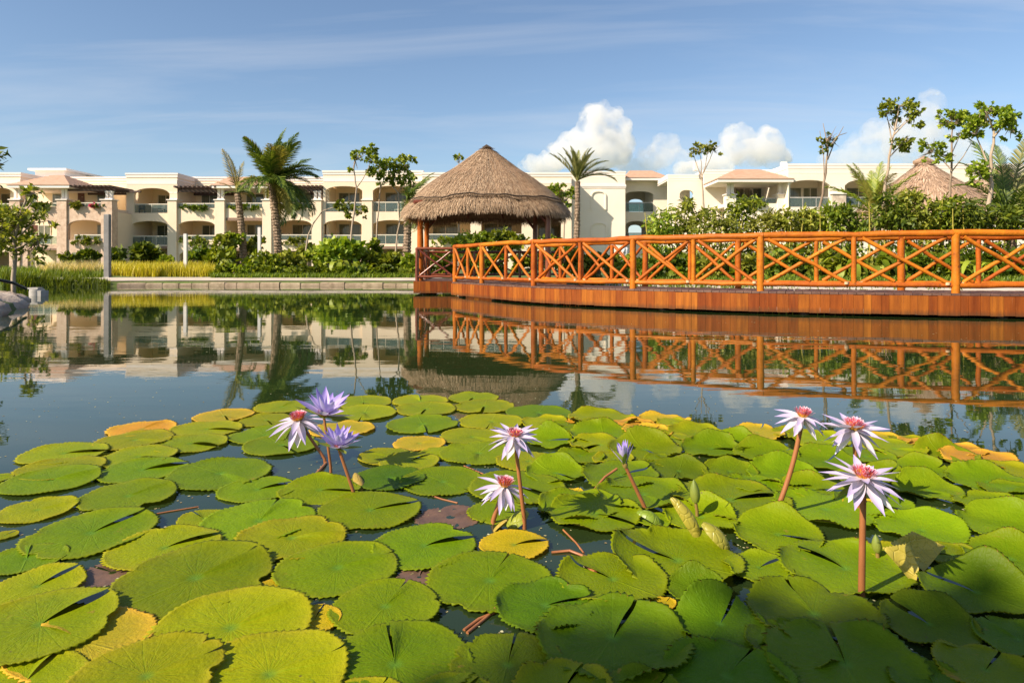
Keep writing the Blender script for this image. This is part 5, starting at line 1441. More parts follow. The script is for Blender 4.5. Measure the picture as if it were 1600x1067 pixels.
for i, (x, d, blobs, mat, n, cu, lab) in enumerate((
    (1035, 26, [(1032, 350, 20, 22), (1042, 328, 14, 10), (1022, 368, 12, 14)], 'leaf_lime', 900, 3, 'leftmost hedge clump, brightest lime, beside the blank cream wall'),
    (1068, 26.5, [(1068, 332, 20, 18), (1064, 352, 22, 16), (1075, 315, 10, 8)], 'leaf_olive', 900, 3, 'hedge clump below the little arched window'),
    (1100, 26, [(1098, 348, 20, 18), (1108, 330, 12, 10), (1092, 365, 20, 10)], 'leaf_olive', 800, 4, 'hedge clump around the flat-topped tree stem'),
    (1132, 26, [(1130, 352, 20, 15), (1125, 340, 12, 8)], 'leaf_olive', 700, 3, 'lower gap-filling hedge clump left of the white pavilion'),
    (1162, 27, [(1165, 312, 22, 14), (1158, 330, 20, 12), (1160, 352, 24, 16), (1150, 318, 10, 8)], 'leaf', 1200, 4, 'tallest hedge clump covering the white pavilion front'),
    (1196, 26, [(1196, 346, 22, 18), (1205, 335, 12, 8)], 'leaf_olive', 850, 4, 'hedge clump right of the tallest one'),
    (1230, 25.5, [(1230, 345, 22, 17), (1222, 332, 10, 8)], 'leaf_olive', 850, 4, 'hedge clump below the double white columns'),
    (1264, 25.5, [(1264, 342, 23, 19), (1258, 328, 12, 7)], 'leaf_olive', 1000, 4, 'hedge clump in front of the glazed arch'),
    (1298, 25, [(1298, 340, 23, 22), (1305, 325, 12, 7)], 'leaf', 950, 4, 'hedge clump below the rubble stone pier'),
    (1330, 25, [(1328, 340, 18, 18), (1338, 355, 14, 12), (1320, 325, 10, 7)], 'leaf_dark', 800, 4, 'hedge clump at the left eave of the far hut'),
    (1392, 23.5, [(1392, 325, 22, 24), (1402, 345, 24, 18), (1380, 305, 10, 8)], 'leaf_dark', 1200, 4, 'dense dark hedge clump before the far hut, left side'),
    (1432, 23.5, [(1430, 322, 24, 22), (1440, 345, 26, 18), (1418, 305, 12, 8)], 'leaf_olive', 1300, 4, 'dense hedge clump under the far hut ridge'),
    (1470, 23.5, [(1472, 330, 24, 20), (1465, 348, 26, 16), (1480, 312, 12, 8)], 'leaf', 1200, 4, 'dense hedge clump around the open-branched tree'),
    (1508, 23, [(1508, 328, 24, 22), (1512, 348, 24, 16)], 'leaf_dark', 1150, 4, 'dense hedge clump left of the pale trunk'),
    (1562, 23, [(1560, 338, 26, 20), (1580, 350, 24, 14)], 'leaf_dark', 1000, 3, 'dense hedge clump below the right edge palm'),
    (1620, 23, [(1615, 330, 30, 26), (1620, 350, 30, 18)], 'leaf_dark', 1000, 3, 'dense hedge clump cut by the right edge of the photo'))):
    bamboo(lab, x, d, blobs, mat, n, cu, 1500 + i)
LP = 'low plants behind the bridge'
rl_ = np.random.default_rng(41)
ld_ = {}
LM = [('the date palm', 0), ('the third orange main post', 989), ('the flat-topped tree', 1104), ('the fourth orange main post', 1189), ('the twin reddish stems', 1281), ('the layered-crown tree', 1378), ('the open-branched tree', 1484), ('the pale trunk', 1543), ('the edge of the photo', 1600)]
for i in range(22):
    x = 905 + i * 34 + rl_.uniform(-8, 8); d = 24.5 - 3.0 * i / 22
    mat = ('leaf', 'leaf_dark', 'leaf_dark', 'leaf_olive')[rl_.integers(0, 4)]
    shrub('low_plant', row_label('low plant behind the bridge rails', x, ld_, LM), 'plant', d, x, 412 + rl_.uniform(-8, 4), 24 + rl_.uniform(-4, 8), 20 + rl_.uniform(-4, 8), mat, .24, 340, LP, .42, seed=200 + i)

# grass, each mass as one thing nobody could count
def blades(name, mat, regions, n, h, w, rng, lean=.25, label=None):
    V, F = [], []
    for _ in range(n):
        x0, x1, d0, d1, hs = regions[rng.integers(0, len(regions))]
        d = rng.uniform(d0, d1); X = Xp(rng.uniform(x0, x1), d); z = ground_z(X, d) - .02
        if z < -.12: continue
        L = h * hs * rng.uniform(.5, 1.15); a = rng.uniform(0, 6.28); ln = lean * rng.uniform(.2, 1.5)
        o = Vector((math.cos(a), math.sin(a), 0)); s = Vector((-o.y, o.x, 0)) * w * rng.uniform(.6, 1.3)
        p = Vector((X, d, z)); m = p + o * L * ln * .35 + Vector((0, 0, L * .6)); t = p + o * L * ln + Vector((0, 0, L * .98))
        b = len(V); V += [p - s, p + s, m + s * .8, m - s * .8, t]
        F += [(b, b + 1, b + 2), (b, b + 2, b + 3), (b + 3, b + 2, b + 4)]
    o = link(mesh_np(name, V, F), name, M[mat])
    return tag(o, label, None, None, 'stuff')
rg = np.random.default_rng(61)
blades('yellow_grass', 'grass_yellow', [(168, 335, 32.2, 33.6, 1.0), (172, 330, 33.6, 35, 1.2)], 7000, .62, .016, rg, .35, 'tall yellow ornamental grass behind the kerb')
blades('plume_grass', 'grass_plume', [(60, 168, 32, 34, 1.0)], 1800, .75, .012, rg, .7, 'tan plume grass below the stone pavilion')
blades('meadow_grass', 'grass', [(-20, 170, 31.2, 34.5, 1.0), (60, 170, 30.9, 33, .7), (0, 60, 28, 33, 1)], 5000, .5, .016, rg, .4, 'green grass around the left bank')
blades('reeds', 'grass', [(4, 52, 27.6, 28.6, 1.1), (40, 110, 28.2, 29.2, .7), (100, 172, 28.9, 29.9, .5)], 5000, .52, .014, rg, .3, 'green reeds at the water edge on the left')
blades('ground_cover', 'grass', [(880, 1700, 16.6, 21.5, .6), (860, 1300, 20, 26, .8), (1000, 1660, 18.5, 23, .8)], 16000, .26, .018, rg, .6, 'bright green ground cover behind the bridge')
blades('hedge_foot_grass', 'grass', [(330, 655, 31.3, 32.3, 1)], 5000, .28, .02, rg, .6, 'green growth at the foot of the kerb hedge')
# ---------------------------------------------------------------- kerb, path, posts, bank things
kb = empty('kerb', (0, 0, 0)); tag(kb, 'pale stone kerb of the far pond edge', None, None, 'structure')
kr = np.random.default_rng(71)
aL, aR = math.atan2(29.9 - PC.y, -17.3 - PC.x), math.atan2(29.8 - PC.y, -2.6 - PC.x)
ka = np.linspace(aL, aR, 400)
kp = resample([Vector((PC.x + float(shore_r(q)) * math.cos(q), PC.y + float(shore_r(q)) * math.sin(q), 0)) for q in ka], .05)
i = 0
while i < len(kp) - 26:
    st_ = int(kr.integers(11, 24)); p, q = kp[i], kp[i + st_]; dv = (q - p); ln = dv.length; c = (p + q) / 2
    M4 = Matrix.Translation(c) @ Matrix.Rotation(math.atan2(dv.y, dv.x) + kr.normal(0, .01), 4, 'Z')
    h = .13 + kr.uniform(-.03, .03); l = ln / 2 - .008; f = kr.uniform(-.02, .02); e = .035
    v = [(-l, -.26 + f, -.3), (l, -.26 + f, -.3), (l, .30, -.3), (-l, .30, -.3), (-l + .01, -.20 + f, h - e), (l - .01, -.20 + f, h - e), (l, .30, h - e), (-l, .30, h - e), (-l + e, -.15 + f, h), (l - e, -.15 + f, h + kr.uniform(-.015, .015)), (l - e, .28, h), (-l + e, .28, h)]
    mb = MB()
    mb.add([M4 @ Vector(p_) for p_ in v], ((0, 1, 5, 4), (1, 2, 6, 5), (2, 3, 7, 6), (3, 0, 4, 7), (4, 5, 9, 8), (5, 6, 10, 9), (6, 7, 11, 10), (7, 4, 8, 11), (8, 9, 10, 11)))
    mb.build('stone', M['kerb'], kb)
    i += st_
# pale path behind the kerb at left and the paving behind the bridge
def strip(name, label, pts_in, pts_out, mat):
    mb = MB(); n = len(pts_in); V, F = [], []
    for p, q in zip(pts_in, pts_out):
        for t in range(5):
            u = Vector(p).lerp(Vector(q), t / 4); V.append((u.x, u.y, ground_z(u.x, u.y) + .035))
    for i in range(n - 1):
        for t in range(4): F.append((i * 5 + t, (i + 1) * 5 + t, (i + 1) * 5 + t + 1, i * 5 + t + 1))
    mb.add(V, F, True); o = mb.build(name, mat)
    if o.data.polygons[0].normal.z < 0: o.data.flip_normals()
    return tag(o, label, None, None, 'structure')
angs = np.linspace(math.radians(141), math.radians(100), 60)
strip('path', 'pale path along the far kerb', [(PC.x + (shore_r(b) + .36) * math.cos(b), PC.y + (shore_r(b) + .36) * math.sin(b), 0) for b in angs], [(PC.x + (shore_r(b) + 1.5) * math.cos(b), PC.y + (shore_r(b) + 1.5) * math.sin(b), 0) for b in angs], M['path'])
angs = np.linspace(math.radians(-5), math.radians(76), 80)
strip('paved_edge', 'pale paved edge of the right bank behind the bridge', [(PC.x + (shore_r(b) + .12) * math.cos(b), PC.y + (shore_r(b) + .12) * math.sin(b), 0) for b in angs], [(PC.x + (shore_r(b) + 1.2) * math.cos(b), PC.y + (shore_r(b) + 1.2) * math.sin(b), 0) for b in angs], M['path'])

def square_post(lab, x, ytop, d, w, mat, group=None):
    c = P(x, ytop, d); b = ground_z(c.x, c.y) - .05
    mb = MB(); e = .012; h = c.z
    root = empty('bollard_light', (c.x, c.y, b), lab, 'lamp post', group)
    mb.box(-w / 2, w / 2, -w / 2, w / 2, 0, h - b - .03)
    mb.build('shaft', mat, root)
    t = MB(); t.box(-w / 2 + .008, w / 2 - .008, -w / 2 + .008, w / 2 - .008, h - b - .028, h - b); t.build('cap', M['concrete'], root)
    f = MB(); f.box(-w / 2 - .03, w / 2 + .03, -w / 2 - .03, w / 2 + .03, .02, .10); f.build('foot', M['concrete'], root)
M['post_grey'] = plain('weathered_grey_post', (0.25, 0.24, 0.23), (0.17, 0.16, 0.155), 3, .7)
M['post_white'] = plain('white_post', (0.74, 0.70, 0.66), (0.64, 0.60, 0.56), 3, .7)
square_post('tall grey square post at the water edge left of the yellow grass', 168, 335, 31.0, .22, M['post_grey'])
square_post('short white square post standing in the yellow grass', 290, 365, 33.5, .15, M['post_white'])
square_post('white square post behind the shrubs between the two palms', 405.5, 355, 36.5, .15, M['post_white'])

# block in the water by the left bank
bl = empty('concrete_block', (-14.05, 20.2, -.3), 'pale concrete block standing in the water off the left bank', 'concrete block')
mb = MB(); mb.tube([(0, 0, 0), (0, 0, .42), (0, 0, .50)], [.20, .20, .19], 12); mb.build('drum', M['concrete'], bl)
mb = MB(); mb.box(-.02, .22, -.16, .18, 0, .46); mb.box(-.2, .1, -.12, .12, .502, .55); mb.build('cap', M['concrete'], bl)
# black liner and rocks on the near left bank
def lump(name, lab, c, r, seed, mat, cat='rock', group=None):
    rng = np.random.default_rng(seed); mb = MB(); n, m = 14, 9; V = []
    ph_ = rng.uniform(0, 6, 6)
    for i in range(m + 1):
        for j in range(n):
            th = math.pi * i / m; a_ = 2 * math.pi * j / n
            k_ = 1 + .16 * math.sin(3 * a_ + ph_[0] + 2 * th) + .10 * math.sin(5 * a_ + ph_[1]) * math.sin(2 * th + ph_[2]) + rng.normal(0, .025)
            V.append((r[0] * k_ * math.sin(th) * math.cos(a_), r[1] * k_ * math.sin(th) * math.sin(a_), r[2] * k_ * math.cos(th)))
    F = [(i * n + j, (i + 1) * n + j, (i + 1) * n + (j + 1) % n, i * n + (j + 1) % n) for i in range(m) for j in range(n)]
    mb.add(V, F, True); o = mb.build(name, mat); o.location = c
    return tag(o, lab, cat, group)
RG_ = 'pale rocks of the left bank'
for i, (x, y, z, r, lab) in enumerate(((-9.6, 11.9, .02, (.6, .8, .3), 'low pale rock at the near tip of the left bank'), (-10.9, 14.0, .0, (.7, .9, .32), 'broad pale rock under the black pond liner'), (-11.9, 15.8, .0, (.5, .6, .26), 'small pale rock where the left bank meets the water'),
                                       (-12.6, 17.0, .0, (.5, .5, .22), 'small pale rock farthest along the left bank'))):
    lump('rock', lab, (x, y, z), r, 80 + i, M['rock'], 'rock', RG_)
mb = MB(); V, F = [], []; nx, ny = 26, 40; rl2 = np.random.default_rng(14)
for i in range(ny + 1):
    for j in range(nx + 1):
        t, s = i / ny, j / nx
        y = 11.2 + 6.0 * t; edge = np.interp(y, [11, 12.5, 14.2, 16.6, 18.6], [-9.35, -9.75, -10.75, -12.3, -15.2])
        x = edge - 3.6 * s
        z = ground_z(x, y) if s > .05 else .05
        z = max(z, .12) + .10 + .10 * math.sin(s * 9 + t * 5) + .05 * math.sin(t * 23 + s * 6) + .16 * math.sin(min(1, s * 2) * 1.57) + rl2.normal(0, .008)
        if j == 0: z -= .10
        V.append((x + .12 * math.sin(t * 17), y, z))
for i in range(ny):
    for j in range(nx): a_ = i * (nx + 1) + j; F.append((a_, a_ + 1, a_ + nx + 2, a_ + nx + 1))
mb.add(V, F, True); o = mb.build('pond_liner', M['liner']); tag(o, 'black wrinkled pond liner lying over the left bank', 'pond liner')
if o.data.polygons[0].normal.z < 0: o.data.flip_normals()
mb = MB(); mb.tube([(-13.2, 14.6, .78), (-12.3, 14.4, .74), (-11.6, 14.9, .66), (-11.4, 15.6, .50), (-11.6, 16.3, .34)], .035, 8); tag(mb.build('hose', M['liner']), 'black hose lying over the pond liner', 'hose')

# ---------------------------------------------------------------- far thatched huts on the right
def hut(lab, x, yapex, yeave, d, half, seed):
    c = P(x, yapex, d); ze = Zp(yeave, d); g = ground_z(c.x, c.y)
    root = empty('thatched_hut', (c.x, c.y, g), lab, 'hut', 'thatched huts on the right bank')
    H, E = c.z - g, ze - g
    prof = [(0, H), (.25, H - .12), (half * .3, H - (H - E) * .26), (half * .6, H - (H - E) * .52), (half * .85, H - (H - E) * .80), (half, E), (half * .96, E - .25), (half * .8, E + .1), (.3, H - .8)]
    n = 64; V = []
    for r, z in prof:
        for k in range(n):
            u = 2 * math.pi * k / n; a, b = sq(u, 2.3); q = r * (1 + .02 * math.sin(11 * u + seed) + .015 * math.sin(23 * u))
            V.append((a * q, b * q, z + .05 * math.sin(9 * u + r * 3)))
    F = [((i + 1) * n + k, (i + 1) * n + (k + 1) % n, i * n + (k + 1) % n, i * n + k) for i in range(len(prof) - 1) for k in range(n)]
    rf_ = link(mesh_np('roof', V, [tuple(f) for f in F], True), 'roof', M['thatch_light'], root)
    rng = np.random.default_rng(seed); Vs, Fs = [], []
    pr = prof[:6]
    for _ in range(7000):
        u = rng.uniform(0, 6.283); t = rng.uniform(0, 1) ** .6 * 4.99; i = int(t); f = t - i
        r = pr[i][0] * (1 - f) + pr[i + 1][0] * f; z = pr[i][1] * (1 - f) + pr[i + 1][1] * f
        a, b = sq(u, 2.3); L = rng.uniform(.2, .4); dr, dz = pr[i + 1][0] - pr[i][0], pr[i + 1][1] - pr[i][1]; q = math.hypot(dr, dz)
        p0 = Vector((a * r, b * r, z + .06)); p1 = p0 + Vector((a * dr / q * L, b * dr / q * L, dz / q * L + .03)); s_ = Vector((-b, a, 0)) * .014
        k0 = len(Vs); Vs += [p0 - s_, p0 + s_, p1 + s_ * .4, p1 - s_ * .4]; Fs.append((k0, k0 + 1, k0 + 2, k0 + 3))
    tag(link(mesh_np('thatch', Vs, Fs), 'thatch', M['straw_light'], rf_), kind='stuff')
    cp = MB(); cp.tube([(-.5, 0, H - .02), (0, 0, H + .10), (.5, 0, H - .02)], [.10, .22, .10], 8); cp.build('ridge_cap', M['thatch_light'], root)
    for a, b in ((.7, .7), (.7, -.7), (-.7, .7), (-.7, -.7)):
        log('post', (a * half, b * half, 0), (a * half, b * half, E + .4), .12, M['log_dark'], root, .01, 4)
hut('far thatched hut showing its sunlit roof above the hedge', 1444, 254, 345, 33, 3.3, 5)
hut('second far hut roof half hidden behind the tree at the right edge', 1565, 266, 330, 40, 4.2, 8)

# ---------------------------------------------------------------- person on the path behind the bridge
def person():
    d = 38.0; b = P(977, 430, d); b.z = ground_z(b.x, b.y) + .02
    me = bpy.data.meshes.new('person')
    J = {'pelvis': (0, 0, .93), 'waist': (0, 0, 1.08), 'chest': (0, 0, 1.30), 'neck': (0, .0, 1.46), 'head': (0, -.015, 1.56), 'top': (0, -.01, 1.68),
         'shl': (-.17, 0, 1.40), 'ell': (-.23, .04, 1.13), 'wrl': (-.22, -.06, .90), 'hal': (-.22, -.10, .80), 'shr': (.17, 0, 1.40), 'elr': (.24, .05, 1.13), 'wrr': (.23, -.03, .89), 'har': (.23, -.07, .79),
         'hil': (-.09, 0, .90), 'knl': (-.10, -.08, .50), 'anl': (-.10, .02, .09), 'tol': (-.10, -.14, .03), 'hir': (.09, 0, .90), 'knr': (.10, .05, .50), 'anr': (.10, .18, .10), 'tor': (.10, .04, .03)}
    R = {'pelvis': .14, 'waist': .12, 'chest': .15, 'neck': .055, 'head': .095, 'top': .07, 'shl': .06, 'ell': .042, 'wrl': .03, 'hal': .028, 'shr': .06, 'elr': .042, 'wrr': .03, 'har': .028, 'hil': .09, 'knl': .06, 'anl': .04, 'tol': .035, 'hir': .09, 'knr': .06, 'anr': .04, 'tor': .035}
    E = [('pelvis', 'waist'), ('waist', 'chest'), ('chest', 'neck'), ('neck', 'head'), ('head', 'top'), ('chest', 'shl'), ('shl', 'ell'), ('ell', 'wrl'), ('wrl', 'hal'), ('chest', 'shr'), ('shr', 'elr'), ('elr', 'wrr'), ('wrr', 'har'),
         ('pelvis', 'hil'), ('hil', 'knl'), ('knl', 'anl'), ('anl', 'tol'), ('pelvis', 'hir'), ('hir', 'knr'), ('knr', 'anr'), ('anr', 'tor')]
    K = list(J); me.from_pydata([J[k_] for k_ in K], [(K.index(a_), K.index(c_)) for a_, c_ in E], [])
    ob = bpy.data.objects.new('body_rig', me); COL.objects.link(ob)
    sk = ob.modifiers.new('skin', 'SKIN'); ob.modifiers.new('sub', 'SUBSURF').levels = 1
    for i, k_ in enumerate(K):
        me.skin_vertices[0].data[i].radius = (R[k_], R[k_]); me.skin_vertices[0].data[i].use_root = (i == 0)
    dg = bpy.context.evaluated_depsgraph_get(); dg.update()
    m2 = bpy.data.meshes.new_from_object(ob.evaluated_get(dg)); bpy.data.objects.remove(ob)
    m2.materials.clear()
    root = link(m2, 'person', M['skin']); root.location = b; root.rotation_euler = (0, 0, math.radians(60))
    tag(root, 'person in white shirt and red shorts walking behind the bridge', 'person')
    s = MB(); s.tube([(0, 0, .92), (0, 0, 1.05), (0, 0, 1.25), (0, 0, 1.40), (0, 0, 1.47)], [.175, .17, .19, .17, .075], 14, cap=False)
    for q in (-1, 1): s.tube([(.13 * q, 0, 1.40), (.20 * q, .01, 1.32), (.235 * q, .03, 1.18)], [.085, .08, .072], 10, cap=False)
    s.build('shirt', M['shirt'], root)
    h = MB(); h.tube([(0, 0, .98), (0, 0, .84)], [.172, .18], 14, cap=False)
    h.tube([(-.09, -.01, .88), (-.10, -.06, .56)], [.11, .095], 12, cap=False); h.tube([(.09, .01, .88), (.10, .04, .56)], [.11, .095], 12, cap=False)
    h.build('shorts', M['shorts'], root)
    ha = MB(); V = []
    for i in range(6):
        for j in range(12):
            t = math.pi * .5 * i / 5; a_ = 2 * math.pi * j / 12; V.append((.112 * math.cos(t) * math.cos(a_), .02 + .118 * math.cos(t) * math.sin(a_), 1.61 + .11 * math.sin(t)))
    ha.add(V, [(i * 12 + j, i * 12 + (j + 1) % 12, (i + 1) * 12 + (j + 1) % 12, (i + 1) * 12 + j) for i in range(5) for j in range(12)], True); ha.build('hair', M['hair'], root)
person()
# ---------------------------------------------------------------- lily pads
PADC = {  # leaf colour, how far the rim yellows, word for the label
    'g': ((0.146, 0.214, 0.002), .10, 'green'), 'l': ((0.178, 0.262, 0.003), .05, 'bright lime'), 'y': ((0.228, 0.265, 0.003), .22, 'yellow-green'),
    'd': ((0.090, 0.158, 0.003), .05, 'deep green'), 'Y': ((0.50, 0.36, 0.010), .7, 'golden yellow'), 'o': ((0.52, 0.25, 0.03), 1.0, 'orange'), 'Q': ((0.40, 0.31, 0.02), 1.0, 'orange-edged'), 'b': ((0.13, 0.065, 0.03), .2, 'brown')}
# centre x, y, width in the photograph, a point on the slit, colour, rim lift (x, y direction pixel, metres)
PADS = [
 (350,650,98,(357,659),'Q'),(222,671,110,(240,665),'o'),(210,689,125,(250,690),'y'),(323,671,113,(345,672),'y'),(297,694,118,(325,697),'y'),(100,710,145,(145,708),'y'),(215,714,128,(250,717),'y'),
 (95,733,146,(150,729),'y'),(80,752,160,(140,741),'g',(130,738),.012),(222,735,146,(280,728),'g'),(344,741,167,(372,748),'g'),(200,777,158,(262,757),'g',(250,755),.014),(58,797,132,(118,784),'y',(110,782),.012),(-6,748,56,(15,745),'y'),
 (440,637,84,(455,630),'y'),(416,657,88,(424,663),'y'),(414,681,112,(430,690),'g',(440,670),.01),(440,697,118,(463,709),'g',(436,680),.012),(535,671,100,(560,676),'Q'),(567,629,90,(568,637),'y'),(570,646,100,(564,654),'y'),
 (657,627,86,(655,621),'y'),(666,640,92,(657,649),'y'),(660,664,110,(668,677),'g'),(740,622,78,(733,628),'y'),(757,636,92,(753,645),'y'),(768,660,98,(761,670),'y'),(737,683,98,(760,686),'y'),(748,709,120,(735,719),'g'),
 (655,694,80,(680,690),'Q'),(692,708,70,(712,700),'y'),(605,714,90,(580,708),'y'),(640,722,92,(660,716),'y'),
 (500,766,128,(545,768),'g',(508,742),.026),(402,766,120,(450,758),'g'),(608,748,112,(640,752),'d'),(692,753,126,(718,762),'g',(700,728),.018),(405,815,180,(432,789),'l'),(578,799,156,(645,789),'g'),(318,810,82,(300,800),'y'),
 (455,842,172,(535,834),'y'),(142,835,212,(222,808),'g',(215,806),.016),(42,873,136,(58,840),'g'),(8,836,44,(20,832),'y'),(257,858,182,(335,840),'y'),(176,892,112,(150,885),'b'),(305,905,256,(402,866),'g',(395,864),.020),(58,918,160,(112,896),'y',(105,890),.016),
 (527,888,190,(612,867),'g'),(663,854,162,(738,843),'g'),(602,950,170,(638,911),'g'),(765,908,194,(797,868),'g'),(803,852,106,(840,848),'Y'),(360,984,258,(462,946),'y',(455,945),.014),(62,980,262,(160,942),'y',(155,940),.018),
 (130,1003,236,(60,985),'Q'),(228,1064,250,(330,1032),'y',(320,1030),.016),(40,1062,200,(80,1030),'y'),(420,1056,256,(528,1027),'y',(520,1026),.018),(492,968,84,(505,950),'Y'),(424,915,46,(432,908),'Y'),(617,1040,240,(606,984),'g'),
 (793,1042,176,(808,990),'d'),(852,949,156,(928,938),'d'),(957,909,172,(895,886),'g'),(958,1003,240,(992,955),'d'),(1058,879,206,(985,862),'g',(975,862),.02),(930,806,146,(995,823),'g'),(704,806,104,(720,800),'b'),(655,899,70,(660,890),'b'),
 (842,646,100,(836,653),'g'),(940,656,108,(910,660),'y'),(1034,660,92,(1010,666),'Q'),(992,667,76,(960,664),'o'),(1012,677,80,(1030,676),'Q'),(852,662,76,(880,658),'y'),(880,661,36,(886,660),'o'),(876,671,66,(900,668),'g'),
 (944,682,114,(948,692),'g',(925,669),.014),(858,690,82,(885,690),'l',(862,672),.024),(938,698,100,(920,704),'y'),(906,714,78,(935,708),'g'),(958,719,64,(970,716),'y'),(826,722,100,(850,735),'y'),(868,741,96,(900,752),'l',(862,718),.022),
 (808,762,150,(860,780),'g'),(970,746,124,(1000,740),'g'),(893,773,44,(900,770),'Y'),(905,792,130,(870,800),'g'),(1005,776,150,(1040,790),'g'),(1060,738,94,(1052,750),'d',(1070,722),.014),(1008,705,118,(1020,712),'g',(1000,686),.024),
 (1088,681,90,(1110,684),'y',(1080,672),.014),(1112,703,100,(1135,705),'g',(1110,684),.026),(1183,678,88,(1190,672),'Q'),(1150,694,84,(1170,698),'g',(1150,682),.02),(1196,712,104,(1230,708),'g',(1190,698),.02),(1140,739,88,(1122,748),'g',(1140,720),.014),
 (1226,746,120,(1260,750),'l',(1215,724),.026),(1142,784,188,(1210,778),'g'),(1290,724,110,(1310,716),'g',(1290,704),.018),(1290,800,170,(1350,780),'l'),(1216,838,150,(1262,848),'g',(1210,808),.018),(1186,890,112,(1215,880),'g'),
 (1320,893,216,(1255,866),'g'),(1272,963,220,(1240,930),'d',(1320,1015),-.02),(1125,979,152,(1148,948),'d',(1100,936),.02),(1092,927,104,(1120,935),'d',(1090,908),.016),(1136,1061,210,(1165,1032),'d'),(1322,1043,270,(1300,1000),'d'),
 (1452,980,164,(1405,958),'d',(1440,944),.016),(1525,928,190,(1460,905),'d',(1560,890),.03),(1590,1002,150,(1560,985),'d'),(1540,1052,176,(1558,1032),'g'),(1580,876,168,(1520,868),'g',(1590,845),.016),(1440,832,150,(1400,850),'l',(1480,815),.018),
 (1575,828,170,(1520,828),'l',(1570,802),.026),(1450,768,116,(1480,775),'l',(1432,746),.024),(1555,793,140,(1590,786),'g'),(1545,757,146,(1595,752),'g',(1500,735),.018),(1438,738,110,(1470,735),'g',(1440,716),.016),(1478,713,108,(1500,722),'g',(1462,702),.026),
 (1398,704,110,(1430,706),'y'),(1446,698,92,(1460,704),'o'),(1530,720,128,(1528,728),'o'),(1568,740,130,(1540,736),'y'),(1385,688,80,(1400,690),'Q'),(1352,716,100,(1380,712),'g'),(1280,690,100,(1300,694),'y'),(1246,680,80,(1260,678),'y'),
 (1380,745,90,(1400,740),'g',(1390,728),.014),(1346,792,60,(1360,790),'Y'),(1366,792,130,(1400,800),'l'),(1052,688,70,(1064,690),'y'),(1095,812,120,(1130,805),'l',(1110,786),.016),(1336,748,80,(1350,752),'g'),(1270,768,110,(1300,770),'g',(1260,750),.012),
 (1180,760,90,(1200,756),'g'),(1040,722,70,(1060,720),'g'),(776,800,90,(760,812),'g'),(1050,648+14,50,(1060,664),'y'),(1490,870,110,(1450,866),'g'),(1400,870,96,(1430,868),'y'),(1020,815,60,(1010,806),'l'),(1238,1010,150,(1260,990),'d'),
 (1460,1075,150,(1440,1050),'d'),(880,1085,160,(900,1060),'y'),(710,1100,150,(730,1080),'g'),(1040,944,34,(1046,938),'Y'),(1000,1105,170,(1030,1080),'d'),(560,1110,170,(580,1090),'y'),(145,1120,200,(180,1090),'y'),(1505,706,84,(1520,712),'o'),(1422,690,70,(1430,694),'y'),(1580,770,110,(1600,765),'g'),
]
def ray(x, y, z=0.004): return G(x, y, z)
def rot_noise(rng): return [(k, rng.uniform(-1, 1) / k, rng.uniform(0, 6.28)) for k in (2, 3, 4, 5, 7)]
placed = []
def pad_mesh(R, notch, lift, rng, detail, curl=1.0, rag=.06):
    ns = 120 if detail else 76
    ns -= ns % 2
    rings = [0, .05, .12, .22, .34, .46, .58, .70, .80, .88, .94, .98, 1.0]
    nz = rot_noise(rng); nq = rot_noise(rng); nh = rot_noise(rng)
    gap = rng.uniform(.03, .07); lip = rng.choice((-1, 1)); slit = rng.uniform(.35, .95)
    teeth = rng.uniform(.008, .056, ns) * rng.uniform(.8, 1.2)
    bite = [(rng.uniform(.05, .95), rng.uniform(.010, .028), rng.uniform(.05, .16)) for _ in range(rng.integers(0, 3))]
    V, UV = [], []
    for ir, r in enumerate(rings):
        for k in range(ns + 1):
            f = k / ns
            g = gap * (0.30 + .7 * (math.sin(math.pi * min(1, r)) ** .8) * slit + .55 * max(0, r - .75) * 2)
            th = notch + g + (2 * math.pi - 2 * g) * f
            out = 1 + sum(a * math.sin(n * th + p) for n, a, p in nz) * rag
            rr = R * r * (1 + (out - 1) * r)
            if ir == len(rings) - 1: rr *= 1 + (teeth[k // 2] if k % 2 else -.018 * teeth[k // 2] / .03)
            if ir == len(rings) - 2: rr *= .985
            for bp, bw, bd in bite: rr *= 1 - bd * math.exp(-((f - bp) / bw) ** 2) * max(0, (r - .7) / .3)
            z = -.004 * math.exp(-(r / .10) ** 2) * R / .2
            z += R * .016 * r * r * sum(a * math.sin(n * th + p) for n, a, p in nq)
            z += R * .010 * (r ** 1.5) * sum(a * math.sin((n + 5) * th + p + 5 * r) for n, a, p in nh)
            e = max(0, (r - .72) / .28)
            z += R * .046 * curl * e * e * (1 + .9 * math.sin(3 * th + nz[0][2]) + .6 * math.sin(7 * th + nq[1][2]))
            if lift:
                dth = (th - lift[0] + math.pi) % (2 * math.pi) - math.pi
                z += lift[1] * max(0, min(1, (r - .25) / .75)) ** 1.7 * max(0, math.cos(dth * 1.25)) ** 2 if abs(dth) < 1.25 else 0
            # one lip of the slit stands up
            fl = math.exp(-((f if lip > 0 else 1 - f) / .035) ** 2)
            z += fl * R * .085 * math.sin(math.pi * min(1, r * .93)) * slit
            V.append((rr * math.cos(th), rr * math.sin(th), z)); UV.append((f, r))
    F = []
    w = ns + 1
    for i in range(len(rings) - 1):
        for k in range(ns): F.append((i * w + k, (i + 1) * w + k, (i + 1) * w + k + 1, i * w + k + 1))
    # the turned-under thickness of the rim
    b = len(V); i0 = (len(rings) - 1) * w
    for k in range(w):
        x, y, z = V[i0 + k]; V.append((x * .985, y * .985, z - .0035)); UV.append((k / ns, 1.0))
    for k in range(ns): F.append((i0 + k, b + k, b + k + 1, i0 + k + 1))
    me = mesh_np('lily_pad', V, F, True, UV)
    return me
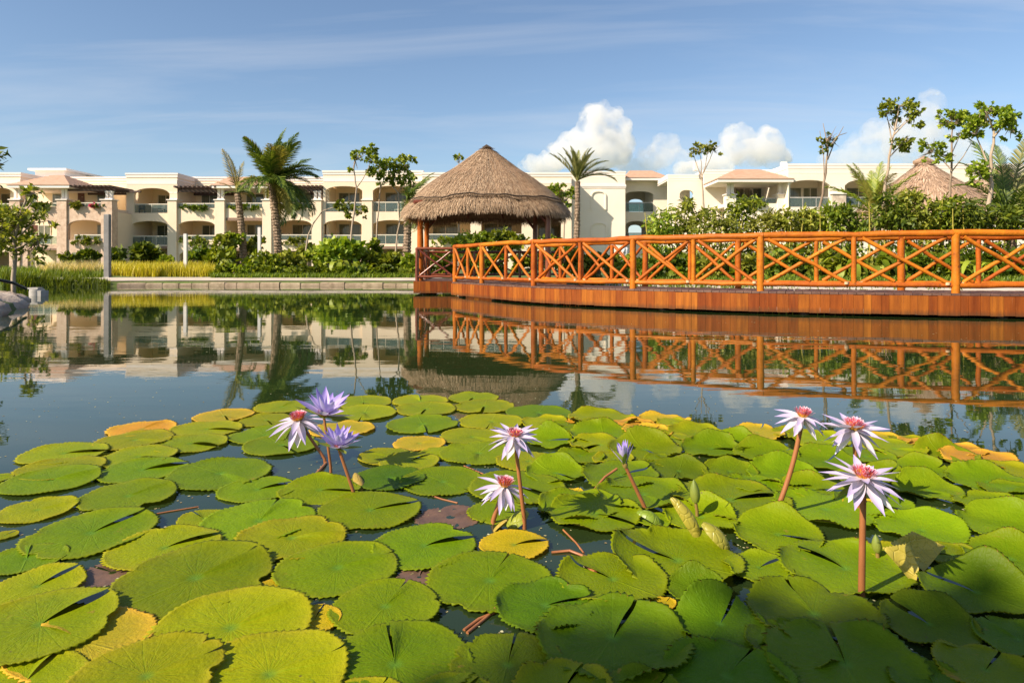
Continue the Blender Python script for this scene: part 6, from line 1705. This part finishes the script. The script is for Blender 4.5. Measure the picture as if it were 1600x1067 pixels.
# what each pad's label may be told by: fixed, findable marks
MARKS = [('the paired blooms', 510, 728), ('the low purple bloom', 555, 778), ('the drooping mid-pond bloom', 772, 812), ('the tall mid-pond bloom', 820, 822), ('the half-closed purple bloom', 1010, 800),
         ('the pointed green bud', 1090, 806), ('the slant-stemmed bloom', 1210, 808), ('the straight-stemmed bloom', 1346, 935), ('the ragged golden pad', 803, 852), ('the brown dead leaf', 176, 892), ('the curled yellow leaf', 1428, 866),
         ('the bottom left corner', 20, 1060), ('the bottom right corner', 1580, 1060), ('the lone orange pad', 222, 671), ('the long orange rim', 1530, 720), ('the thatch reflection', 740, 622), ('the hindmost right bloom', 1340, 725),
         ('the arched brown stalk', 890, 864), ('the crossed stalks', 750, 972), ('the bottom edge centre', 1000, 1060), ('the brown sunken pad', 704, 806), ('the big slit pad', 305, 905)]
def pad_labels(pads):
    info = []
    for i, p in enumerate(pads):
        best = min(range(len(MARKS)), key=lambda m: (p[0] - MARKS[m][1]) ** 2 + (2.2 * (p[1] - MARKS[m][2])) ** 2)
        dx, dy = p[0] - MARKS[best][1], 2.2 * (p[1] - MARKS[best][2])
        a = math.degrees(math.atan2(-dy, dx)) % 360
        dirs = ['to the right of', 'behind and right of', 'straight behind', 'behind and left of', 'to the left of', 'in front and left of', 'straight in front of', 'in front and right of']
        info.append((best, dirs[int(((a + 22.5) % 360) // 45)], math.hypot(dx, dy), i))
    lab = {}
    from collections import defaultdict
    gsets = defaultdict(list)
    for m, dr, ds, i in info: gsets[(m, dr)].append((ds, i))
    ordw = ['nearest', 'second', 'third', 'fourth', 'fifth', 'sixth', 'seventh', 'eighth', 'ninth', 'tenth', 'eleventh', 'twelfth', 'thirteenth', 'fourteenth']
    for (m, dr), l in gsets.items():
        l.sort()
        for j, (ds, i) in enumerate(l):
            p = pads[i]; size = 'huge' if p[2] > 215 else 'broad' if p[2] > 140 else 'mid-sized' if p[2] > 88 else 'small'
            w = PADC[p[4]][2]
            lead = f'{size} {w} lily pad'
            lab[i] = f'{lead}, {ordw[j]} {dr} {MARKS[m][0]}' if len(l) > 1 else f'{lead} {dr} {MARKS[m][0]}'
    return lab
LABS = pad_labels(PADS)
LEVEL = []
order = sorted(range(len(PADS)), key=lambda i: PADS[i][1])
geo = {}
for i in order:
    p = PADS[i]; c = ray(p[0], p[1])
    cosf = c.y / math.hypot(c.x, c.y)
    R = p[2] / 2 / F_PX * c.y * cosf * (1.0 if p[0] > 850 else 1.02)
    geo[i] = (c, R)
lv = {}
for i in order:
    c, R = geo[i]
    under = [lv[j] for j in lv if (geo[j][0] - c).length < (geo[j][1] + R) * .96]
    L = 0
    while L in under: L += 1
    lv[i] = L
for i in order:
    p = PADS[i]; c, R = geo[i]
    rng = np.random.default_rng(3000 + i)
    n = ray(*p[3]); notch = math.atan2(n.y - c.y, n.x - c.x)
    lift = None
    if len(p) > 5:
        l = ray(*p[5]) if p[5][1] > 560 else None
        lift = (math.atan2(l.y - c.y, l.x - c.x), p[6] * (2.1 if p[0] > 850 else .5))
    z = .003 + .0016 * (i % 3) + R * (.028 if p[0] < 850 else .032)
    if p[4] == 'b': z = .0015
    if p[0] in (130, 40): z -= .0035
    if p[0] in (62, 228): z += .006
    right = p[0] > 850
    me = pad_mesh(R, notch, lift, rng, p[2] > 110, (1.35 if right else .38) if p[4] != 'b' else .15, .06 if p[4] != 'b' else .16)
    o = link(me, 'lily_pad', M['pad'] if p[4] != 'b' else M['deadleaf'])
    tilt = rng.normal(.026 if not right else .030, .006 if not right else .012)
    o.location = (c.x, c.y, z + (.004 if right else 0) if p[4] != 'b' else .0005); o.rotation_euler = (tilt, rng.normal(0, .008), 0) if p[4] != 'b' else (0, 0, 0)
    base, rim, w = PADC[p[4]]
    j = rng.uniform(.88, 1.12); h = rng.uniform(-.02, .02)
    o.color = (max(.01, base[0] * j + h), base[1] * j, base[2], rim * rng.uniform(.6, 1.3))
    tag(o, LABS[i], 'lily pad', 'lily pads floating on the pond')

# curled and folded leaves
def curled(label, p0, p1, width, roll, colr, seed, z0=.01, lift=.03):
    """a pad rolled up along the line p0-p1 (points of the place)"""
    rng = np.random.default_rng(seed); p0, p1 = Vector(p0), Vector(p1); d = p1 - p0; L = d.length; d.normalize()
    s = Vector((-d.y, d.x, 0)); s = s.normalized() if s.length > .01 else Vector((1, 0, 0)); u = d.cross(s) * -1
    if u.z < 0: u = -u
    V, UV = [], []; n, m = 22, 17
    for i in range(n + 1):
        t = i / n; w = width * math.sin(math.pi * (t * .94 + .03)) ** .55
        for j in range(m + 1):
            q = -1 + 2 * j / m
            ang = q * roll; rad = w / max(.2, roll)
            tooth = 1 + (.05 if (i + j) % 2 and abs(q) > .97 else 0)
            V.append(p0 + d * L * t + s * rad * math.sin(ang) * tooth + u * (rad * (math.cos(ang) - math.cos(roll)) + lift * math.sin(math.pi * t)) + Vector((0, 0, z0)))
            UV.append((j / m, .25 + .7 * abs(q)))
    F = [(i * (m + 1) + j, (i + 1) * (m + 1) + j, (i + 1) * (m + 1) + j + 1, i * (m + 1) + j + 1) for i in range(n) for j in range(m)]
    me = mesh_np('curled_leaf', V, F, True, UV)
    o = link(me, 'curled_leaf', M['curl']); o.color = (*colr, .4)
    return tag(o, label, 'lily leaf')
def curl_mat():
    m, nt, N, L, b, out = nodes_of('curled_leaf')
    oi = N.new('ShaderNodeObjectInfo'); uv = N.new('ShaderNodeUVMap')
    n1 = noise(N, L, 30, 4, .6, objcoord(N, L)); vo = N.new('ShaderNodeTexVoronoi'); vo.feature = 'DISTANCE_TO_EDGE'; vo.inputs['Scale'].default_value = 42
    L.new(objcoord(N, L), vo.inputs['Vector'])
    c = mixc(N, L, n1.outputs['Fac'], mixc(N, L, 1.0, oi.outputs['Color'], (.7, .75, .7), 'MULTIPLY'), mixc(N, L, 1.0, oi.outputs['Color'], (1.3, 1.2, 1.3), 'MULTIPLY'))
    L.new(c, b.inputs['Base Color']); b.inputs['Roughness'].default_value = .42
    q = N.new('ShaderNodeMapRange'); q.inputs['From Max'].default_value = .12; L.new(vo.outputs['Distance'], q.inputs['Value'])
    bump(N, L, q.outputs[0], .7, .002, b)
    t = N.new('ShaderNodeBsdfTranslucent'); L.new(c, t.inputs[0]); mx = N.new('ShaderNodeMixShader'); mx.inputs[0].default_value = .25
    L.new(b.outputs[0], mx.inputs[1]); L.new(t.outputs[0], mx.inputs[2]); L.new(mx.outputs[0], out.inputs['Surface'])
    return m
M['curl'] = curl_mat()
yl = (.42, .36, .045)
a, b_ = G(1092, 850), G(1044, 808); b_ = Vector((a.x - .085, a.y + .03, .135))
curled('rolled yellow leaf standing up before the pointed green bud', a, b_, .050, 2.2, yl, 1, .0, .0)
a = G(1138, 862); curled('folded yellow leaf leaning right of the rolled yellow leaf', a, Vector((a.x - .075, a.y + .03, .075)), .048, 1.5, (.36, .33, .04), 2, .0, .0)
a = G(1034, 826); curled('small shiny green leaf curling up at the stem of the half-closed purple bloom', a, Vector((a.x - .075, a.y + .04, .035)), .034, 1.3, (.20, .29, .02), 3, .006, .008)
def folded(label, corners, bulge, colr, seed):
    """a stiff leaf flap between four points (pixel x, y, distance), toothed on its first edge"""
    A, B, C, D_ = [P(*q) for q in corners]; n = 16; V, UV = [], []
    nrm = (B - A).cross(D_ - A).normalized()
    for i in range(n + 1):
        for j in range(n + 1):
            s_, t_ = j / n, i / n
            q = (A.lerp(B, s_)).lerp(D_.lerp(C, s_), t_) + nrm * bulge * math.sin(math.pi * s_) * math.sin(math.pi * t_)
            if i == 0: q += (A - D_).normalized() * (.004 if j % 2 else 0)
            V.append(q); UV.append((s_, .3 + .7 * t_))
    F = [(i * (n + 1) + j, i * (n + 1) + j + 1, (i + 1) * (n + 1) + j + 1, (i + 1) * (n + 1) + j) for i in range(n) for j in range(n)]
    o = link(mesh_np('curled_leaf', V, F, True, UV), 'curled_leaf', M['curl']); o.color = (*colr, .4)
    return tag(o, label, 'lily leaf')
folded('curled yellow leaf at right, upper fold with a toothed ridge', [(1392, 849, 1.98), (1427, 830, 2.03), (1477, 853, 2.03), (1444, 893, 1.95)], .02, (.42, .35, .05), 1)
folded('curled yellow leaf at right, front fold tapering down to the water', [(1379, 856, 1.96), (1419, 850, 1.95), (1436, 888, 1.91), (1430, 916, 1.88)], .016, (.44, .36, .05), 2)
a = G(1378, 800); curled('narrow upright yellow leaf behind the straight-stemmed right bloom', a, Vector((a.x - .02, a.y + .04, .08)), .035, 1.1, (.44, .36, .06), 6, .0, .0)
a = G(770, 826); curled('narrow orange leaf edge at the foot of the drooping white bloom', a, Vector((a.x + .05, a.y - .03, .06)), .028, 1.0, (.45, .33, .05), 7, -.02, .0)
a = G(793, 822); curled('crumpled lime leaf under the drooping white bloom', a, Vector((a.x + .07, a.y + .02, .05)), .05, 1.1, (.30, .34, .03), 8, -.01, .0)
a = G(566, 766); curled('narrow tan leaf edge right of the low open purple bloom', a, Vector((a.x - .06, a.y + .14, .03)), .026, 1.2, (.42, .30, .05), 9, -.006, .0)

# ---------------------------------------------------------------- blooms
def petal_mesh(L, W, bend, cup, rng, tipw=.0):
    n, m = 8, 4; V, UV = [], []
    x = z = 0.0; ang = 0.0; pts = []
    for i in range(n + 1):
        pts.append((x, z)); ang = bend * (i + .5) / n
        x += L / n * math.cos(ang); z += L / n * math.sin(ang)
    for i in range(n + 1):
        t = i / n
        w = W * (math.sin(math.pi * min(1, t * .80 + .14)) ** .85) * (1 - t ** 5) + W * .04
        for j in range(m + 1):
            q = -1 + 2 * j / m
            V.append((pts[i][0], q * w, pts[i][1] + cup * w * q * q)); UV.append((j / m, t))
    F = [(i * (m + 1) + j, (i + 1) * (m + 1) + j, (i + 1) * (m + 1) + j + 1, i * (m + 1) + j + 1) for i in range(n) for j in range(m)]
    return mesh_np('petal', V, F, True, UV)
FG = 'water lily blooms'
def bloom(label, flower_px, base_px, spread_px, style, seed, mid=None, base_z=0.0, tilt=(0, 0), stem_r=.0075, d_flower=None, whorls=None, sep=True, stamen=1.0, bow=0.0):
    rng = np.random.default_rng(seed)
    b = G(*base_px, base_z)
    d = d_flower or b.y
    f = P(*flower_px, d)
    R = spread_px / 2 / F_PX * d
    root = empty('water_lily', (b.x, b.y, 0), label, 'water lily', FG)
    s = MB(); H = f - Vector((b.x, b.y, 0)); pts = []
    for i in range(11):
        t = i / 10; q = H * t; side = Vector((H.y, -H.x, 0)) * 0 + Vector((1, 0, 0)) * bow * math.sin(math.pi * t); pts.append(q + side)
    pts[0].z = -.12
    s.tube(pts, [stem_r * (1.05 - .18 * i / 10) for i in range(11)], 10)
    st = s.build('stem', M['stem'], root)
    ax = Matrix.Translation(H) @ Matrix.Rotation(tilt[0], 4, 'X') @ Matrix.Rotation(tilt[1], 4, 'Y')
    r = MB(); r.tube([(0, 0, -.006), (0, 0, .004), (0, 0, .012)], [stem_r, R * .16, R * .13], 12)
    rc = r.build('receptacle', M['stem_green'], root); rc.matrix_local = ax
    pm = M['petal_purple'] if style == 'purple' else M['petal_white']
    for (cnt, el, L, W, bend, mat, z) in whorls:
        a0 = rng.uniform(0, 6.28)
        shapes = [petal_mesh(L * R * k, W * R, bend * q, .35, rng) for k, q in ((1, 1), (.93, 1.2), (1.04, .8))]
        for me in shapes: me.materials.append(M[mat] if mat else pm)
        for i in range(cnt):
            a = a0 + 2 * math.pi * i / cnt + rng.normal(0, .10)
            o = bpy.data.objects.new('sepal' if mat else 'petal', shapes[rng.integers(0, 3)]); COL.objects.link(o); o.parent = root
            o.matrix_local = ax @ Matrix.Translation((0, 0, z * R)) @ Matrix.Rotation(a, 4, 'Z') @ Matrix.Rotation(-(el + rng.normal(0, .10)), 4, 'Y') @ Matrix.Rotation(rng.normal(0, .2), 4, 'X') @ Matrix.Translation((R * .08, 0, 0))
    if stamen > 0:
        V, F, UV = [], [], []
        for i in range(170):
            q = math.sqrt(rng.uniform(0, 1)); a = rng.uniform(0, 6.28); lean = .05 + .75 * q
            o = Vector((math.cos(a), math.sin(a), 0)); base = o * R * .17 * q + Vector((0, 0, .05 * R))
            L = R * stamen * (.34 + .08 * rng.uniform()) * (1 - .12 * q); sd = Vector((-o.y, o.x, 0)) * R * .019
            dr = (o * math.sin(lean) + Vector((0, 0, math.cos(lean)))).normalized(); k = len(V)
            bend_in = Vector((0, 0, 1)) * 0
            for t in (0, .5, 1): V += [base + dr * L * t - sd * (1 - .55 * t), base + dr * L * t + sd * (1 - .55 * t)]; UV += [(0, t), (1, t)]
            F += [(k, k + 1, k + 3, k + 2), (k + 2, k + 3, k + 5, k + 4)]
        o = link(mesh_np('stamens', V, F, False, UV), 'stamens', M['stamen'], root); o.matrix_local = ax
    return root
OPEN_W = [(4, -.72, .98, .165, .10, 'sepal', -.02), (7, -.45, 1.02, .135, -.12, None, 0), (8, -.10, 1.04, .12, -.10, None, .03), (9, .20, .94, .105, .05, None, .06)]
DROOP_W = [(4, -.80, .86, .16, .1, 'sepal', -.02), (8, -.46, 1.0, .13, -.15, None, 0), (8, -.10, 1.05, .115, -.2, None, .03)]
SPREAD_W = [(4, -.15, 1.0, .17, .1, 'sepal_green', -.02), (8, .12, 1.05, .155, .1, None, 0), (8, .42, 1.0, .145, .1, None, .03), (7, .72, .88, .13, .1, None, .05)]
CUP_W = [(4, .12, 1.0, .17, .2, 'sepal_green', -.02), (8, .42, 1.08, .17, .12, None, 0), (8, .72, 1.05, .16, .1, None, .03), (7, 1.0, .95, .15, .1, None, .05)]
CLOSED_W = [(4, 1.02, 1.0, .22, .25, 'sepal_green', -.02), (7, 1.12, 1.18, .15, .1, None, 0), (7, 1.25, 1.25, .14, .05, None, .03), (5, 1.4, 1.2, .12, 0, None, .05)]
bloom('white lily bloom with red-orange centre touching a purple one', (466, 657), (512, 723), 92, 'white', 1, whorls=DROOP_W, tilt=(.16, -.10), stem_r=.0072, stamen=.75)
bloom('purple lily bloom just behind and right of the paired white one', (506, 650), (518, 738), 86, 'purple', 2, whorls=CUP_W[:3], tilt=(.1, .25), stem_r=.0062, stamen=.5)
bloom('low open purple lily bloom before the white and purple pair', (529, 700), (555, 776), 70, 'purple', 3, whorls=CUP_W, tilt=(.05, .18), stem_r=.0070, stamen=.4)
bloom('tall white lily bloom with a pink centre mid-pond, petals spread', (804, 683), (821, 826), 82, 'white', 4, whorls=OPEN_W, tilt=(.14, .06), stem_r=.0070, stamen=.8)
bloom('low drooping white lily bloom with orange centre mid-pond', (788, 760), (769, 818), 84, 'white', 5, whorls=DROOP_W, tilt=(.16, .12), stem_r=.0082, stamen=.9)
bloom('half-closed purple lily bloom in green sepals', (977, 728), (1012, 802), 58, 'purple', 6, whorls=CLOSED_W, tilt=(0, -.12), stem_r=.0072, stamen=0)
bloom('tallest white lily bloom with red centre on a long slanting stem', (1254, 652), (1209, 810), 78, 'white', 7, whorls=DROOP_W, tilt=(.12, .12), stem_r=.0088, stamen=1.0, bow=.012)
bloom('white lily bloom with crimson centre behind the straight-stemmed one', (1334, 672), (1341, 800), 96, 'white', 8, whorls=OPEN_W, tilt=(.10, .08), stem_r=.0078, stamen=1.0)
bloom('nearest white lily bloom with crimson centre on a straight brown stem', (1349, 749), (1346, 936), 112, 'white', 9, whorls=OPEN_W, tilt=(.12, .06), stem_r=.0088, stamen=.95)
def bud(label, tip_px, neck_px, base_px, w_px, seed, base_z=0.0):
    b = G(*base_px, base_z); d = b.y; t = P(*tip_px, d); k = P(*neck_px, d)
    root = empty('lily_bud', (b.x, b.y, 0), label, 'flower bud', 'lily buds')
    s = MB(); o = Vector((b.x, b.y, 0)); s.tube([(0, 0, -.1), (k - o) * .5, k - o], [.0065, .006, .0055], 8); s.build('stem', M['stem_green'], root)
    ax = t - k; r = w_px / 2 / F_PX * d
    for i in range(4):
        a0 = math.pi / 2 * i; V, UV = [], []
        for ii in range(9):
            q = ii / 8; rr = r * (math.sin(math.pi * (.12 + .88 * q) ** .8) ** .8) * 1.0 if q < 1 else 0
            for j in range(5):
                a = a0 + (j - 2) / 4 * (math.pi / 2 + .12); V.append((k - o) + ax * q + Vector((math.cos(a), math.sin(a), 0)) * rr * (1.0 - .03 * abs(j - 2))); UV.append((j / 4, q))
        F = [(x * 5 + j, x * 5 + j + 1, (x + 1) * 5 + j + 1, (x + 1) * 5 + j) for x in range(8) for j in range(4)]
        link(mesh_np('sepal', V, F, True, UV), 'sepal', M['sepal_green'], root)
bud('pointed green lily bud standing on a short stem', (1084, 748), (1087, 784), (1091, 812), 16, 1)
bud('small pale green bud tip left of the curled yellow leaf', (1368, 834), (1371, 862), (1372, 880), 15, 2)
# loose dead stalks lying in the water between the pads
def stalk(lab, px, r=.004, mat='stem'):
    mb = MB(); mb.tube([tuple(G(x, y)[:2]) + (z,) for x, y, z in px], r, 6); o = mb.build('lily_stalk', M[mat]); return tag(o, lab, 'stalk', 'loose lily stalks in the water')
stalk('thin brown stalk leaning from the white bloom of the pair to the left', [(510, 724, .004), (500, 735, .003), (484, 748, -.004)], .006)
stalk('bare cut stalk leaning up behind the half-closed purple bloom', [(926, 768, .0), (945, 757, .03), (964, 752, .052)], .0052)
stalk('arched brown stalk right of the ragged golden pad', [(862, 864, .002), (890, 862, .004), (925, 876, .005)], .0045)
stalk('short brown stalk end by the arched one', [(912, 882, .006), (930, 900, .01)], .006)
stalk('dark stalk afloat left of the tall white bloom', [(725, 728, .001), (765, 745, .0012), (792, 752, .001)], .003)
stalk('dark stalk afloat left of the brown sunken pad', [(715, 786, .001), (690, 780, .0012), (668, 772, .001)], .003)
stalk('dark stalk afloat in the gap at lower centre', [(725, 985, .001), (748, 968, .0012), (772, 958, .001)], .0045)
stalk('second dark stalk crossing it in the gap at lower centre', [(730, 990, .002), (765, 962, .002), (775, 950, .001)], .0045)
stalk('long thin stalk afloat in the dark gap at left', [(228, 806, .001), (262, 800, .0015), (310, 792, .001)], .0028)
stalk('thin stalk afloat between the tall white bloom and the arched stalk', [(880, 828, .001), (900, 848, .001), (912, 864, .001)], .003)

# flecks of pollen and leaf litter on the water
rgf = np.random.default_rng(90); V, F = [], []
for _ in range(2600):
    y = 470 + (rgf.uniform() ** 1.4) * 590; x = rgf.uniform(-50, 1650); p_ = G(x, y, .0012); r_ = rgf.uniform(.0015, .005) * (1 + p_.y * .25) * .8; a_ = rgf.uniform(0, 6.28)
    if p_.y > 11 or math.hypot(p_.x - PC.x, p_.y - PC.y) > float(shore_r(math.atan2(p_.y - PC.y, p_.x - PC.x))) - .4: continue
    k_ = len(V); V += [p_ + Vector((r_ * math.cos(a_ + t) * (1 if i % 2 else .6), r_ * math.sin(a_ + t), 0)) for i, t in enumerate((0, 1.3, 2.5, 3.8, 5.0))]; F.append((k_, k_ + 1, k_ + 2, k_ + 3, k_ + 4))
tag(link(mesh_np('water_litter', V, F), 'water_litter', leaf_mat('litter', (.16, .10, .05), (.30, .26, .12), (.45, .42, .25), .0)), 'fine pollen and leaf litter afloat on the pond', kind='stuff')

# ---------------------------------------------------------------- clouds
def cloud_mat(name, dens, scale, seed):
    m = bpy.data.materials.new(name); m.use_nodes = True; nt = m.node_tree; N, L = nt.nodes, nt.links; N.clear()
    out = N.new('ShaderNodeOutputMaterial'); v = N.new('ShaderNodeVolumePrincipled')
    v.inputs['Color'].default_value = (.97, .96, .95, 1); v.inputs['Anisotropy'].default_value = .0
    tc = N.new('ShaderNodeTexCoord'); mp = N.new('ShaderNodeMapping'); mp.inputs['Location'].default_value = (seed * 91.0, seed * 37.0, 0)
    L.new(tc.outputs['Object'], mp.inputs[0])
    n = noise(N, L, scale, 5, .6, mp.outputs[0])
    r = N.new('ShaderNodeMapRange'); r.inputs['From Min'].default_value = .38; r.inputs['From Max'].default_value = .62; r.inputs['To Max'].default_value = dens
    L.new(n.outputs['Fac'], r.inputs['Value']); L.new(r.outputs[0], v.inputs['Density']); L.new(v.outputs[0], out.inputs['Volume'])
    return m
def cloud(label, d, blobs, dens, seed, scale=.045):
    c0 = P(blobs[0][0], blobs[0][1], d); V, F = [], []
    rng = np.random.default_rng(seed)
    mb = MB(); more = []
    for (x, y, rx, ry) in blobs:
        for q in range(16):
            a_ = rng.uniform(-.3, math.pi + .3); k_ = rng.uniform(.16, .36); more.append((x + rx * .92 * math.cos(a_), y - ry * .92 * math.sin(a_) , rx * k_ * rng.uniform(.8, 1.2), rx * k_ * rng.uniform(.7, 1.1)))
    for (x, y, rx, ry) in list(blobs) + more:
        c = P(x, y, d + rng.uniform(-30, 30)) - c0; R = rx / F_PX * d; Rz = ry / F_PX * d
        n, m = 16, 10
        V = [(c.x + R * math.sin(math.pi * i / m) * math.cos(2 * math.pi * j / n), c.y + R * math.sin(math.pi * i / m) * math.sin(2 * math.pi * j / n), c.z + Rz * math.cos(math.pi * i / m)) for i in range(m + 1) for j in range(n)]
        mb.add(V, [(i * n + j, (i + 1) * n + j, (i + 1) * n + (j + 1) % n, i * n + (j + 1) % n) for i in range(m) for j in range(n)])
    ob = mb.build('cloud_src', None)
    rm = ob.modifiers.new('r', 'REMESH'); rm.mode = 'VOXEL'; rm.voxel_size = 2.2
    dg = bpy.context.evaluated_depsgraph_get(); dg.update()
    me = bpy.data.meshes.new_from_object(ob.evaluated_get(dg)); bpy.data.objects.remove(ob)
    o = link(me, 'cloud', cloud_mat('cloud_%d' % seed, dens, scale, seed)); o.location = c0
    return tag(o, label, 'cloud', 'cumulus clouds low on the horizon')
cloud('largest bright cumulus cloud rising right of the thatched roof', 900, [(945, 205, 36, 40), (928, 188, 22, 24), (960, 215, 24, 30), (905, 232, 34, 26), (880, 245, 34, 20), (925, 245, 50, 24), (850, 258, 34, 14), (965, 235, 26, 30)], .055, 1)
cloud('small faint cumulus cloud between the two big ones', 950, [(1040, 235, 24, 26), (1025, 248, 30, 20), (1058, 252, 24, 20), (1000, 262, 34, 14)], .022, 2)
cloud('double-headed cumulus cloud behind the flat-topped tree', 900, [(1152, 222, 26, 28), (1200, 228, 26, 28), (1176, 240, 40, 24), (1130, 246, 28, 20), (1212, 246, 22, 22), (1100, 262, 40, 12)], .05, 3)
cloud('pale cumulus cloud behind the layered-crown tree', 950, [(1455, 165, 22, 24), (1440, 185, 30, 26), (1400, 215, 46, 30), (1370, 235, 44, 26), (1430, 225, 50, 34), (1480, 235, 40, 26), (1330, 250, 44, 18), (1520, 245, 50, 24)], .018, 4)
